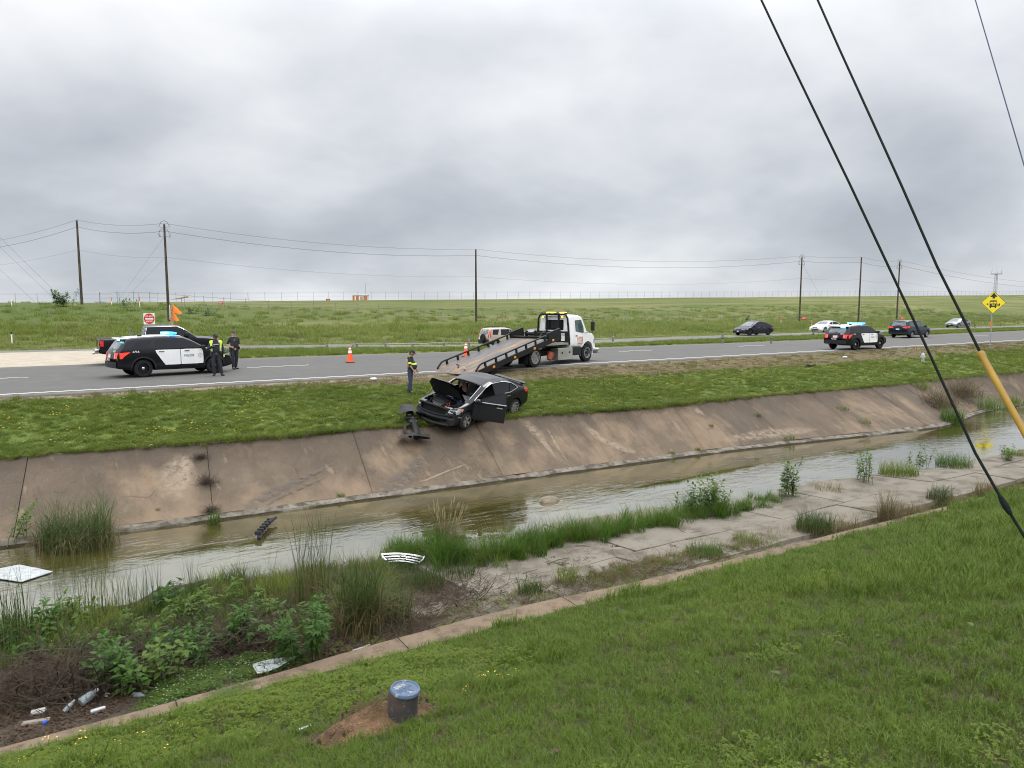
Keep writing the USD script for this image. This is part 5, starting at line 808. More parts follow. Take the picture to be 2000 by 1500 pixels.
def minivan(M):
    R = .335; ax = (-1.515, 1.515); c = Car([(-2.52, .60), (-2.51, .98), (-2.46, 1.15), (-2.30, 1.42), (-2.18, 1.62), (-2.05, 1.69), (-1.2, 1.735), (-.2, 1.73), (.4, 1.62), (1.3, 1.14), (1.45, 1.08), (2.0, .98), (2.4, .84), (2.55, .6)], [(-2.5, .38), (-2.0, .27), (2.1, .22), (2.55, .3)], .985, 1.08, .27, .10)
    t = thing('minivan', 'dark navy minivan driving away on the main road beside the bus stop sign', 'minivan', M); obj('body', c.body({ax[0]: R, ax[1]: R}, .40), 'paint_navy', t, 32)
    glazing(c, t, [[(-2.16, 1.14), (-2.0, 1.53), (-1.08, 1.57), (-1.06, 1.10)], [(-1.0, 1.10), (-1.02, 1.57), (.04, 1.57), (.08, 1.09)], [(.14, 1.09), (.10, 1.57), (.36, 1.52), (1.04, 1.14), (.9, 1.09)]], 'green_glass')
    for sgn in (-1, 1):
        obj('taillight', c.side(PG((-2.46, .98), (-2.10, 1.08), (-2.16, 1.14), (-2.42, 1.14)), .012, sgn, .05), 'lamp_red_lit', t); obj('taillight', c.end(PG((sgn * .42, 1.0), (sgn * .86, .96), (sgn * .86, 1.12), (sgn * .5, 1.08)).buffer(0), .012), 'lamp_red_lit', t); mirror(t, .95, sgn * .92, 1.12, 'paint_navy')
        obj('headlight', c.side(PG((2.0, .80), (2.36, .76), (2.36, .66), (2.1, .7)), .01, sgn, .05), 'lamp_clear', t)
    obj('rear_window', c.end(soft(PG((-.70, 1.16), (-.60, 1.54), (.60, 1.54), (.70, 1.16)), .03), .008), 'grey_glass', t); obj('license_plate', c.end(sg.box(-.16, .78, .16, .93), .016), 'plate_white', t); obj('roof_panel', c.top(sg.box(-2.0, -.62, .3, .62), .005), 'paint_grey', t, True); obj('windshield', c.top(PG((.55, -.62), (1.24, -.78), (1.24, .78), (.55, .62)), .006), 'dark_glass', t, True); wheels4(t, ax, .85, R, .22, 'alloy'); return t
def sedan(name, label, M, mat, top, wins, ws, R=.33, ax=(-1.4, 1.4), W=.92, belt=.92, wheel='alloy', glass='dark_glass', grille=True, bot=None, front_dark=False):
    c = Car(top, bot or [(top[0][0], .36), (-1.8, .24), (1.8, .20), (top[-1][0], .28)], W, belt, .36, .09)
    t = thing(name, label, 'car', M); obj('body', c.body({ax[0]: R, ax[1]: R}, R + .055), mat, t, 32); glazing(c, t, wins, glass); obj('windshield', c.top(PG((ws[0], -.56), (ws[1], -.70), (ws[1] + .03, 0), (ws[1], .70), (ws[0], .56)), .006), 'grey_glass', t, True); xf_ = top[-1][0]
    for sgn in (-1, 1):
        obj('headlight', c.end(soft(PG((sgn * .42, .62), (sgn * .80, .66), (sgn * .80, .76), (sgn * .50, .70)).buffer(0), .01), .012, False), 'lamp_clear', t); obj('headlight', c.side(PG((xf_ - .55, .74), (xf_ - .18, .70), (xf_ - .18, .62), (xf_ - .4, .66)), .01, sgn, .05), 'lamp_clear', t); mirror(t, ws[1] - .35, sgn * (W - .06), belt + .02, mat)
        obj('taillight', c.side(PG((top[0][0] + .12, .92), (top[0][0] + .42, .90), (top[0][0] + .4, .80), (top[0][0] + .12, .78)), .01, sgn, .05), 'lamp_red', t)
        obj('door_gap', c.side(sg.box(-.02, .34, .0, belt).union(sg.box(-.02, .33, 1.0, .345)), .004, sgn), 'plastic_black', t); obj('door_handle', c.side(sg.box(.08, belt - .13, .26, belt - .105), .02, sgn), 'chrome', t); obj('door_handle', c.side(sg.box(-.78, belt - .13, -.60, belt - .105), .02, sgn), 'chrome', t)
    obj('grille', c.end(soft(PG((-.45, .34), (-.6, .50), (.6, .50), (.45, .34)), .02), .012, False), 'plastic_black', t)
    if grille: obj('grille', c.end(soft(PG((-.30, .56), (-.36, .66), (.36, .66), (.30, .56)), .01), .012, False), 'plastic_black', t)
    obj('license_plate', c.end(sg.box(-.15, .44, .15, .54), .02, False), 'plate_white', t); wheels4(t, ax, W - .13, R, .21, wheel); return t
tesla_top = [(-2.32, .66), (-2.30, .95), (-2.22, 1.08), (-1.7, 1.30), (-1.0, 1.52), (-.3, 1.62), (.2, 1.57), (.8, 1.30), (1.30, 1.02), (1.45, .97), (2.0, .86), (2.28, .72), (2.36, .5)]
sed_top = [(-2.28, .62), (-2.26, .92), (-2.18, 1.03), (-1.75, 1.08), (-1.55, 1.12), (-.95, 1.36), (-.5, 1.44), (.0, 1.43), (.4, 1.33), (1.1, .98), (1.25, .93), (1.9, .82), (2.2, .70), (2.3, .5)]
sed_win = [[(-1.36, 1.08), (-.85, 1.30), (-.10, 1.36), (-.08, .98), (-1.2, 1.0)], [(.0, .98), (-.02, 1.36), (.2, 1.32), (.78, 1.0)]]
crv_p = at_z(954, 680, -.35); crv(mat4((crv_p[0] + 2.0, crv_p[1] + .8, float(zfr(crv_p[0] + 2.0)) + .035), 0.03))
p, q = at_z(1777.4, 659.6, .03), at_z(1813, 658.2, .03); print('van', p, q); minivan(mat4((p[0] + 1.515, p[1] + .85, zroad(p[0], p[1])), .05))
p = at_z(1466, 655.8, -.115); sedan('electric_suv', 'dark navy rounded electric crossover on the frontage road left of the right-hand police SUV', mat4((p[0] + 1.45, p[1] + .85, -.115), math.pi - .06), 'paint_navy', tesla_top, [[(-1.75, 1.16), (-1.0, 1.42), (-.1, 1.52), (-.06, 1.08), (-1.5, 1.10)], [(.0, 1.08), (-.02, 1.52), (.2, 1.48), (1.0, 1.08)]], (.35, 1.22), R=.36, ax=(-1.45, 1.45), W=.96, belt=1.0, wheel='black', grille=False)
p = at_z(1611, 649.5, -.115); sedan('sedan', 'white sedan on the frontage road, half hidden by the right-hand police SUV', mat4((p[0] + 1.4, p[1] + .8, -.115), math.pi - .02), 'paint_white', sed_top, sed_win, (.25, 1.02))
p = at_z(1872, 640.3, -.115); sedan('sedan', 'grey sedan on the frontage road behind the minivan and the guy wires', mat4((p[0] + 1.4, p[1] + .8, -.115), math.pi - .02), 'paint_grey', sed_top, sed_win, (.25, 1.02))
p = at_z(1020, 676, -.33); sedan('sedan', 'dark grey car behind the tow truck cab, nose to the tan crossover', mat4((p[0] + 2.4, p[1] + 1.6, float(zfr(p[0] + 2.4)) + .035), math.pi), 'paint_charcoal', sed_top, sed_win, (.25, 1.02), glass='green_glass')
# ------------------------------------------------------------------ flatbed tow truck
M_('bed_deck', {'g': ('texture_coordinate', {}), 'sp': ('separate_xyz', {}), 'n': ('noise_texture', {'scale': 1.6, 'detail': 5.0, 'roughness': .65}), 'ma': ('mapping', {'scale': (.5, 3.0, 1)}), 'n2': ('noise_texture', {'scale': 2.2, 'detail': 5.0}),
    'na': ('math', {'math_type': 'multiply_add', 'value2': .55, 'value3': -.27}), 'ya': ('math', {'math_type': 'add'}), 'ab': ('math', {'math_type': 'absolute'}), 'ra': ('rgb_ramp', {'ramp': [(.03, (1, 1, 1)), (.20, (0, 0, 0))]}),
    'xr': ('map_range', {'from_min': -1.2, 'from_max': -3.3}), 'n3': ('rgb_ramp', {'ramp': [(.42, (0, 0, 0)), (.6, (.8, .8, .8))]}), 'xm': ('math', {'math_type': 'multiply'}), 'mxr': ('math', {'math_type': 'maximum'}), 'nr': ('rgb_ramp', {'ramp': [(.35, (.25, .25, .25)), (.6, (1, 1, 1))]}), 'mu': ('math', {'math_type': 'multiply'}),
    'base': ('rgb_ramp', {'ramp': [(.25, (.055, .052, .052)), (.5, (.095, .088, .086)), (.75, (.15, .138, .13))]}), 'rc': ('rgb_ramp', {'ramp': [(.3, (.16, .075, .022)), (.7, (.36, .19, .06))]}), 'mx': ('mix_color', {}), 'p': ('principled_bsdf', {'roughness': .5, 'metallic': .25})},
   [('g.object', 'n.vector'), ('g.object', 'ma.vector'), ('ma.vector', 'n2.vector'), ('g.object', 'sp.vector'), ('n.fac', 'na.value1'), ('na.value', 'ya.value1'), ('sp.y', 'ya.value2'), ('ya.value', 'ab.value1'), ('ab.value', 'ra.fac'), ('sp.x', 'xr.value'), ('n2.fac', 'n3.fac'), ('n3.color', 'xm.value1'), ('xr.result', 'xm.value2'),
    ('ra.color', 'mxr.value1'), ('xm.value', 'mxr.value2'), ('n2.fac', 'nr.fac'), ('mxr.value', 'mu.value1'), ('nr.color', 'mu.value2'), ('mu.value', 'mx.fac'), ('n2.fac', 'base.fac'), ('n.fac', 'rc.fac'), ('base.color', 'mx.a'), ('rc.color', 'mx.b'), ('mx.result', 'p.base_color')], 'p.BSDF')
def tow_truck(M):
    t = thing('tow_truck', 'white flatbed tow truck with its rusty bed tilted down to the verge', 'tow truck', M); R = .5; XF = 4.87
    c = Car([(3.18, 1.0), (3.19, 2.40), (3.24, 2.56), (3.4, 2.60), (4.2, 2.61), (4.42, 2.52), (4.55, 2.3), (4.80, 1.78), (4.92, 1.73), (5.5, 1.62), (5.85, 1.44), (6.0, 1.15), (6.05, .8)], [(3.18, .88), (4.2, .86), (4.4, .75), (6.05, .55)], 1.04, 1.62, .10, .12, kf=.22, kr=.02, tf=.16, tr=.0, sm=.03)
    obj('cab', c.body({XF: R}, .64, .45), 'paint_white', t, 32)
    obj('rear_window', c.end(soft(sg.box(-.60, 1.78, .62, 2.32), .06), .01), 'dark_glass', t); obj('windshield', c.top(PG((4.50, -.82), (4.80, -.88), (4.84, 0), (4.80, .88), (4.50, .82)), .008), 'dark_glass', t, True)
    for s in (-1, 1):
        d = obj('door', c.side(soft(PG((3.62, .92), (3.62, 2.40), (4.36, 2.42), (4.62, 1.86), (4.62, .92)), .02).difference(sg.Point(XF, R).buffer(.66)), .008, s), 'paint_white', t, True)
        obj('window', c.side(soft(PG((3.70, 1.70), (3.70, 2.30), (4.32, 2.32), (4.52, 1.86), (4.50, 1.62), (4.36, 1.60)), .03), .014, s), 'green_glass', d, True); obj('handle', c.side(sg.box(3.68, 1.44, 3.86, 1.49), .03, s), 'plastic_black', d)
        obj('lettering', cat_([c.side_text('N', 3.84 if s < 0 else 4.42, 1.18, .22, .016, s)]), 'letter_orange', d); obj('lettering', c.side_text('TS', 4.02 if s < 0 else 4.2, 1.18, .22, .016, s), 'letter_red', d)
        obj('logo_stripe', c.side(sg.box(3.90, 1.03, 4.46, 1.08), .016, s), 'letter_red', d); obj('logo_stripe', cat_([c.side(sg.box(3.84, 1.12, 4.40, 1.14), .016, s), c.side(sg.box(3.84, .96, 4.34, .98), .016, s)]), 'letter_grey', d)
        my = s * 1.42; obj('mirror', cat_([rbox(4.74, 4.86, my - .11, my + .11, 1.72, 2.22, .04), tube([(4.5, s * 1.0, 2.34), (4.8, my, 2.34), (4.8, my, 1.62), (4.6, s * 1.02, 1.60)], .018)]), 'plastic_black', t, 40)
        obj('fender', c.side(sg.Point(XF, R).buffer(.76, 24).difference(sg.Point(XF, R).buffer(.645, 24)).intersection(sg.box(4.2, .35, 5.7, 2)), .05, s), 'paint_white', t, True); obj('headlight', c.side(PG((5.66, 1.02), (5.94, .98), (5.92, 1.2), (5.74, 1.26)), .014, s, .05), 'lamp_clear', t)
        obj('step', rbox(3.45, 4.25, min(s * .75, s * 1.06), max(s * .75, s * 1.06), .42, .86, .05), 'plastic_black', t, 40)
    obj('front_bumper', rbox(5.86, 6.14, -1.05, 1.05, .42, .72, .06), 'chrome', t, 40); obj('grille', c.end(soft(sg.box(-.5, .8, .5, 1.2), .04), .012, False), 'plastic_black', t)
    obj('chassis', cat_([box(-1.3, 5.5, s * .43 - .05, s * .43 + .05, .48, .74) for s in (-1, 1)] + [box(x, x + .1, -.4, .4, .50, .72) for x in (-1.25, -.6, .9, 2.4, 4.0)] + [rbox(-.25, .25, -.85, .85, .40, .60, .08), box(.6, 3.0, -.95, .95, .95, 1.02), rbox(.7, 1.7, .5, 1.05, .35, .85, .08), rbox(-.1, 3.1, -.4, .4, .45, .65, .05)]), 'steel_frame', t)
    obj('deck_plate', box(.9, 3.16, -1.05, 1.05, 1.03, 1.13), 'aluminium', t)
    rk = obj('headache_rack', cat_([tube([(3.08, s * 1.06, 1.0), (3.06, s * 1.03, 1.6), (3.04, s * .96, 2.4), (3.04, s * .86, 2.58), (3.04, s * .7, 2.63)], .055, 10) for s in (-1, 1)] + [rod((3.04, -.75, 2.63), (3.04, .75, 2.63), .05), box(3.0, 3.1, -.42, -.34, 1.1, 2.62), box(3.0, 3.1, .38, .46, 1.1, 2.62), box(3.03, 3.08, -1.03, 1.03, 1.13, 1.72)]), 'steel_frame', t, 40)
    obj('notice', box(3.015, 3.027, -.80, -.56, 1.20, 1.50), 'plate_white', rk); obj('notice', box(3.015, 3.027, -.80, -.56, 1.54, 1.61), 'plate_white', rk)
    for y in (-.66, .62): obj('work_lamp', mv(trimesh.creation.icosphere(2, .055), 2.98, y, 2.48), 'led_yellow', rk, True)
    lb = obj('light_bar', rbox(3.06, 3.32, -.78, .86, 2.64, 2.71, .03), 'plastic_black', t, 40)
    for y, w, m in ((.38, .20, 'led_yellow'), (.08, .22, 'led_yellow'), (-.58, .30, 'led_amber')): obj('beacon', rbox(3.04, 3.33, y - w / 2, y + w / 2, 2.665, 2.745, .03), m, lb, 40)
    tb = obj('toolbox', rbox(1.98, 3.32, -1.12, -.62, .24, .86, .02), 'aluminium', t, 40)
    for x in (2.35, 3.02): obj('latch', mv(lathe([(0, -.01), (.055, -.01), (.055, .012), (0, .012)], 16, 'y'), x, -1.13, .62), 'steel_black', tb)
    b = lathe([(0, 0), (.13, 0), (.19, .34), (.205, .34), (.205, .37), (.18, .37), (.125, .02), (0, .02)], 20); b.apply_transform(trimesh.transformations.rotation_matrix(.45, [0, 1, 0])); obj('bucket', mv(b, 1.20, -1.10, .32), 'bucket_orange', t, 40)
    for s in (-1, 1):
        add_wheel(t, XF, s * .90, R, .28, 'truck', .0); add_wheel(t, 0, s * .88, R, .52, 'alloy'); obj('mud_flap', box(-.72, -.70, s * .88 - .28, s * .88 + .28, .18, .85), 'rubber', t)
        obj('marker_lamp', mv(trimesh.creation.icosphere(2, .05), -1.33, s * .85, .62), 'led_amber', t, True); obj('tail_lamp', box(-1.36, -1.31, s * .6 - .14, s * .6 + .14, .52, .64), 'lamp_red', t)
    obj('hydraulic_ram', cat_([rod((-1.0, s * .5, .55), (.9, s * .55, 1.25), .06) for s in (-1, 1)] + [rod((.6, s * .3, .9), (1.9, s * .3, 1.75), .05) for s in (-1, 1)]), 'steel_frame', t)
    obj('wheel_lift', cat_([box(-2.2, -1.2, -.10, .10, .22, .38), box(-2.3, -2.15, -.7, .7, .16, .28), box(-1.4, -1.2, -.25, .25, .2, .6)]), 'steel_frame', t)
    # the bed: a slope from the ground behind to cab height
    A = np.array([-4.85, 0, -.05]); B = np.array([2.02, 0, 1.52]); Lb = np.linalg.norm(B - A); an = math.atan2(B[2] - A[2], B[0] - A[0]); Mb = np.eye(4); Mb[:3, :3] = np.array([[math.cos(an), 0, -math.sin(an)], [0, 1, 0], [math.sin(an), 0, math.cos(an)]]); Mb[:3, 3] = A
    bed = UsdGeom.Xform.Define(stage, t + '/tilted_bed'); bp = t + '/tilted_bed'; bed.AddTransformOp().Set(gf(Mb @ mat4((Lb / 2, 0, 0)))); h = Lb / 2
    deck = extr(PG((-h, .0), (-h, .02), (-h + .5, .11), (h - 1.1, .11), (h - 1.1, .02), (-h + .5, .0)), -1.24, 1.24); obj('deck', deck, 'bed_deck', bp)
    for s in (-1, 1):
        y = s * 1.22
        obj('side_frame', extr(PG((-h + .35, -.02), (-h + .9, -.16), (h, -.16), (h, .10), (-h + .5, .09)), y - .05, y + .05), 'steel_frame', bp)
        obj('rail', tube([(-h + .30, y, .10), (-h + .62, y, .30), (-h + .8, y, .33), (h - 1.15, y, .33), (h - .02, y, .33)], .045, 8), 'steel_frame', bp, 50)
        for x in np.arange(-h + 1.0, h - .8, .78): obj('rail_post', box(x - .05, x + .05, y - .035, y + .035, .09, .31), 'steel_frame', bp)
        for x in np.arange(-h + 1.5, h, 1.6): obj('marker_lamp', rbox(x - .05, x + .05, y + s * .045, y + s * .075, -.06, -.01, .012), 'lamp_amber', bp)
        obj('bulwark', box(h - 1.1, h, y - .06, y + .06, .10, .42), 'steel_frame', bp)
    obj('under_frame', cat_([box(-h + 1.0, h, s * .42 - .06, s * .42 + .06, -.18, .0) for s in (-1, 1)] + [box(x, x + .08, -1.2, 1.2, -.10, .0) for x in np.arange(-h + 1.2, h, .6)]), 'steel_frame', bp)
    obj('winch', cat_([mv(lathe([(0, -.3), (.16, -.3), (.16, -.27), (.09, -.27), (.09, .27), (.16, .27), (.16, .3), (0, .3)], 16, 'y'), h - .75, .1, .28), box(h - 1.05, h - .95, -1.1, 1.1, .06, .2), rod((h - .3, -.9, .2), (h - .3, .9, .2), .04)]), 'steel_frame', bp, 40)
    obj('chain', tube([(-h + .55, .1, .13), (-h + .9, .35, .13), (-h + 1.0, .6, .13)], .03, 5), 'steel_frame', bp); obj('hook', trimesh.creation.icosphere(1, .05).apply_translation([-h + .42, -.42, .15]), 'lamp_amber', bp)
    return t
a_ = at_z(1046, 717.5, 0); HT = math.radians(18.0); tow_truck(mat4((a_[0] - 1.14 * math.sin(HT), a_[1] + 1.14 * math.cos(HT), 0), HT))
# ------------------------------------------------------------------ the wrecked sedan
plain('cloth_tan', (.36, .22, .16), .9, var=.2); plain('seat_black', (.018, .018, .02), .8, var=.2); plain('engine_grey', (.018, .018, .019), .5, var=.6, scale=18); plain('engine_alu', (.14, .14, .136), .4, metal=.6, var=.4, scale=20); plain('cap_blue', (.03, .10, .5), .5); plain('cap_orange', (.6, .22, .03), .5); plain('red_wire', (.35, .03, .02), .5)
glassm('tint_pane', (.01, .012, .012), .02, .30)
RLp = at_z(1000, 811, -.93); best = None
for ps in np.radians(np.arange(180, 260, .5)):
    F = RLp[:2] + 2.7 * np.array([math.cos(ps), math.sin(ps)]); e = np.linalg.norm(px(np.array([F[0], F[1], gz(*F)])) - [899, 853])
    if best is None or e < best[0]: best = (e, ps)
PS = best[1]; fw = np.array([math.cos(PS), math.sin(PS)]); lf_ = np.array([-fw[1], fw[0]]); pts4 = []
for x, y in ((0, 0), (2.7, 0), (0, -1.54), (2.7, -1.54)): q = RLp[:2] + fw * x + lf_ * y; pts4.append([q[0], q[1], gz(*q)])
pts4 = np.array(pts4); pts4[:, 2] += .01; print('wreck', best, pts4)
ctr = pts4.mean(0); X = (pts4[1] + pts4[3] - pts4[0] - pts4[2]); X /= np.linalg.norm(X); Yv = (pts4[0] + pts4[1] - pts4[2] - pts4[3]); Yv -= X * (X @ Yv); Yv /= np.linalg.norm(Yv); Zv = np.cross(X, Yv); MW = mat4(ctr, R=np.stack([X, Yv, Zv], 1))
def wreck(M):
    R = .325; ax = (-1.35, 1.35); c = Car([(-2.24, .62), (-2.22, .94), (-2.14, 1.06), (-1.8, 1.10), (-1.58, 1.15), (-1.05, 1.38), (-.5, 1.485), (-.05, 1.48), (.38, 1.38), (1.12, 1.03), (1.28, .96), (1.85, .88), (2.10, .80), (2.22, .60)], [(-2.24, .36), (-1.8, .24), (1.8, .20), (2.22, .26)], .88, .95, .37, .10, kf=.22)
    t = thing('wrecked_sedan', 'wrecked black sedan with raised hood and open door, hanging over the concrete bank', 'car', M)
    ci = Car([(-2.24, .60), (-1.62, 1.08), (-1.05, 1.33), (-.5, 1.44), (-.05, 1.435), (.34, 1.34), (1.06, 1.0), (1.28, .90), (2.22, .56)], [(-2.24, .30), (2.22, .30)], .81, .93, .36, .09, kf=.0, kr=0)
    inner = man(ci.mesh()) ^ man(box(-1.5, 1.15, -1, 1, .30, 1.6)); dr = soft(PG((-.06, .34), (-.10, .96), (-.06, 1.32), (.02, 1.37), (.34, 1.27), (.98, .97), (1.06, .80), (1.04, .34)), .02)
    wn = lambda p, s: man(extr(soft(PG(*p), .02), .45 if s > 0 else -1.2, 1.2 if s > 0 else -.45))
    rw = [(-1.42, 1.08), (-1.10, 1.26), (-.62, 1.36), (-.16, 1.36), (-.18, 1.0), (-.9, .98)]; fwn = [(-.04, 1.0), (-.02, 1.34), (.30, 1.25), (.86, .99)]
    cuts = [inner, man(extr(dr, .5, 1.2)), wn(rw, 1), wn(rw, -1), wn(fwn, -1), man(extr(PG((.40, -.55), (1.10, -.69), (1.14, 0), (1.10, .69), (.40, .55)), 1.0, 1.7, 'xy')), man(box(1.30, 2.08, -.66, .66, .42, 1.3)), man(box(2.02, 2.6, -1, 1, .1, .60)), man(box(2.06, 2.6, -.56, .56, .5, 1))]
    obj('body', c.body({ax[0]: R, ax[1]: R}, .375, .30, cuts), 'paint_charcoal', t, 30)
    # glass that is left
    pane = obj('window', c.side(soft(PG(*rw), .02), -.02, 1), 'tint_pane', t, True); obj('window_bar', c.side(PG((-1.0, 1.0), (-.97, 1.0), (-1.04, 1.30), (-1.08, 1.28)), .0, 1), 'plastic_black', t)
    obj('rear_window', c.top(soft(PG((-1.52, -.62), (-1.05, -.56), (-1.0, 0), (-1.05, .56), (-1.52, .62)), .03), .006), 'dark_glass', t, True)
    trim = sg.LineString([(-.16, .985), (-1.0, .975), (-1.46, 1.075), (-1.12, 1.28), (-.62, 1.385), (.0, 1.39)]).buffer(.013)
    obj('window_trim', c.side(trim.buffer(-.004), .008, 1, .06), 'chrome', t); obj('window_trim', c.side(sg.LineString([(.02, 1.392), (.34, 1.295), (1.02, .985)]).buffer(.012), .008, 1, .06), 'chrome', t)
    obj('windshield_trim', tube(np.array([[1.10, y, c.zt(1.10) - .035 * (y / .6) ** 2 - .01] for y in np.linspace(-.66, .66, 9)]), .016, 6), 'plastic_black', t)
    for s in (-1, 1): obj('pillar_trim', tube([(1.10, s * .70, 1.0), (.75, s * .655, 1.18), (.42, s * .60, 1.335)], .008, 6), 'chrome', t)
    obj('roof_liner', ci.top(sg.box(-1.0, -.5, .30, .5), -.03), 'plate_white', t); obj('roof_panel', c.top(soft(PG((-1.0, -.52), (.36, -.52), (.40, 0), (.36, .52), (-1.0, .52)), .04), .004), 'paint_charcoal', t, True)
    obj('spoiler', cat_([rbox(-2.20, -1.98, -.70, .70, 1.09, 1.125, .015)] + [box(-2.12, -2.02, s * .55 - .03, s * .55 + .03, 1.0, 1.11) for s in (-1, 1)]), 'paint_charcoal', t, 40)
    for s in (-1, 1): obj('taillight', c.side(PG((-2.17, .97), (-1.92, 1.0), (-1.86, .95), (-2.0, .84), (-2.17, .82)), .010, s, .05), 'lamp_red', t)
    obj('door', c.side(soft(PG((-.92, .34), (-.90, .52), (-1.05, .72), (-1.0, .96), (-.16, .98), (-.13, .34)), .02).difference(sg.Point(ax[0], R).buffer(.42)), .006, 1), 'paint_charcoal', t, True); obj('door_handle', c.side(soft(sg.box(-.96, .845, -.76, .88), .014), .03, 1), 'chrome', t)
    # cabin
    obj('dashboard', cat_([rbox(.62, 1.12, -.70, .70, .60, .94, .08), rbox(.30, .8, -.12, .12, .40, .66, .04)]), 'seat_black', t, 40)
    for y in (-.37, .37): obj('seat', cat_([rbox(-.25, .28, y - .25, y + .25, .36, .56, .07), xf(rbox(-.09, .09, -.24, .24, 0, .62, .07), mat4((-.28, y, .48)) @ trimesh.transformations.rotation_matrix(-.28, [0, 1, 0])), xf(rbox(-.05, .05, -.13, .13, .64, .82, .04), mat4((-.28, y, .48)) @ trimesh.transformations.rotation_matrix(-.28, [0, 1, 0]))]), 'seat_black', t, 40)
    obj('rear_seat', cat_([rbox(-1.15, -.72, -.66, .66, .36, .56, .07), rbox(-1.32, -1.12, -.66, .66, .5, 1.02, .07)]), 'seat_black', t, 40)
    ring = trimesh.creation.torus(.17, .016, major_sections=24, minor_sections=6); ring.apply_transform(mat4((.50, .37, .86)) @ trimesh.transformations.rotation_matrix(-1.15, [0, 1, 0])); obj('steering_wheel', cat_([ring, xf(rbox(-.05, .05, -.15, .15, -.03, .03, .02), mat4((.50, .37, .86)) @ trimesh.transformations.rotation_matrix(-1.15, [0, 1, 0]))]), 'seat_black', t, 40)
    def drape(x0, x1, y, z0, z1, seed):
        g = np.linspace(0, 1, 12); U, W_ = np.meshgrid(g, g, indexing='ij'); P = np.stack([x0 + (x1 - x0) * U, y + .05 * np.sin(U * 9 + seed) * W_ + .05 * (noise(np.stack([U * 4, W_ * 4, 0 * U + seed], -1)) - .5), z1 - (z1 - z0) * W_ * (.75 + .25 * np.sin(U * 5 + seed))], -1).reshape(-1, 3); i, j = np.meshgrid(np.arange(11), np.arange(11), indexing='ij'); q = (i * 12 + j).ravel(); return trimesh.Trimesh(P, np.vstack([np.stack([q, q + 12, q + 13], 1), np.stack([q, q + 13, q + 1], 1)]), process=False)
    obj('curtain_airbag', drape(-.10, .22, -.50, .78, 1.36, 1), 'cloth_tan', t, True); obj('curtain_airbag', drape(.50, .82, -.60, 1.0, 1.24, 3), 'cloth_tan', t, True); obj('side_airbag', drape(-.3, -.05, .15, .8, 1.3, 5), 'cloth_tan', t, True)
    # engine bay
    eb = obj('engine', cat_([rbox(1.40, 1.86, -.30, .28, .52, .84, .04), rbox(1.46, 1.80, -.24, .22, .80, .90, .03)] + [rod((1.50 + .085 * k, -.26, .90), (1.50 + .085 * k, -.36, .78), .03) for k in range(4)] + [rod((1.55, -.2 + .12 * k, .90), (1.8, -.2 + .12 * k, .905), .022) for k in range(4)]), 'engine_grey', t, 40)
    obj('battery', rbox(1.36, 1.56, .34, .60, .55, .80, .015), 'plastic_black', t, 40); obj('fuse_box', rbox(1.62, 1.86, .36, .60, .55, .76, .02), 'plastic_black', t, 40); obj('fluid_cap', lathe([(0, 0), (.035, 0), (.035, .04), (0, .04)], 12).apply_translation([1.92, .40, .77]), 'cap_orange', t); obj('fluid_cap', lathe([(0, 0), (.045, 0), (.045, .05), (0, .05)], 12).apply_translation([1.33, .52, .90]), 'cap_blue', t); obj('fluid_cap', lathe([(0, 0), (.035, 0), (.035, .05), (0, .05)], 12).apply_translation([1.36, .18, .93]), 'cap_blue', t)
    obj('hoses', cat_([tube([(1.9, -.4, .72), (1.7, -.45, .86), (1.5, -.4, .84), (1.4, -.2, .92)], .025, 7), tube([(1.95, .1, .72), (1.86, .25, .84), (1.6, .30, .86), (1.4, .33, .84)], .022, 7), tube([(1.35, -.6, .86), (1.34, 0, .93), (1.35, .6, .88)], .03, 7), tube([(1.9, .3, .74), (1.75, .5, .84), (1.5, .6, .84)], .014, 6)]), 'rubber', t, 50); obj('wiring', cat_([tube([(1.70, .25, .84), (1.76, .34, .88), (1.85, .36, .82)], .010, 5), tube([(1.66, .28, .86), (1.74, .40, .90), (1.88, .48, .80)], .009, 5)]), 'red_wire', t)
    obj('manifold_cover', rbox(1.50, 1.80, -.18, .16, .89, .935, .02), 'plastic_black', t, 40); obj('strut_tower', cat_([lathe([(0, .0), (.11, 0), (.10, .18), (.05, .2), (0, .2)], 16).apply_translation([1.40, s * .54, .72]) for s in (-1, 1)]), 'engine_grey', t, 40); obj('exhaust_shield', rbox(1.84, 1.92, -.2, .2, .55, .80, .02), 'engine_alu', t, 40)
    obj('radiator_support', cat_([rbox(2.0, 2.10, -.64, .64, .76, .82, .02), rbox(2.0, 2.08, -.62, -.56, .4, .8, .02), rbox(2.0, 2.08, .56, .62, .4, .8, .02), box(1.98, 2.0, -.55, .55, .40, .76)]), 'plastic_black', t, 40); obj('bracket', cat_([rbox(1.98, 2.12, -.60, -.35, .80, .86, .02), box(2.02, 2.12, .1, .3, .82, .85)]), 'engine_alu', t, 40)
    bar = np.array([[2.20 - .18 * (y / .7) ** 2, y, .47] for y in np.linspace(-.72, .72, 11)]); obj('crash_bar', tube(bar, .065, 8), 'plastic_black', t, 40); obj('bumper_remains', cat_([tube(bar + [.05, 0, -.20], .05, 8), tube(bar + [.02, 0, .10], .02, 6), rbox(1.92, 2.12, .62, .86, .26, .52, .05), rbox(1.95, 2.10, .30, .62, .24, .36, .03), rbox(1.90, 2.05, -.84, -.66, .25, .5, .05)]), 'plastic_black', t, 40)
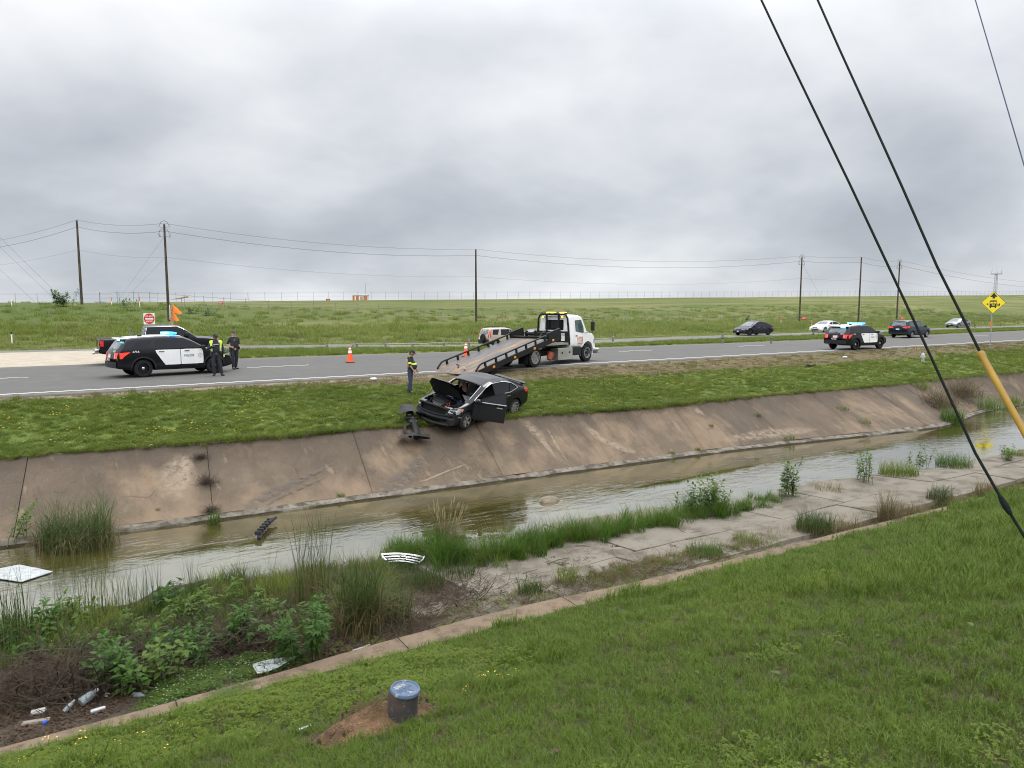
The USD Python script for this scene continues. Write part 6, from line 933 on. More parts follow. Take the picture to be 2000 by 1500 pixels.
    for s in (-1, 1):
        hp = soft(PG((1.72, .80), (2.02, .82), (2.10, .74), (2.04, .62), (1.92, .62), (1.70, .74)), .02); hl = obj('headlight', c.side(hp, .016, s, .05), 'lamp_clear', t, True); obj('headlight_front', c.end(soft(PG((s * .60, .67), (s * .60, .76), (s * .78, .77), (s * .78, .67)).buffer(0), .01), .012, False, .05), 'lamp_clear', hl); obj('turn_signal', c.side(PG((1.66, .78), (1.76, .795), (1.74, .68), (1.68, .72)), .020, s, .05), 'lamp_amber', hl)
    obj('fog_trim', c.side(PG((1.74, .52), (1.98, .56), (1.98, .52), (1.80, .48)), .03, 1, .05), 'engine_alu', t)
    # raised hood
    hp = soft(PG((1.28, -.70), (1.9, -.68), (2.12, -.46), (2.20, 0), (2.12, .46), (1.9, .68), (1.28, .70), (1.32, 0)), .05); up = c.top(hp, .0); lo = up.copy(); lo.vertices[:, 2] -= .035; hm = cat_([up, trimesh.Trimesh(lo.vertices, lo.faces[:, ::-1], process=False)]); piv = np.array([1.27, 0, .94]); Mh = mat4(piv) @ trimesh.transformations.rotation_matrix(-1.12, [0, 1, 0]) @ mat4(-piv)
    H_ = obj('hood', xf(hm, Mh), 'paint_charcoal', t, True); rib = [tube([(1.4, s * .5, .885), (1.75, s * .2, .85), (2.05, s * .38, .78)], .02, 6) for s in (-1, 1)]; obj('hood_lining', xf(cat_([xf(lo, mat4((1.72 * .08, 0, -.012)) @ np.diag([.92, .9, 1, 1]))] + rib), Mh), 'plastic_black', H_); obj('hood_stay', rod((1.95, -.5, .78), (1.62, -.42, 1.42), .008), 'steel_black', t)
    # open driver's door
    do = c.side(dr.intersection(sg.box(-.2, .3, 1.1, .965)), .004, 1); di = do.copy(); di.vertices[:, 1] -= .07; e = dr.intersection(sg.box(-.2, .3, 1.1, .965)).exterior; ring = np.array(e.segmentize(.08).coords); yy = c.Y(ring[:, 0], ring[:, 1]); n = len(ring); V = c.D(np.vstack([np.c_[ring[:, 0], yy + .004, ring[:, 1]], np.c_[ring[:, 0], yy - .066, ring[:, 1]]])); k = np.arange(n - 1); em = trimesh.Trimesh(V, np.vstack([np.stack([k, k + 1, k + n + 1], 1), np.stack([k, k + n + 1, k + n], 1)]), process=False)
    hx = np.array([1.03, .84, 0]); Md = mat4(hx) @ trimesh.transformations.rotation_matrix(-math.radians(62), [0, 0, 1]) @ mat4(-hx); D_ = obj('front_door', xf(cat_([do, di, em]), Md), 'paint_charcoal', t, 40)
    wp = soft(PG((-.08, .965), (-.04, 1.33), (.03, 1.36), (.33, 1.26), (.96, .975)), .02); obj('window', xf(c.side(wp.buffer(-.02), -.02, 1), Md), 'tint_pane', D_, True); obj('window_frame', xf(c.side(wp.difference(wp.buffer(-.028)), -.004, 1, .06), Md), 'paint_charcoal', D_); obj('window_trim', xf(c.side(sg.box(-.09, .955, .96, .98), .012, 1), Md), 'chrome', D_); obj('handle', xf(c.side(soft(sg.box(.02, .84, .22, .875), .014), .035, 1), Md), 'chrome', D_)
    obj('door_lining', xf(cat_([xf(di, mat4((.0, -.012, 0)))]), Md), 'seat_black', D_); obj('mirror', xf(cat_([rbox(.76, .92, .92, 1.10, .96, 1.09, .05), rbox(.80, .90, .84, .95, .95, 1.0, .02)]), Md), 'paint_charcoal', D_, 40)
    obj('door_sill', c.side(sg.box(-.02, .27, 1.0, .335), .004, 1), 'paint_charcoal', t, True)
    add_wheel(t, ax[0], .77, R, .21, 'alloy'); add_wheel(t, ax[0], -.77, R, .21, 'alloy'); add_wheel(t, ax[1], .77, R, .21, 'alloy_dark', .10); add_wheel(t, ax[1], -.77, R, .21, 'alloy_dark', .10)
wreck(MW)
# torn off pieces of the car
def bank_M(a, b, rz=0.0, dz=0.0):
    q = bankpt(a, b); e = .25; n = np.array([-(gz(q[0] + e, q[1]) - gz(q[0] - e, q[1])), -(gz(q[0], q[1] + e) - gz(q[0], q[1] - e)), 2 * e]); n /= np.linalg.norm(n); x = np.array([math.cos(rz), math.sin(rz), 0]); x -= n * (x @ n); x /= np.linalg.norm(x); return mat4(q + n * dz, R=np.stack([x, np.cross(n, x), n], 1))
def bumper_piece(M):
    t = thing('torn_bumper', 'torn off black bumper and splash guard lying over the edge of the concrete bank', 'car part', M)
    obj('beam', cat_([tube([(.55, .02, .10), (.2, .0, .09), (-.25, -.02, .07), (-.62, .0, .05)], [.10, .085, .08, .10], 8), tube([(.05, .04, .06), (-.15, .24, .08), (-.42, .26, .06), (-.62, .16, .05)], .042, 7)]), 'plastic_black', t, 40)
    sh = []
    for k, (cx, cy, l, w, zz) in enumerate(((.62, .02, .34, .26, .14), (-.66, .12, .18, .34, .06))):
        g = np.linspace(-1, 1, 9); U, V_ = np.meshgrid(g, g, indexing='ij'); P = np.stack([cx + l * U, cy + w * V_ * (1 - .25 * U), zz + .10 * (1 - V_ ** 2) - .06 * U + .05 * (noise(np.stack([U * 2, V_ * 2, 0 * U + k], -1)) - .5)], -1).reshape(-1, 3); i, j = np.meshgrid(np.arange(8), np.arange(8), indexing='ij'); q = (i * 9 + j).ravel(); sh.append(trimesh.Trimesh(P, np.vstack([np.stack([q, q + 9, q + 10], 1), np.stack([q, q + 10, q + 1], 1)]), process=False))
    obj('shell', sh[0], 'plastic_black', t, True); obj('lip', sh[1], 'plastic_black', t, True); obj('brackets', cat_([rbox(.18, .34, -.12, .16, .06, .16, .02), rbox(-.72, -.52, -.30, -.02, .02, .08, .02), rbox(-.02, .12, -.10, .10, .08, .15, .02)]), 'steel_black', t, 40); obj('clip', cat_([rbox(.30, .36, .02, .10, .16, .19, .01), box(.16, .19, -.02, .03, .14, .18)]), 'engine_alu', t)
p0_, p1_ = bankpt(795, 806), bankpt(822, 862); bumper_piece(bank_M(807, 834, math.atan2(p0_[1] - p1_[1], p0_[0] - p1_[0]), .02) @ np.diag([1.2, 1.35, 1.3, 1.0]))
w0, w1 = at_z(506, 1055, WATER), at_z(536, 1021, WATER); wc = (w0 + w1) / 2; wa = math.atan2(w1[1] - w0[1], w1[0] - w0[0]); l = np.linalg.norm(w1 - w0) / 2
t = thing('broken_bumper_piece', 'broken black ribbed bumper piece lying in the water on the left', 'car part', mat4((wc[0], wc[1], WATER), wa))
obj('strip', tube([(-l, 0, .03), (-l * .5, .06, .08), (0, .08, .10), (l * .5, .04, .12), (l, -.04, .14)], [.05, .055, .06, .055, .04], 6), 'plastic_black', t, 40)
for k in range(6): x = -l * .8 + k * l * .3; obj('rib', rbox(x - .03, x + .03, -.02, .13, .08, .18, .012), 'plastic_black', t, 40)
def grille(M):
    t = thing('chrome_grille', 'chrome car grille with dark slots lying in the grass by the water', 'car part', M); y = np.linspace(-.46, .46, 15); f = lambda h, k: np.stack([.12 * (1 - (y / .46) ** 2) * .6 + 0 * y, y * (1 - .10 * k), h - .03 * (y / .46) ** 2], -1)
    for k, h in enumerate((.20, .145, .095, .045)): obj('slat', tube(f(h, k), .016 if k else .020, 6), 'chrome', t, 40)
    P = np.vstack([f(.20, 0), f(.03, 3)]) - [.03, 0, 0]; n = 15; k = np.arange(n - 1); obj('mesh_backing', trimesh.Trimesh(P, np.vstack([np.stack([k, k + 1, k + n + 1], 1), np.stack([k, k + n + 1, k + n], 1)]), process=False), 'plastic_black', t)
    o = trimesh.creation.torus(.055, .010, major_sections=20, minor_sections=6); o.vertices *= [1.25, .8, 1]; o.apply_transform(mat4((.10, 0, .12)) @ trimesh.transformations.rotation_matrix(math.pi / 2, [0, 1, 0]) @ trimesh.transformations.rotation_matrix(math.pi / 2, [0, 0, 1])); obj('emblem', o, 'chrome', t, True)
    for s in (-1, 1): obj('end_cap', tube([(.02, s * .45, .19), (.03, s * .42, .10), (.05, s * .34, .035)], [.02, .03, .025], 6), 'chrome', t, 40)
gp = at_z(786, 1108, -2.40); vd = np.array([gp[0], gp[1]]) / np.hypot(gp[0], gp[1]); gM = mat4((gp[0], gp[1], -2.36), math.atan2(-vd[1], -vd[0]) + .0) @ trimesh.transformations.rotation_matrix(-.55, [0, 1, 0]) @ trimesh.transformations.rotation_matrix(-.12, [1, 0, 0]); gM[2, 3] = max(gz(gp[0], gp[1]), WATER) + .12; grille(gM)
# ------------------------------------------------------------------ people
plain('skin_dark', (.10, .055, .035), .6, var=.1); plain('skin_light', (.42, .24, .17), .6, var=.1); plain('skin_tan', (.33, .18, .115), .6, var=.1); plain('uniform_navy', (.010, .012, .020), .85, var=.3, scale=12); plain('uniform_black', (.008, .008, .009), .8, var=.3, scale=12); plain('jeans', (.020, .030, .060), .9, var=.35, scale=14)
plain('boot_black', (.010, .010, .010), .5); plain('hi_vis', (.55, .70, .05), .7, emit=None, var=.12, scale=20); plain('reflective_grey', (.42, .43, .42), .5, var=.15, scale=20); plain('cap_navy', (.018, .022, .06), .8); plain('hair_dark', (.012, .010, .009), .8); plain('eye_dark', (.01, .01, .01), .3); plain('lip', (.18, .07, .06), .6)
def sph(c, r): return m3.Manifold.sphere(r, 14).translate([float(x) for x in c])
def chain(pts, rad): return m3.Manifold.batch_boolean([m3.Manifold.batch_hull([sph(pts[i], rad[i]), sph(pts[i + 1], rad[i + 1])]) for i in range(len(pts) - 1)], m3.OpType.Add)
def hull(*a): return m3.Manifold.batch_hull([sph(c, r) for c, r in a])
def soften(M, l=.035, it=6):
    m = unman(M.refine_to_length(l)); m.merge_vertices(); trimesh.smoothing.filter_taubin(m, lamb=.5, nu=.53, iterations=it); return m
def hand(w, d, out, curl, k=1.0):
    """palm with five separate bent fingers; w wrist, d pointing along the hand, out = side of the thumb."""
    d = np.array(d, float) / np.linalg.norm(d); out = np.array(out, float); out -= d * (out @ d); out /= np.linalg.norm(out); n = np.cross(d, out); w = np.array(w, float); P = [m3.Manifold.batch_hull([sph(w, .024), sph(w + d * .085 + out * .03, .013), sph(w + d * .085 - out * .03, .013), sph(w + d * .03 + out * .028, .014)])]
    for i, (o, l) in enumerate(((.030, .070), (.010, .080), (-.010, .075), (-.030, .058))):
        a = w + d * .088 + out * o; b = a + (d * math.cos(curl * .6) + n * math.sin(curl * .6)) * l * .5; c = b + (d * math.cos(curl * 1.5) + n * math.sin(curl * 1.5)) * l * .5; P.append(chain([a, b, c], [.0095, .009, .0075]))
    a = w + d * .03 + out * .03; b = a + (d * .6 + out * .6 + n * .2) * .04; P.append(chain([a, b, b + (d * .85 + out * .2 + n * .3) * .035], [.012, .010, .008])); return m3.Manifold.batch_boolean(P, m3.OpType.Add)
def person(name, label, M, J, fat, skin, shirt, trousers, boots, cap, hands, sleeve=.55, head_pitch=0.0, head_yaw=0.0):
    t = thing(name, label, 'person', M); A = {k: np.array(v, float) for k, v in J.items()}; Rh = trimesh.transformations.euler_matrix(0, head_pitch, head_yaw)[:3, :3]; hd = lambda *p: A['head'] + Rh @ np.array(p, float)
    head = m3.Manifold.batch_hull([sph(hd(-.012, 0, .045), .088), sph(hd(.02, 0, .03), .078), sph(hd(.035, 0, -.085), .038), sph(hd(-.02, 0, -.03), .075)]); parts = [head, chain([A['neck'], hd(-.015, 0, -.06)], [.060, .056]), hull((hd(.088, 0, .005), .012), (hd(.112, 0, -.030), .014)), hull((hd(.085, .022, -.066), .009), (hd(.085, -.022, -.066), .009))]
    for s in (-1, 1): parts.append(m3.Manifold.batch_hull([sph(hd(-.01, s * .086, .02), .012), sph(hd(-.015, s * .090, -.025), .010), sph(hd(.008, s * .084, 0), .010)]))
    core = [hull((A['neck'], .06), (A['shL'], .055), (A['shR'], .055), (A['chest'], .12)), hull((A['chest'], .12), (A['pelvis'], .12))]
    for q in 'LR': core += [chain([A['sh' + q], A['el' + q], A['wr' + q]], [.050, .040, .028]), chain([A['hip' + q], A['kn' + q], A['an' + q]], [.080, .050, .032]), chain([A['an' + q], A['an' + q] * .35 + A['to' + q] * .65], [.030, .020])]; core.append(hand(A['wr' + q], hands[q][0], hands[q][1], hands[q][2]))
    body = m3.Manifold.batch_boolean(parts + core, m3.OpType.Add); obj('body', soften(body, .022, 4), skin, t, True)
    for s in (-1, 1): obj('eye', unman(sph(hd(.083, s * .031, .012), .010)), 'eye_dark', t, True)
    obj('mouth', unman(hull((hd(.083, .02, -.067), .0085), (hd(.083, -.02, -.067), .0085))), 'lip', t, True)
    b = fat; ch, pv = A['chest'], A['pelvis']; mid = (ch + pv) / 2
    tor = [hull((A['shL'], .070), (A['shR'], .070), (A['neck'] - [0, 0, .03], .075), (ch + [b * .35, .075, 0], .105), (ch + [b * .35, -.075, 0], .105)), hull((ch + [b * .35, .075, 0], .110), (ch + [b * .35, -.075, 0], .110), (mid + [b, .07, -.02], .105 + b * .4), (mid + [b, -.07, -.02], .105 + b * .4)), hull((mid + [b, .07, -.02], .105 + b * .4), (mid + [b, -.07, -.02], .105 + b * .4), (pv + [b * .3, .075, .06], .105), (pv + [b * .3, -.075, .06], .105))]
    for q in 'LR': e = A['sh' + q] + (A['el' + q] - A['sh' + q]) * min(1, sleeve * 1.6) if sleeve < .7 else A['el' + q]; tor.append(chain([A['sh' + q], e] + ([A['wr' + q] * .9 + A['el' + q] * .1] if sleeve > .7 else []), [.068, .062] + ([.045] if sleeve > .7 else [])))
    sh = m3.Manifold.batch_boolean(tor, m3.OpType.Add); obj('shirt', soften(sh), shirt, t, True)
    tr = [hull((pv + [b * .2, .075, .03], .108), (pv + [b * .2, -.075, .03], .108), (A['hipL'], .10), (A['hipR'], .10))]
    for q in 'LR': tr.append(chain([A['hip' + q], A['kn' + q], A['an' + q] + [-.005, 0, .03]], [.100, .076, .066]))
    obj('trousers', soften(m3.Manifold.batch_boolean(tr, m3.OpType.Add)), trousers, t, True)
    for q in 'LR': obj('boot', soften(m3.Manifold.batch_boolean([hull((A['an' + q] + [-.03, 0, -.045], .045), (A['an' + q] + [0, 0, .06], .055)), hull((A['an' + q] + [-.04, 0, -.05], .040), (A['to' + q] + [.02, 0, 0], .034), (A['to' + q] + [0, .015, 0], .036))], m3.OpType.Add), .03, 3), boots, t, True)
    dome = m3.Manifold.batch_hull([sph(hd(-.012, 0, .060), .097), sph(hd(.015, 0, .055), .088)]).trim_by_plane(list(map(float, Rh @ np.array([.10, 0, 1.0]))), float((Rh @ np.array([.10, 0, 1.0])) @ hd(0, 0, .045) / 1.0)); brim = m3.Manifold.batch_hull([sph(hd(.06, .06, .062), .010), sph(hd(.06, -.06, .062), .010), sph(hd(.165, .03, .045), .008), sph(hd(.165, -.03, .045), .008)]); obj('cap', unman(dome + brim), cap, t, 40)
    hr = m3.Manifold.batch_hull([sph(hd(-.03, 0, .03), .090), sph(hd(-.035, 0, -.03), .074)]).trim_by_plane(list(map(float, Rh @ np.array([-1.0, 0, .2]))), float((Rh @ np.array([-1.0, 0, .2])) @ hd(.0, 0, 0))); obj('hair', unman(hr), 'hair_dark', t, True)
    return t, A, sh, tor, tr
base = dict(pelvis=(0, 0, .96), hipL=(0, .095, .91), hipR=(0, -.095, .91), knL=(.02, .12, .50), knR=(.02, -.12, .50), anL=(-.02, .13, .09), anR=(-.02, -.13, .09), toL=(.13, .15, .035), toR=(.13, -.15, .035), chest=(0, 0, 1.28), neck=(-.005, 0, 1.49), head=(.02, 0, 1.645), shL=(0, .185, 1.43), shR=(0, -.185, 1.43), elL=(-.03, .25, 1.15), elR=(-.03, -.25, 1.15), wrL=(.05, .27, .91), wrR=(.05, -.27, .91))
def on_front(text_or_mesh, x, y, z, h): m = text_mesh(text_or_mesh, h, .004, True); v = m.vertices; w = v[:, 0].max(); return trimesh.Trimesh(np.stack([x + v[:, 2], y + v[:, 0] - w / 2, z + v[:, 1]], -1), m.faces, process=False)
# officer in the yellow vest, right hand at the chest
J = dict(base, elR=(-.02, -.29, 1.17), wrR=(.17, -.14, 1.26), knL=(.03, .13, .50), anL=(.0, .19, .09), toL=(.13, .25, .035), anR=(-.02, -.10, .09), toR=(.12, -.16, .035), elL=(-.02, .27, 1.15), wrL=(.04, .30, .92))
p = at_z(424, 734, 0); t, A, sh, tor, tr = person('person', 'person in dark police uniform and open yellow vest, hand at the chest', mat4((p[0], p[1], 0), math.radians(237 + 26), 1.03), J, .035, 'skin_dark', 'uniform_navy', 'uniform_navy', 'boot_black', 'uniform_black', dict(L=((.15, .0, -1), (.9, -.3, 0), .5), R=((.55, .75, .25), (.1, -.2, 1), .6)), sleeve=1.0, head_yaw=.35)
big = m3.Manifold.batch_boolean([hull((A['shL'] + [0, -.01, 0], .088), (A['shR'] + [0, .01, 0], .088), (A['neck'] - [0, 0, .04], .085), (A['chest'] + [.0, .08, 0], .125), (A['chest'] + [.0, -.08, 0], .125), (A['pelvis'] + [.01, .085, .14], .128), (A['pelvis'] + [.01, -.085, .14], .128))], m3.OpType.Add); small = big.scale((.93, .93, 1.0)); vest = big - man(box(0, .4, -.115, .105, .9, 1.7)) - man(box(-.4, .4, -.5, .5, .5, 1.05)) - sph(A['neck'] + [0, 0, .04], .13)
v_ = obj('vest', unman(vest), 'hi_vis', t, 40); st = unman((big.scale((1.015, 1.012, 1.0))) ^ (man(box(-.4, .4, -.165, -.135, 1.05, 1.5)) + man(box(-.4, .4, .135, .165, 1.05, 1.5)) + man(box(-.4, .4, -.5, .5, 1.13, 1.17)) - man(box(0, .4, -.115, .105, .9, 1.7)))); obj('stripe', st, 'reflective_grey', v_, 40)
obj('body_armour', soften(hull((A['chest'] + [.085, .09, .09], .06), (A['chest'] + [.085, -.09, .09], .06), (A['chest'] + [.10, .09, -.16], .06), (A['chest'] + [.10, -.09, -.16], .06))), 'uniform_black', t, True); obj('lettering', on_front('POLICE', .152, 0, 1.325, .040), 'letter_white', t)
bl = obj('belt', cat_([unman(hull((A['pelvis'] + [.01, .085, .09], .120), (A['pelvis'] + [.01, -.085, .09], .120)) ^ man(box(-.3, .3, -.4, .4, 1.02, 1.08))), rbox(-.02, .10, -.23, -.17, .84, 1.04, .02), rbox(.05, .15, .16, .23, .93, 1.06, .02)]), 'boot_black', t, 40); obj('radio', rbox(.125, .165, .09, .13, 1.33, 1.43, .012), 'uniform_black', t, 40); obj('taser', rbox(.06, .10, .28, .33, .80, .92, .012), 'hi_vis', t, 40)
# officer with the blue cap, one arm at the belt, turned towards the road
J = dict(base, elL=(-.06, .26, 1.16), wrL=(.02, .25, .92), elR=(-.10, -.28, 1.18), wrR=(.10, -.20, 1.05), anL=(-.10, .10, .09), toL=(.05, .13, .035), anR=(.06, -.10, .09), toR=(.21, -.12, .035), knL=(-.02, .11, .50), knR=(.06, -.11, .51))
p = at_z(459, 721, 0); t, A, sh, tor, tr = person('person', 'person in dark police uniform and blue cap standing beyond the vest wearer', mat4((p[0], p[1], 0), math.radians(237 + 48), 1.04), J, .035, 'skin_light', 'uniform_navy', 'uniform_navy', 'boot_black', 'cap_navy', dict(L=((.1, 0, -1), (.9, -.3, 0), .6), R=((.7, .6, -.2), (.2, 0, 1), .7)), sleeve=.5, head_yaw=-.2)
obj('body_armour', soften(hull((A['chest'] + [.075, .10, .09], .065), (A['chest'] + [.075, -.10, .09], .065), (A['chest'] + [.09, .10, -.16], .065), (A['chest'] + [.09, -.10, -.16], .065))), 'uniform_black', t, True); obj('belt', cat_([unman(hull((A['pelvis'] + [.01, .085, .09], .120), (A['pelvis'] + [.01, -.085, .09], .120)) ^ man(box(-.3, .3, -.4, .4, 1.02, 1.08))), rbox(-.04, .08, -.24, -.18, .82, 1.04, .02), rbox(.05, .14, .16, .23, .92, 1.06, .02)]), 'boot_black', t, 40); obj('badge', box(.15, .156, -.08, -.02, 1.36, 1.375), 'reflective_grey', t)
# tow operator looking down at the wreck
J = dict(base, neck=(.03, 0, 1.47), head=(.085, 0, 1.615), chest=(.01, 0, 1.27), elL=(.06, .25, 1.16), elR=(.06, -.25, 1.15), wrL=(.22, .20, .93), wrR=(.20, -.19, .92), anL=(-.10, .10, .09), toL=(.05, .12, .035), anR=(.02, -.10, .09), toR=(.17, -.13, .035), knL=(-.02, .11, .50), knR=(.03, -.11, .50))
p = hit(802, 768); t, A, sh, tor, tr = person('person', 'person in navy work shirt with yellow stripes and jeans, looking down at the wreck', mat4(p, math.radians(-40), .985), J, .115, 'skin_tan', 'uniform_navy', 'jeans', 'boot_black', 'uniform_black', dict(L=((.3, -.1, -1), (.9, .2, .2), .7), R=((.3, .1, -1), (.9, -.2, .2), .7)), sleeve=.55, head_pitch=.45)
shM = m3.Manifold.batch_boolean([hull((A['chest'] + [.040, .075, 0], .118), (A['chest'] + [.040, -.075, 0], .118), ((A['chest'] + A['pelvis']) / 2 + [.115, .07, -.02], .159), ((A['chest'] + A['pelvis']) / 2 + [.115, -.07, -.02], .159))], m3.OpType.Add); obj('stripe', unman(shM ^ man(box(-.4, .5, -.5, .5, 1.17, 1.225))), 'hi_vis', t, 40)
for q in 'LR':
    a, b = A['sh' + q], A['el' + q]; obj('sleeve_stripe', unman(chain([a + (b - a) * .62, a + (b - a) * .80], [.071, .070]).trim_by_plane(list(map(float, (a - b) / np.linalg.norm(a - b))), float(((a - b) / np.linalg.norm(a - b)) @ (a + (b - a) * .82))).trim_by_plane(list(map(float, (b - a) / np.linalg.norm(a - b))), float(((b - a) / np.linalg.norm(a - b)) @ (a + (b - a) * .60)))), 'hi_vis', t, 40)
    s = 1 if q == 'L' else -1; obj('shoulder_stripe', unman(hull((A['sh' + q] + [.0, -s * .03, .012], .072), (A['chest'] + [-.03, s * .09, .06], .105)) ^ man(box(-.3, .10, min(s * .09, s * .15), max(s * .09, s * .15), 1.30, 1.56))), 'hi_vis', t, 40)
obj('belt', unman(hull((A['pelvis'] + [.02, .085, .08], .118), (A['pelvis'] + [.02, -.085, .08], .118)) ^ man(box(-.3, .3, -.4, .4, 1.0, 1.05))), 'boot_black', t, 40)
def far_pt(x, y, d): r = ray(x, y); return EYE + r * d / (r @ FWD0)
# ------------------------------------------------------------------ street furniture, fences, poles, wires
layered('pole_wood', (1.0, [(0.3, (.035, .028, .021)), (0.7, (.075, .062, .048))]), [(8, 5, .5, .7, (.12, .10, .08), .6, (1, 1, .1))], bump=.5)
layered('weathered_wood', (2.0, [(0.3, (.13, .125, .115)), (0.7, (.22, .21, .195))]), [(12, 5, .5, .7, (.08, .075, .065), .6, (1, 1, .2))], bump=.5)
plain('galvanised', (.30, .31, .32), .45, metal=.6, var=.2, scale=15); plain('fence_grey', (.16, .165, .165), .6, metal=.2, var=.2); plain('wire_dark', (.02, .02, .022), .6); plain('guy_strand', (.005, .008, .006), .75, spec=.12, var=.4, scale=50, bump=.6, bscale=120); plain('wire_blue', (.03, .04, .09), .5); plain('guard_yellow', (.27, .155, .008), .5, var=.16, scale=6); plain('guard_inside', (.40, .14, .01), .6)
plain('cone_orange', (.72, .085, .015), .5, var=.12); plain('cone_white', (.70, .70, .68), .45, var=.08); plain('sign_yellow', (.68, .56, .02), .45, var=.06); plain('sign_black', (.012, .012, .012), .5); plain('sign_red', (.45, .025, .02), .45, var=.08); plain('sign_white', (.68, .68, .66), .45, var=.06); plain('flag_orange', (.85, .20, .02), .7, var=.1); plain('stake_pink', (.50, .22, .15), .8)
plain('hydrant_silver', (.42, .43, .44), .45, metal=.3, var=.15); plain('marker_white', (.65, .65, .63), .5); plain('marker_orange', (.62, .13, .03), .5); plain('brick_orange', (.42, .13, .06), .85, var=.2); plain('wall_white', (.62, .61, .58), .7); plain('insulator', (.25, .24, .23), .3)
wires = []

def pole(name, label, b, t_, rb, arms, guys=()):
    P = hit(*b); d = np.hypot(P[0], P[1]); r = ray(*t_); zt = EYE[2] + r[2] / np.hypot(r[0], r[1]) * d; h = zt - P[2]
    t = thing(name, label, 'utility pole', mat4((P[0], P[1], P[2] - .4))); obj('shaft', tube([(0, 0, 0), (0, 0, h * .5), (0, 0, h + .4)], [rb, rb * .85, rb * .65], 10), 'pole_wood', t, 40); H = h + .4
    if arms:
        obj('bracket', cat_([rod((-.55, .15, H - 1.35), (.55, -.15, H - 1.35), .045), rod((-.45, .1, H - .35), (.45, -.1, H - .35), .04)]), 'galvanised', t)
        obj('jumper', cat_([tube([(-.6, .15, H - 1.2), (-.5, .1, H - .75), (-.2, .05, H - .5), (0, 0, H - .75), (.25, -.05, H - .55), (.55, -.15, H - 1.15)], .025, 5), tube([(-.55, .12, H - .30), (-.3, .05, H + .25), (0, 0, H + .38), (.3, -.05, H + .25), (.55, -.12, H - .30)], .022, 5)]), 'wire_dark', t)
        obj('insulator', cat_([lathe([(0, -.16), (.06, -.16), (.08, -.05), (.05, 0), (.08, .06), (.05, .14), (0, .16)], 10).apply_translation([s * .5, -s * .14, H - 1.25]) for s in (-1, 1)]), 'insulator', t, 40)
    else: obj('pole_top_pin', lathe([(0, 0), (.05, 0), (.09, .06), (.09, .14), (0, .2)], 10).apply_translation([0, 0, H]), 'insulator', t, 40)
    return np.array([P[0], P[1], P[2] - .4 + H]), P
def wire(a, b, sag, r, label, group, mat='wire_dark', n=24, name='overhead_wire'):
    s = np.linspace(0, 1, n)[:, None]; q = a * (1 - s) + b * s; q[:, 2] -= (sag * 4 * s * (1 - s))[:, 0]; return single(name, tube(q, r, 5), mat, label, 'wire', group)
PT = []
for b, t_, rb, arm, lb in (((160, 595), (150, 431), .17, False, 'tall wooden utility pole on the mound, leftmost in the picture'), ((330, 628), (323, 438), .16, True, 'wooden utility pole with looped jumpers behind the parked pickup'), ((930, 630), (932, 488), .16, False, 'plain wooden utility pole in the field behind the tan crossover'), ((1561, 632), (1567, 501), .16, True, 'wooden utility pole with jumpers between the electric crossover and the white sedan'), ((1676, 634), (1674, 503), .15, False, 'plain wooden utility pole rising behind the right-hand police SUV'), ((1751, 628), (1752, 510), .16, True, 'wooden utility pole behind the minivan, crossed by the guy wires')): PT.append(pole('utility_pole', lb, b, t_, rb, arm))
tops = [p[0] for p in PT]; d01 = tops[0] - tops[1]; ext0 = tops[0] + d01 / np.linalg.norm(d01) * 55; ext0[2] = tops[0][2] - .4; d56 = tops[5] - tops[4]; ext1 = far_pt(2230, 552, 190)
seq = [ext0] + tops + [ext1]; nm = ['running off the picture on the left', 'between the two left poles', 'from the looped-jumper pole to the plain mid-field pole', 'from the plain mid-field pole to the right-hand jumper pole', 'between the right-hand jumper pole and the plain pole beside it', 'between the last two poles on the right', 'leaving the picture on the right']
for i in range(7):
    a, b = seq[i], seq[i + 1]; l = np.linalg.norm(b - a)
    wire(a + [0, 0, .1], b + [0, 0, .1], min(.022 * l, 2.2), .014, 'upper overhead wire ' + nm[i], 'overhead lines'); wire(a - [0, 0, .75], b - [0, 0, .75], min(.024 * l, 2.4), .018, 'lower overhead wire ' + nm[i], 'overhead lines'); wire(a - [0, 0, 3.6], b - [0, 0, 3.6], min(.018 * l, 1.8), .009, 'thin low cable ' + nm[i], 'overhead lines')
for k, (a, b, lb) in enumerate(((far_pt(-60, 405, 78), far_pt(110, 572, 92), 'steep thin guy wire at the far left, upper of three'), (far_pt(-60, 425, 78), far_pt(100, 578, 91), 'steep thin guy wire at the far left, middle of three'), (far_pt(-60, 470, 78), far_pt(68, 590, 90), 'steep thin guy wire at the far left, lowest of three'))): wire(a, b, 0, .009, lb, 'pole guy wires', name='guy_wire')
wire(tops[1] - [0, 0, 1.3], hit(228, 590), 0, .009, 'guy wire from near the top of the looped-jumper pole', 'pole guy wires', name='guy_wire'); wire(tops[1] - [0, 0, 3.6], hit(236, 592), 0, .009, 'guy wire from mid-height of the looped-jumper pole', 'pole guy wires', name='guy_wire'); wire(tops[3] - [0, 0, 1.0], far_pt(1606, 585, 125), 0, .009, 'guy wire beside the right-hand jumper pole', 'pole guy wires', name='guy_wire')
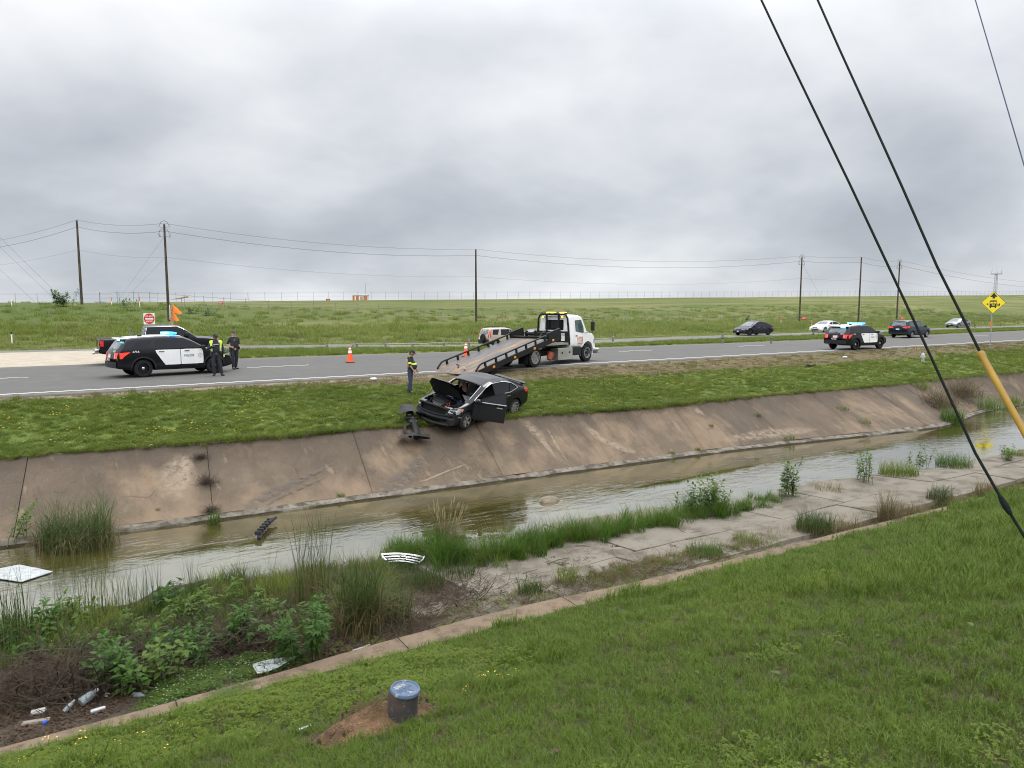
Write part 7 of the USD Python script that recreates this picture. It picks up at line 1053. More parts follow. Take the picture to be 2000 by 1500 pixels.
# near guy wires
g1 = [far_pt(*p) for p in ((1410, -160, 6.8), (1487, 0, 6.2), (1540, 112, 5.9), (1660, 360, 5.35), (1815, 690, 4.65), (1905, 885, 4.25), (1962, 985, 4.05), (2000, 1047, 3.93), (2080, 1180, 3.7), (2190, 1370, 3.4))]
t = thing('guy_strand', 'thick dark steel guy wire crossing the right side down to the lawn', 'wire', None, 'near guy wires'); obj('strand', tube(g1, .0082, 8), 'guy_strand', t, True)
k_ = far_pt(1962, 985, 4.045); dr_ = (g1[7] - g1[5]) / np.linalg.norm(g1[7] - g1[5]); obj('splice', tube([k_ - dr_ * .05, k_ - dr_ * .02, k_ + dr_ * .02, k_ + dr_ * .06], [.011, .017, .018, .012], 8), 'guy_strand', t, 40)
g2 = [far_pt(*p) for p in ((1530, -150, 6.6), (1597, 0, 6.1), (1640, 97, 5.8), (1703, 235, 5.4), (1762, 365, 5.05), (1830, 520, 4.7), (1918, 695, 4.35), (2002, 843, 4.05), (2100, 1020, 3.75))]; single('guy_strand', tube(g2, .0080, 8), 'guy_strand', 'second dark guy wire running into the yellow guard pipe', 'wire', 'near guy wires', smooth=True)
ga, gb = far_pt(1914, 688, 4.36), far_pt(2160, 1130, 3.55); gd = (gb - ga) / np.linalg.norm(gb - ga); pr_ = [(.014, 0), (.021, 0), (.023, .01), (.023, .03), (.0185, .04), (.0185, np.linalg.norm(gb - ga)), (.015, np.linalg.norm(gb - ga)), (.015, .01), (.014, 0)]; gm = lathe(pr_, 20); gm.apply_transform(trimesh.geometry.align_vectors([0, 0, 1], gd)); single('guy_guard', mv(gm, *ga), 'guard_yellow', 'yellow plastic guard pipe on the second guy wire at the right edge', 'pipe', smooth=40)
single('thin_wire', tube([far_pt(1880, -90, 9.5), far_pt(1905, 0, 9.2), far_pt(2000, 322, 8.2), far_pt(2060, 520, 7.7)], .0065, 6), 'wire_blue', 'thin bluish wire in the top right corner', 'wire', 'near guy wires', smooth=True)
# fences
def fence(name, label, P, step, h, wires_, arm=.35, rr=.03):
    t = thing(name, label, 'fence'); P = np.array(P); sg_ = np.r_[0, np.cumsum(np.linalg.norm(np.diff(P[:, :2], axis=0), axis=1))]; s = np.arange(0, sg_[-1], step); u, v = np.interp(s, sg_, P[:, 0]), np.interp(s, sg_, P[:, 1]); z = ground(u, v); q = np.stack([u, v, z], -1); n = len(s)
    if n > 290: n = 290; q = q[:n]
    for i in range(n):
        a = np.array([.0, arm, arm]); obj('post', tube([q[i] - [0, 0, .2], q[i] + [0, 0, h], q[i] + [0, -arm * .6, h + arm * .8]], [rr, rr, rr * .7], 5) if arm else rod(q[i] - [0, 0, .2], q[i] + [0, 0, h], rr, None, 5), 'fence_grey', t)
    for f, r in wires_: obj('strand', tube(q + [0, -arm * .6 * max(0, f - 1) * 6, h * f], r, 4), 'fence_grey', t)
    return q
u_ = np.arange(-45, 560, 6.0); fence('ridge_fence', 'long chain link fence with slanted barbed arms along the skyline', np.stack([u_, v_f1(u_) + 134, 0 * u_], -1), 4.1, 2.0, ((1.0, .014), (.5, .008), (1.12, .008)), .35, .035)
fp = [hit(*p) for p in ((196, 597), (278, 594), (361, 600), (447, 607), (529, 612), (650, 616), (757, 622), (880, 626), (987, 629), (1162, 633), (1300, 635), (1426, 634), (1622, 634), (1780, 632), (1890, 628), (2000, 626), (2120, 625))]
fence('field_fence', 'low wire fence crossing the field in front of the utility poles', fp, 2.9, 1.55, ((1.0, .018), (.6, .012), (.25, .012)), .2, .032)
# cable barrier posts along the median
for k, (x, y, hp, lb) in enumerate(((639, 681, 13, 'grey wooden post left of the road cone, first of the median row'), (697, 680, 15, 'grey wooden post with a leaning strut behind the road cone'), (753, 680, 14, 'grey wooden median post between the cone and the tow operator'), (806, 679, 15, 'grey wooden median post above the tow operator'), (867, 677, 14, 'grey wooden median post left of the tan crossover'), (916, 677, 21, 'tall grey wooden post at the rear of the tan crossover'), (1197, 668, 17, 'grey post in the median right of the tow truck'), (1411, 671, 17, 'dark median post left of the electric crossover'), (1506, 672, 16, 'dark median post right of the electric crossover'), (1588, 661, 14, 'dark median post in front of the white sedan'), (1904, 641, 9, 'dark median post right of the grey sedan'), (1954, 638, 8, 'small dark median post right of the bus stop sign'))):
    P = hit(x, y); d = (P - EYE) @ FWD0; h = hp * d / FPX + .1; t = thing('median_post', lb, 'post', mat4((P[0], P[1], P[2] - .1)), 'median posts'); obj('timber', rod((0, 0, 0), (0, 0, h), .09, .085, 9), 'weathered_wood', t, 40); obj('band', cat_([rod((0, 0, h * .60), (0, 0, h * .70), .094, .094, 9)]), 'sign_black' if k > 6 else 'galvanised', t)
    if k == 1: obj('strut', rod((-.5, .1, .1), (0, 0, h - .1), .05), 'weathered_wood', t)
cb = [hit(x, y) for x, y in ((639, 681), (697, 680), (753, 680), (806, 679), (867, 677), (916, 677), (1197, 668))]; single('barrier_cable', tube([c + [0, -.1, .33] for c in cb], .016, 5), 'galvanised', 'thin steel cable strung along the median posts', 'cable')
# cones
def cone(x, y, lb):
    P = at_z(x, y, 0); t = thing('traffic_cone', lb, 'traffic cone', mat4(P), 'orange traffic cones'); c = lambda a, b, e=0: lathe([(.0, a), (.16 * (1 - a / .98) + .022 + e, a), (.16 * (1 - b / .98) + .022 + e, b), (0, b)], 20)
    obj('base', rbox(-.20, .20, -.20, .20, 0, .045, .02), 'plastic_black', t, 40); obj('body', lathe([(.19, .045), (.175, .06), (.03, .88), (.022, .91), (0, .91)], 20), 'cone_orange', t, 40); obj('collar', c(.52, .66, .006), 'cone_white', t, 40); obj('collar', c(.72, .80, .006), 'cone_white', t, 40)
cone(684, 708, 'orange traffic cone with two white collars standing alone on the road'); cone(910, 697, 'orange traffic cone half hidden behind the rail of the tow bed')
# signs
def face(poly, th=.004): return cat_([extr(g, 0, th, 'yz') for g in getattr(poly, 'geoms', [poly])])
def sign_M(P, az): return mat4(P, az)
def do_not_enter(name, lb, x, y, d, w, az, zbase, pole_, tilt=0.0):
    P = far_pt(x, y, d); h = P[2] - zbase; t = thing(name, lb, 'road sign', mat4((P[0], P[1], zbase), az)); c = (0, h); sq = sg.box(-w / 2, h - w / 2, w / 2, h + w / 2)
    pn = obj('panel', mv(face(sq, .006), .03, 0, 0), 'sign_white', t); obj('disc', mv(face(sg.Point(0, h).buffer(w * .47, 24).difference(sg.box(-w * .36, h - w * .075, w * .36, h + w * .075)), .004), .038, 0, 0), 'sign_red', pn)
    tx = []
    for s, zz, hh in (('DO NOT', h + w * .15, w * .13), ('ENTER', h - w * .30, w * .13)): tx.append(on_front(s, .044, 0, zz, hh))
    obj('lettering', cat_(tx), 'sign_white', pn); obj('post', rod((0, 0, -.3), (0, 0, h + w * .45), .035) if pole_ == 'galvanised' else box(-.05, .02, -.06, .06, -.3, h - w * .3), pole_, t); return t
do_not_enter('do_not_enter_sign', 'red and white DO NOT ENTER sign standing just above the pickup bed', 291, 622.5, 50, .76, math.radians(237 + 50), -.1, 'galvanised')
P = far_pt(333, 610, 47); t = do_not_enter('do_not_enter_sign', 'narrow-looking DO NOT ENTER sign on a pink stake with orange flags', 333, 610, 44, .9, math.radians(237 - 68), -.1, 'stake_pink'); 
P = far_pt(337, 600, 43.8); obj_t = thing('warning_flags', 'two orange warning flags beside the stake of the second DO NOT ENTER sign', 'flag', mat4((P[0], P[1], -.1), math.radians(57 - 90))); h = P[2] + .1; obj('staff', rod((0, 0, 0), (-.06, 0, h + .12), .02), 'stake_pink', obj_t)
for k, (dz, w) in enumerate(((0, .55), (-.42, .34))): V = np.array([[0, .0, h + .15 + dz], [.0, .03, h - .30 + dz * 1.1], [w * .7, -.05, h - .42 + dz], [w, .04, h - .38 + dz], [w * .5, .03, h - .05 + dz]]); obj('flag', trimesh.Trimesh(np.vstack([V, V + [0, .006, 0]]), np.vstack([[[0, 1, 2], [0, 2, 4], [4, 2, 3]], np.array([[0, 2, 1], [0, 4, 2], [4, 3, 2]]) + 5]), process=False), 'flag_orange', obj_t)
# school bus stop ahead sign
Pb = hit(1934, 675); d = (Pb - EYE) @ FWD0; Pc = far_pt(1940, 591, d); h = Pc[2] - Pb[2]; w = 44 * d / FPX / math.sqrt(2); t = thing('bus_stop_sign', 'yellow diamond sign with arrow, school bus and children on a metal post', 'road sign', mat4(Pb, math.radians(237 - 12)))
obj('post', rod((0, 0, -.3), (0, -.06, h + w * .5), .045), 'galvanised', t); obj('reflector', rod((.0, -.03, h * .44), (0, -.035, h * .56), .052), 'marker_orange', t); D0 = lambda s: PG((0, h - s), (s, h), (0, h + s), (-s, h)); s_ = w / math.sqrt(2)
pn = obj('panel', mv(face(soft(D0(s_), .03), .008), .05, 0, 0), 'sign_yellow', t); obj('border', mv(face(D0(s_ * .985).difference(D0(s_ * .945)), .003), .0595, 0, 0), 'sign_black', pn)
k = s_; F_ = lambda *p: PG(*[(a * k, h + b * k) for a, b in p]); bx = lambda a, b, c, e: sg.box(a * k, h + b * k, c * k, h + e * k)
obj('arrow', mv(face(F_((-.10, .36), (-.10, .50), (-.30, .50), (0, .86), (.30, .50), (.10, .50), (.10, .36)), .003), .0595, 0, 0), 'sign_black', pn)
bus = F_((-.30, -.38), (-.30, .12), (-.24, .20), (.20, .20), (.26, .12), (.26, -.38)).difference(bx(-.26, -.08, -.04, .08)).difference(bx(.0, -.08, .22, .08)).difference(bx(-.12, -.26, .12, -.17)); obj('bus', mv(face(bus.union(sg.Point(-.22 * k, h - .42 * k).buffer(.06 * k)).union(sg.Point(.18 * k, h - .42 * k).buffer(.06 * k)), .003), .0595, 0, 0), 'sign_black', pn)
obj('bus_lamp', cat_([mv(face(sg.Point(-.46 * k, h - .14 * k).buffer(.08 * k), .003), .0595, 0, 0), mv(face(bx(.10, .12, .24, .22), .003), .064, 0, 0)]), 'sign_red', pn); obj('child', mv(face(sg.Point(.36 * k, h - .10 * k).buffer(.03 * k).union(F_((.33, -.13), (.40, -.13), (.42, -.22), (.39, -.34), (.36, -.24), (.31, -.34))), .003), .0595, 0, 0), 'sign_black', pn); obj('child', mv(face(sg.Point(.47 * k, h - .08 * k).buffer(.03 * k).union(F_((.44, -.11), (.51, -.11), (.53, -.22), (.50, -.34), (.47, -.24), (.43, -.34))), .003), .0595, 0, 0), 'sign_black', pn)
for x, y, w, d_, lb in ((431, 591.5, .55, None, 'small red warning sign hung on the field fence at left'), (1570, 622, .72, None, 'small red warning sign on the field fence beside the right-hand jumper pole'), (1762, 621, .6, None, 'small red warning sign on the field fence above the minivan')):
    P = hit(x, y + 12); d = (P - EYE) @ FWD0; Q = far_pt(x, y, d - .3); t = thing('fence_sign', lb, 'sign', mat4(Q, math.radians(237))); obj('plate', face(sg.box(-w / 2, -w * .37, w / 2, w * .37), .01), 'sign_red', t); obj('text_bar', cat_([mv(face(sg.box(-w * .36, a, w * .36, a + w * .07), .004), .012, 0, 0) for a in (w * .1, -w * .08)]), 'sign_white', t)
def marker(x0, y0, y1, lb, top='marker_orange', frac=.45, r=.05):
    P = hit(x0, y1); d = (P - EYE) @ FWD0; h = (y1 - y0) * d / FPX + .1; t = thing('marker_post', lb, 'marker post', mat4((P[0], P[1], P[2] - .1)), 'pipeline and edge markers'); obj('post', rod((0, 0, 0), (0, 0, h * (1 - frac)), r), 'marker_white', t); obj('cap', rod((0, 0, h * (1 - frac)), (0, 0, h), r * 1.15), top, t)
for a in ((218, 581, 597, 'white marker post with orange top on the mound left of the looped-jumper pole'), (273, 580, 599, 'white marker post with orange top just left of the looped-jumper pole'), (147, 581, 598, 'plain white marker post at the foot of the leftmost pole', 'marker_white'), (23, 583, 599, 'white marker post on the mound at the left edge', 'marker_white'), (1525, 619, 634, 'white and orange marker post left of the right-hand jumper pole'), (1585, 626, 641, 'white and orange marker post beside the white sedan'), (24, 650, 675, 'white roadside delineator with black top at the left edge', 'sign_black', .15)): marker(*a)
# hydrant, stake, tyre scrap
P = hit(1802, 707); h = 18 * ((P - EYE) @ FWD0) / FPX; s = h / .75; t = thing('fire_hydrant', 'silver fire hydrant in the verge left of the yellow guard pipe', 'hydrant', mat4(P, math.radians(215), s)); obj('barrel', lathe([(0, 0), (.16, 0), (.16, .05), (.11, .07), (.11, .50), (.15, .52), (.15, .56), (.12, .58), (.10, .68), (.04, .73), (.04, .77), (0, .77)], 16), 'hydrant_silver', t, 40); obj('nozzle', mv(lathe([(0, -.2), (.06, -.2), (.07, -.12), (.05, -.1), (.05, .1), (.07, .12), (.06, .2), (0, .2)], 12, 'y'), 0, 0, .40), 'hydrant_silver', t, 40); obj('nozzle_cap', mv(lathe([(0, 0), (.08, 0), (.10, .06), (.10, .2), (0, .21)], 12, 'x'), .02, 0, .38), 'hydrant_silver', t, 40)
P = hit(1787, 689); single('survey_stake', rod((0, 0, -.05), (.03, 0, .62), .02, .018, 6), 'stake_pink', 'thin reddish stake in the verge near the hydrant', 'stake', M=mat4(P)); P = hit(1583, 717)
t = thing('tyre_scrap', 'shredded black tyre scrap on the verge left of the right-hand police SUV', 'debris', mat4(P)); obj('strip', cat_([tube([(-.5, 0, .03), (-.2, .08, .10), (.1, .02, .05), (.45, .1, .13), (.6, .05, .04)], [.04, .06, .05, .05, .02], 5), tube([(-.3, .1, .03), (0, .2, .08), (.3, .15, .03)], .035, 5)]), 'rubber', t)
for k, (x, y, s, lb) in enumerate(((730, 742, .18, 'crumpled white litter at the road edge left of the tow operator'), (1650, 699, .2, 'white litter on the dry verge below the right-hand police SUV'), (296, 872, .10, 'scrap of white litter at the bank top on the left'), (1473, 1131, .09, 'white scrap in the mown lawn'))):
    P = hit(x, y); m = trimesh.creation.icosphere(2, s); m.vertices *= [1, .7, .4]; m.vertices += .35 * s * (noise(m.vertices / s * 1.7 + k * 9)[:, None] - .5) * m.vertices / s; single('litter', m, 'plate_white', lb, 'litter', M=mat4(P + [0, 0, s * .2]))
# far things on the ridge
P = far_pt(703, 588, 245); P[2] = gz(P[0], P[1]) - .3; t = thing('navigation_hut', 'small orange and white equipment hut on the skyline', 'building', mat4(P, math.radians(57 - 90))); s = 245 / FPX; obj('wall', box(-2.45, 2.45, 0, 3, 0, 2.2), 'wall_white', t)
for x0, x1 in ((-2.47, -1.75), (-1.3, -.35), (1.2, 2.47)): obj('panel', box(x0, x1, -.03, .1, .05, 1.95), 'brick_orange', t)
obj('roof', box(-2.6, 2.6, -.15, 3.2, 2.2, 2.42), 'wall_white', t); obj('door', box(.1, .95, -.04, .1, .05, 1.8), 'insulator', t); obj('mast', rod((1.75, .8, 2.3), (1.75, .8, 6.2), .06), 'fence_grey', t)
P = far_pt(641, 588, 250); P[2] = gz(P[0], P[1]) - .2; t = thing('equipment_box', 'tiny red and white equipment boxes left of the hut on the skyline', 'box', mat4(P, math.radians(57 - 90))); obj('box', box(-.75, -.25, 0, .5, 0, 1.0), 'sign_red', t); obj('box', box(.05, .6, 0, .5, 0, 1.0), 'sign_red', t); obj('post', box(-.15, 0, .1, .3, 0, 1.9), 'wall_white', t)
P = hit(355, 594); d = (P - EYE) @ FWD0; t = thing('tilted_panel', 'rust coloured tilted panel on a short post near the looped-jumper pole', 'panel', mat4(P, math.radians(57 - 90))); k = d / FPX; obj('post', rod((0, 0, -.1), (0, 0, 12 * k), .06), 'galvanised', t); obj('board', extr(PG((-20 * k, 9 * k), (-8 * k, 11 * k), (12 * k, 15 * k), (12 * k, 13 * k), (-2 * k, 10.5 * k)), -.5, .5), 'rust', t)
P = far_pt(1943, 582, 520); P[2] = gz(P[0], P[1]); t = thing('radio_tower', 'grey lattice radio tower with antenna platform above the bus stop sign', 'tower', mat4(P, .3)); Ht = EYE[2] + (600 - 536) / FPX * 520 - P[2]; L3 = [(1.25 * math.cos(a), 1.25 * math.sin(a)) for a in (0, 2.09, 4.19)]
for x, y in L3: obj('leg', rod((x, y, 0), (x * .7, y * .7, Ht), .14, .12, 5), 'galvanised', t)
br = []
for i in range(9):
    for j in range(3): f0, f1 = 1 - .3 * i / 9, 1 - .3 * (i + 1) / 9; a, b = L3[j], L3[(j + 1) % 3]; br.append(rod((a[0] * f0, a[1] * f0, Ht * i / 9), (b[0] * f1, b[1] * f1, Ht * (i + 1) / 9), .08, .08, 4))
obj('bracing', cat_(br), 'galvanised', t); obj('platform', cat_([mv(lathe([(2.2, -.2), (3.6, -.2), (3.6, .2), (2.2, .2), (2.2, -.2)], 12), 0, 0, Ht), mv(lathe([(0, -.25), (1.3, -.25), (1.3, .25), (0, .25)], 8), 0, 0, Ht)] + [rod((0, 0, Ht), (3.5 * math.cos(a), 3.5 * math.sin(a), Ht), .1) for a in np.arange(6) * 1.047]), 'galvanised', t)
for k, a in enumerate(np.arange(6) * 1.047): obj('antenna', rod((3.4 * math.cos(a), 3.4 * math.sin(a), Ht), (3.4 * math.cos(a), 3.4 * math.sin(a), Ht + (4.5 if k % 2 else 2.2)), .11 if k % 2 == 0 else .06), 'galvanised', t)
P = hit(122, 599); weed('bush', 'dark green bush on the mound beside the leftmost utility pole', 'bush', P, 1.9, 14, .34, 1, 'broad_leaf', 700, 1.6, .55, 34)
for k, (x, y, s, lb) in enumerate(((248, 601, 1.0, 'small scrubby shrub on the mound between the two left poles'), (374, 612, .9, 'low dark shrub in the field right of the looped-jumper pole'), (405, 616, .7, 'tiny dark shrub right of the low one in the field'), (1455, 628, .9, 'dark green weed patch in the field above the electric crossover'))): weed('shrub', lb, 'shrub', hit(x, y), s, 9, .24, 1, 'broad_leaf', 710 + k, 1.1, .5, 18)
# ---- valve pipe and its mound
mc = mound_c; n = 46; g = np.linspace(-1.15, 1.15, n); U, V_ = np.meshgrid(g, g, indexing='ij'); r = np.hypot(U, V_); uu, vv = mc[0] + U * .54, mc[1] + V_ * .38; zz = ground(uu.ravel(), vv.ravel()).reshape(U.shape); P3 = np.stack([uu, vv, 0 * uu], -1); hh = .20 * np.clip(1 - r ** 1.5, -.2, 1) * (1 + .25 * U) + .055 * (fbm(P3 * 6, 4, 60) - .5) * (r < 1.05) + .03 * (fbm(P3 * 24, 3, 61) - .5)
i, j = np.meshgrid(np.arange(n - 1), np.arange(n - 1), indexing='ij'); q = (i * n + j).ravel(); setting('dirt_mound', trimesh.Trimesh(np.stack([uu, vv, zz + hh - .012], -1).reshape(-1, 3), np.vstack([np.stack([q, q + n, q + n + 1], 1), np.stack([q, q + n + 1, q + 1], 1)]), process=False), 'red_dirt', 'small mound of reddish dirt heaped against the valve pipe')
rm = np.random.RandomState(8); k = 260; a_, b_ = rm.randn(k) * .32, rm.randn(k) * .22; uu, vv = mc[0] + a_, mc[1] + b_; rr_ = np.hypot(a_ / .54, b_ / .38); instancer('mound_straw', 'dry straw bits scattered on the dirt mound', 'straw', [(twigs(3, .10, .03, 21, .01, .0022, .1), 'reed_straw'), (litterleaf(22), 'dead_leaf')], np.stack([uu, vv, ground(uu, vv) + .20 * np.clip(1 - rr_ ** 1.5, 0, 1) * (1 + .25 * a_ / .54) + .006], -1), (rm.rand(k) < .12).astype(int), rm.rand(k) * 6.3, .6 + .5 * rm.rand(k))
layered('pipe_rust', (2.5, [(0.3, (.018, .018, .02)), (0.6, (.035, .032, .031))]), [(4, 6, .56, .68, (.085, .038, .02), .7, (1, 1, 1.4)), (24, 4, .6, .7, (.18, .10, .055), .6, O)], rough=.6, bump=.6, bscale=50, bdist=.006, spec=.4)
layered('lid_blue', (3.0, [(0.3, (.06, .095, .155)), (0.7, (.105, .145, .215))]), [(16, 5, .55, .66, (.38, .34, .30), .7, O), (30, 5, .62, .7, (.10, .07, .06), .7, O)], rough=.5, bump=.4, bscale=60, bdist=.005)
pb_ = hit(784, 1410); d = (pb_ - EYE) @ FWD0; tz = far_pt(785, 1348, d)[2]; H_p = tz - pb_[2] + .06; rp = 31 * d / FPX; t = thing('valve_pipe', 'short rusty black pipe with blue iron lid sticking out of the lawn', 'pipe', mat4((pb_[0], pb_[1], pb_[2] - .06), .4)); tl = trimesh.transformations.rotation_matrix(.07, [1, .4, 0])
obj('lower_pipe', mv(lathe([(0, 0), (rp * 1.05, 0), (rp * 1.05, H_p * .38), (rp * .9, H_p * .40), (0, H_p * .4)], 32), rp * .08, -rp * .05, 0), 'pipe_rust', t, 40); obj('upper_pipe', xf(lathe([(rp * .86, H_p * .28), (rp, H_p * .28), (rp * 1.0, H_p * .97), (rp * .96, H_p), (rp * .86, H_p * .99), (rp * .86, H_p * .28)], 32), tl), 'pipe_rust', t, 40)
ld = obj('lid', xf(cat_([mv(lathe([(0, -.035), (rp * .84, -.035), (rp * .88, .012), (rp * .98, .014), (rp * 1.0, .03), (rp * .96, .042), (rp * .86, .042), (rp * .83, .034), (0, .034)], 36), 0, 0, H_p - .01)]), tl @ trimesh.transformations.rotation_matrix(.05, [1, 0, 0])), 'lid_blue', t, 40); em = [box(-rp * .55 + k * rp * .24, -rp * .42 + k * rp * .24, rp * .05, rp * .30, 0, .006) for k in range(5)] + [box(-rp * .2, -rp * .1, -rp * .45, -rp * .15, 0, .006), box(rp * .1, rp * .2, -rp * .45, -rp * .15, 0, .006), box(-rp * .6, rp * .6, -rp * .06, -rp * .03, 0, .005)]; obj('raised_marks', xf(mv(cat_(em), 0, 0, H_p + .022), tl @ trimesh.transformations.rotation_matrix(.05, [1, 0, 0])), 'lid_blue', ld)
# ---- litter by the kerb, boards, rock
def lay(x, y, rz, roll=0.0, dz=.0): P = hit(x, y); return mat4((P[0], P[1], P[2] + dz), rz) @ trimesh.transformations.rotation_matrix(math.pi / 2 - roll, [0, 1, 0])
plain('foam_white', (.42, .41, .38), .7, var=.08); plain('can_metal', (.33, .34, .35), .35, metal=.7, var=.25, scale=30); plain('bottle_plastic', (.17, .20, .215), .15, coat=.6, var=.3, scale=20); plain('cap_bright_blue', (.02, .08, .42), .5); plain('board_white', (.34, .36, .37), .5, var=.3, scale=9); plain('plank_pale', (.24, .205, .17), .8, var=.25, scale=8)
layered('rock_tan', (4, [(0.3, (.14, .115, .085)), (0.7, (.26, .22, .17))]), [], bump=.8, bscale=14, bdist=.04)
t = thing('foam_cup', 'white foam cup lying in dead leaves at the lower left', 'cup', lay(62, 1398, -.25, .0, .04)); obj('cup', lathe([(0, 0), (.031, 0), (.044, .15), (.047, .152), (.047, .158), (.040, .156), (.028, .006), (0, .006)], 22), 'foam_white', t, 40)
t = thing('plastic_jug', 'crushed grey plastic jug among the dead brush', 'bottle', lay(158, 1382, .5, .3, .05)); j = lathe([(0, 0), (.05, 0), (.06, .02), (.058, .12), (.045, .17), (.022, .20), (.022, .23), (0, .23)], 18); j.vertices[:, :2] *= (1 + .35 * (noise(j.vertices * 18) - .5))[:, None]; obj('jug', j, 'bottle_plastic', t, 40); obj('neck_ring', mv(lathe([(0, 0), (.026, 0), (.026, .025), (0, .025)], 14), 0, 0, .215), 'board_white', t)
t = thing('drink_can', 'silver drink can lying beside the kerb at the lower left', 'can', lay(177, 1397, .1, .0, .035)); obj('can', lathe([(0, 0), (.024, 0), (.031, .012), (.031, .145), (.025, .158), (.025, .162), (0, .158)], 22), 'can_metal', t, 40); obj('can_end', lathe([(0, -.001), (.022, -.001), (.022, .001), (0, .001)], 16), 'sign_black', t)
m = trimesh.creation.icosphere(3, .035); m.vertices *= (1 + .15 * (noise(m.vertices * 40) - .5))[:, None]; single('foam_ball', m, 'foam_white', 'dirty white ball half under leaves behind the jug', 'ball', M=mat4(hit(210, 1362) + [0, 0, .025]), smooth=True)
t = thing('glass_bottle', 'clear bottle lying at the edge of the green ground cover', 'bottle', lay(262, 1362, -.9, .1, .035)); obj('bottle', lathe([(0, 0), (.032, 0), (.034, .01), (.034, .11), (.014, .15), (.014, .18), (0, .18)], 18), 'bottle_plastic', t, 40)
single('bottle_cap', lathe([(0, 0), (.02, 0), (.02, .02), (0, .02)], 14), 'cap_bright_blue', 'bright blue bottle cap in the dirt below the plank', 'cap', M=mat4(hit(88, 1416) + [0, 0, .01], 0, 1.3)); b_ = rbox(-.15, .15, -.035, .035, 0, .045, .015); b_.vertices += .012 * (noise(b_.vertices * 20)[:, None] - .5); single('broken_plank', b_, 'plank_pale', 'broken pale plank under the foam cup', 'plank', M=mat4(hit(70, 1413), -.25), smooth=40)
t = thing('dark_bottle', 'dim bluish bottle behind the crushed jug, partly buried', 'bottle', lay(125, 1395, .6, .5, .02)); obj('bottle', lathe([(0, 0), (.03, 0), (.032, .02), (.03, .11), (.014, .15), (.014, .17), (0, .17)], 16), 'bottle_plastic', t, 40)
def sheet(name, lb, pts, zf, th, mat, wav=.02, seed=0):
    W = np.array([zf(*p) for p in pts]); pg = sg.Polygon(W[:, :2]); v, f = tri2d(pg, .1); z0 = np.mean(W[:, 2]); z = z0 + wav * (noise(np.c_[v * 3, 0 * v[:, :1] + seed]) - .5) * 2 + (v - v.mean(0)) @ np.linalg.lstsq(W[:, :2] - W[:, :2].mean(0), W[:, 2] - z0, rcond=None)[0]; n = len(v); e = np.vstack([f[:, [0, 1]], f[:, [1, 2]], f[:, [2, 0]]]); b = trimesh.grouping.group_rows(np.sort(e, 1), require_count=1); e = e[b]; return single(name, trimesh.Trimesh(np.vstack([np.c_[v, z + th], np.c_[v, z]]), np.vstack([f, f[:, ::-1] + n, np.stack([e[:, 0], e[:, 0] + n, e[:, 1] + n], 1), np.stack([e[:, 0], e[:, 1] + n, e[:, 1]], 1)]), process=False), mat, lb, 'board')
sheet('floating_board', 'white board lying in the shallow water at the left edge', ((-60, 1122), (38, 1104), (103, 1117), (42, 1137)), lambda x, y: at_z(x, y, WATER + .02), .012, 'board_white', .008)
sheet('crumpled_sheet', 'crumpled white plastic sheet half under green plants by the kerb', ((492, 1308), (530, 1297), (584, 1291), (566, 1301), (545, 1310), (503, 1323)), lambda x, y: hit(x, y) + [0, 0, .05], .012, 'board_white', .035, 5)
sheet('white_strip', 'thin white strip lying in the lawn left of the dirt mound', ((583, 1433), (606, 1424), (609, 1426), (586, 1435)), lambda x, y: hit(x, y) + [0, 0, .04], .006, 'board_white', .0)
sheet('grey_scrap', 'grey board scrap standing in front of the kerb below the reeds', ((688, 1275), (722, 1262), (723, 1265), (692, 1277)), lambda x, y: hit(x, y) + [0, 0, .03], .01, 'board_white', .01)
P = at_z(1072, 979, WATER); m = trimesh.creation.icosphere(3, .30); m.vertices *= [1.0, .55, .5]; m.vertices *= (1 + .5 * (fbm(m.vertices * 4, 3, 70) - .5))[:, None]; single('rock', m, 'rock_tan', 'pale rock sitting alone in the middle of the water', 'rock', M=mat4(P, -.3), smooth=35)
for k, (x, y) in enumerate(((1712, 1254), (1463, 1234), (1525, 1330), (1095, 1478), (1890, 1228), (1355, 1322), (1575, 1215))):
    P = hit(x, y); single('fallen_leaf', leaf_mesh(1, .075, 800 + k, [np.zeros(3)], [np.array([math.cos(k), math.sin(k), .15])], 1, .6), 'pale_leaf' if k % 3 else 'dead_leaf', ['pale green leaf lying in the lawn right of centre', 'dark small leaf on the lawn in mid-slope', 'brown leaf in the lower lawn', 'reddish leaf at the bottom edge of the lawn', 'leaf near the right edge of the lawn', 'green leaf in the middle of the lawn', 'leaf high on the lawn near the kerb'][k], 'leaf', M=mat4(P + [0, 0, .05]))
for k, (x, y, lb) in enumerate(((102, 1273, 'pink flower among the undergrowth at left'), (237, 1317, 'pale pink flower under the broad-leaved shrub'))):
    P = hit(x, y); t = thing('pink_flower', lb, 'flower', mat4(P)); obj('stem', rod((0, 0, 0), (.01, 0, .16), .004), 'green_stem', t); obj('petals', cat_([leaf_mesh(6, .035, 820 + k, [np.array([.01, 0, .16])] * 6, [np.array([math.cos(a), math.sin(a), .5]) for a in np.arange(6) * 1.05], 1, .3)]), 'petal_pink', t)

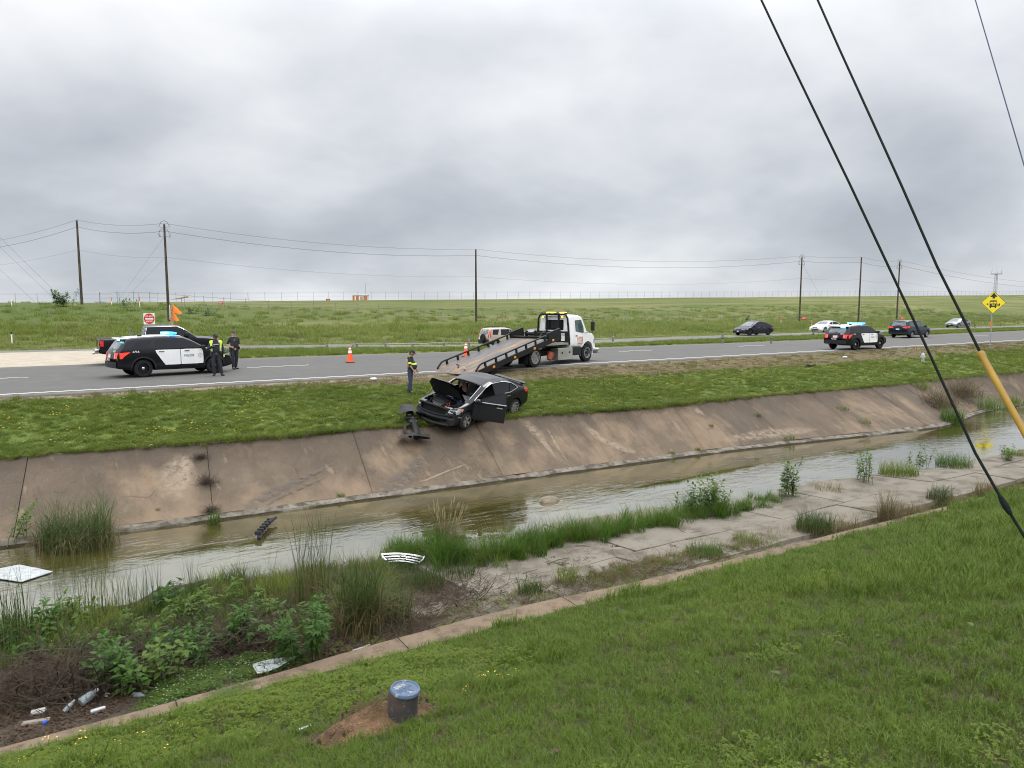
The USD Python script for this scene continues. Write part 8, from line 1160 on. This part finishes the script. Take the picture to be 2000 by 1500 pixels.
# skid marks and scrapes on the concrete bank
for nm_, col, lo, hi in (('skid_dark', (.035, .027, .02), .40, .55), ('scrape_pale', (.17, .13, .09), .36, .72)):
    M_(nm_, {'g': ('geometry', {}), 'n': ('noise_texture', {'scale': 5.0, 'detail': 6.0, 'roughness': .7}), 'r': ('rgb_ramp', {'ramp': [(lo, (0, 0, 0)), (hi, (.75, .75, .75))]}), 't': ('transparent_bsdf', {}), 'd': ('principled_bsdf', {'base_color': col, 'roughness': .9}), 'm': ('mix_closure', {}), 'at': ('attribute', {'attribute': 'core'}), 'mm': ('math', {'math_type': 'multiply'})}, [('g.position', 'n.vector'), ('n.fac', 'r.fac'), ('r.color', 'mm.value1'), ('at.fac', 'mm.value2'), ('mm.value', 'm.fac'), ('t.BSDF', 'm.closure1'), ('d.BSDF', 'm.closure2')], 'm.closure')
def bank_strip(pts, w, mat, lb, name):
    q = np.array([bankpt(*p) for p in pts]); s_ = np.r_[0, np.cumsum(np.linalg.norm(np.diff(q, axis=0), axis=1))]; k = max(3, int(s_[-1] / .12)); s = np.linspace(0, s_[-1], k); c = np.stack([np.interp(s, s_, q[:, i]) for i in range(3)], -1); wd = np.interp(s / s_[-1], np.linspace(0, 1, len(w)), w) * (.8 + .4 * noise(np.stack([s * 3, 0 * s, 0 * s + len(pts)], -1))); d = np.gradient(c, axis=0); n = np.array([0, -.54, .84]); sd = np.cross(d, n); sd /= np.linalg.norm(sd, axis=1, keepdims=True)
    R_ = []
    for f in (-.8, -.25, .25, .8):
        p = c + sd * (wd * f)[:, None]; u = p[:, 0]; T = (p[:, 1] - v_toe(u)) / (v_top(u) - v_toe(u)); p[:, 2] = -2.34 * (1 - T) + z_top(u) * T; R_.append(p + n * .017)
    i = np.arange(k - 1); p_ = setting(name, trimesh.Trimesh(np.vstack(R_), np.vstack([np.vstack([np.stack([i + k * r, i + 1 + k * r, i + k + 1 + k * r], 1), np.stack([i + k * r, i + k + 1 + k * r, i + k + k * r], 1)]) for r in range(3)]), process=False), mat, lb); e_ = np.clip(np.minimum(np.arange(k), np.arange(k)[::-1]) / (k * .25), 0, 1); primvar(p_, 'core', np.concatenate([0 * e_, e_, e_, 0 * e_]))
bank_strip(((462, 1002), (520, 968), (590, 936), (640, 912), (662, 900)), (.30, .26, .20, .12, .03), 'skid_dark', 'dark tyre skid curving up the concrete bank', 'skid_mark'); bank_strip(((478, 1005), (540, 975), (606, 945), (655, 925)), (.08, .10, .08, .03), 'skid_dark', 'thinner second tyre track beside the skid', 'skid_mark'); bank_strip(((835, 872), (812, 915), (770, 950), (720, 965)), (.10, .35, .5, .3), 'skid_dark', 'damp dark stain below the torn bumper', 'skid_mark')
bank_strip(((1020, 818), (1040, 840), (1066, 870), (1090, 902)), (.42, .34, .16, .04), 'scrape_pale', 'pale spill of dust down the bank beside the open door', 'scrape'); bank_strip(((925, 903), (880, 918), (830, 940), (800, 945)), (.03, .07, .06, .02), 'scrape_pale', 'white scratch line on the bank below the wreck', 'scrape'); bank_strip(((1065, 832), (1085, 868), (1110, 905)), (.05, .07, .02), 'scrape_pale', 'thin pale scratch right of the dust spill', 'scrape'); bank_strip(((352, 885), (345, 930), (335, 985)), (.35, .8, .5), 'scrape_pale', 'broad pale patch on the bank left of the dead weeds', 'scrape'); bank_strip(((365, 884), (362, 930), (360, 960)), (.30, .26, .1), 'scrape_pale', 'pale vertical streak left of the dead weeds', 'scrape')
bank_strip(((1130, 822), (1175, 860), (1220, 880), (1260, 885)), (.2, .3, .25, .1), 'scrape_pale', 'pale washed patch across a joint in the middle of the bank', 'scrape'); bank_strip(((1400, 862), (1500, 848), (1600, 838)), (.2, .45, .2), 'scrape_pale', 'pale silt band low on the right part of the bank', 'scrape'); bank_strip(((1355, 800), (1378, 812)), (.35, .1), 'scrape_pale', 'small pale spot at the bank top right of the wreck', 'scrape')
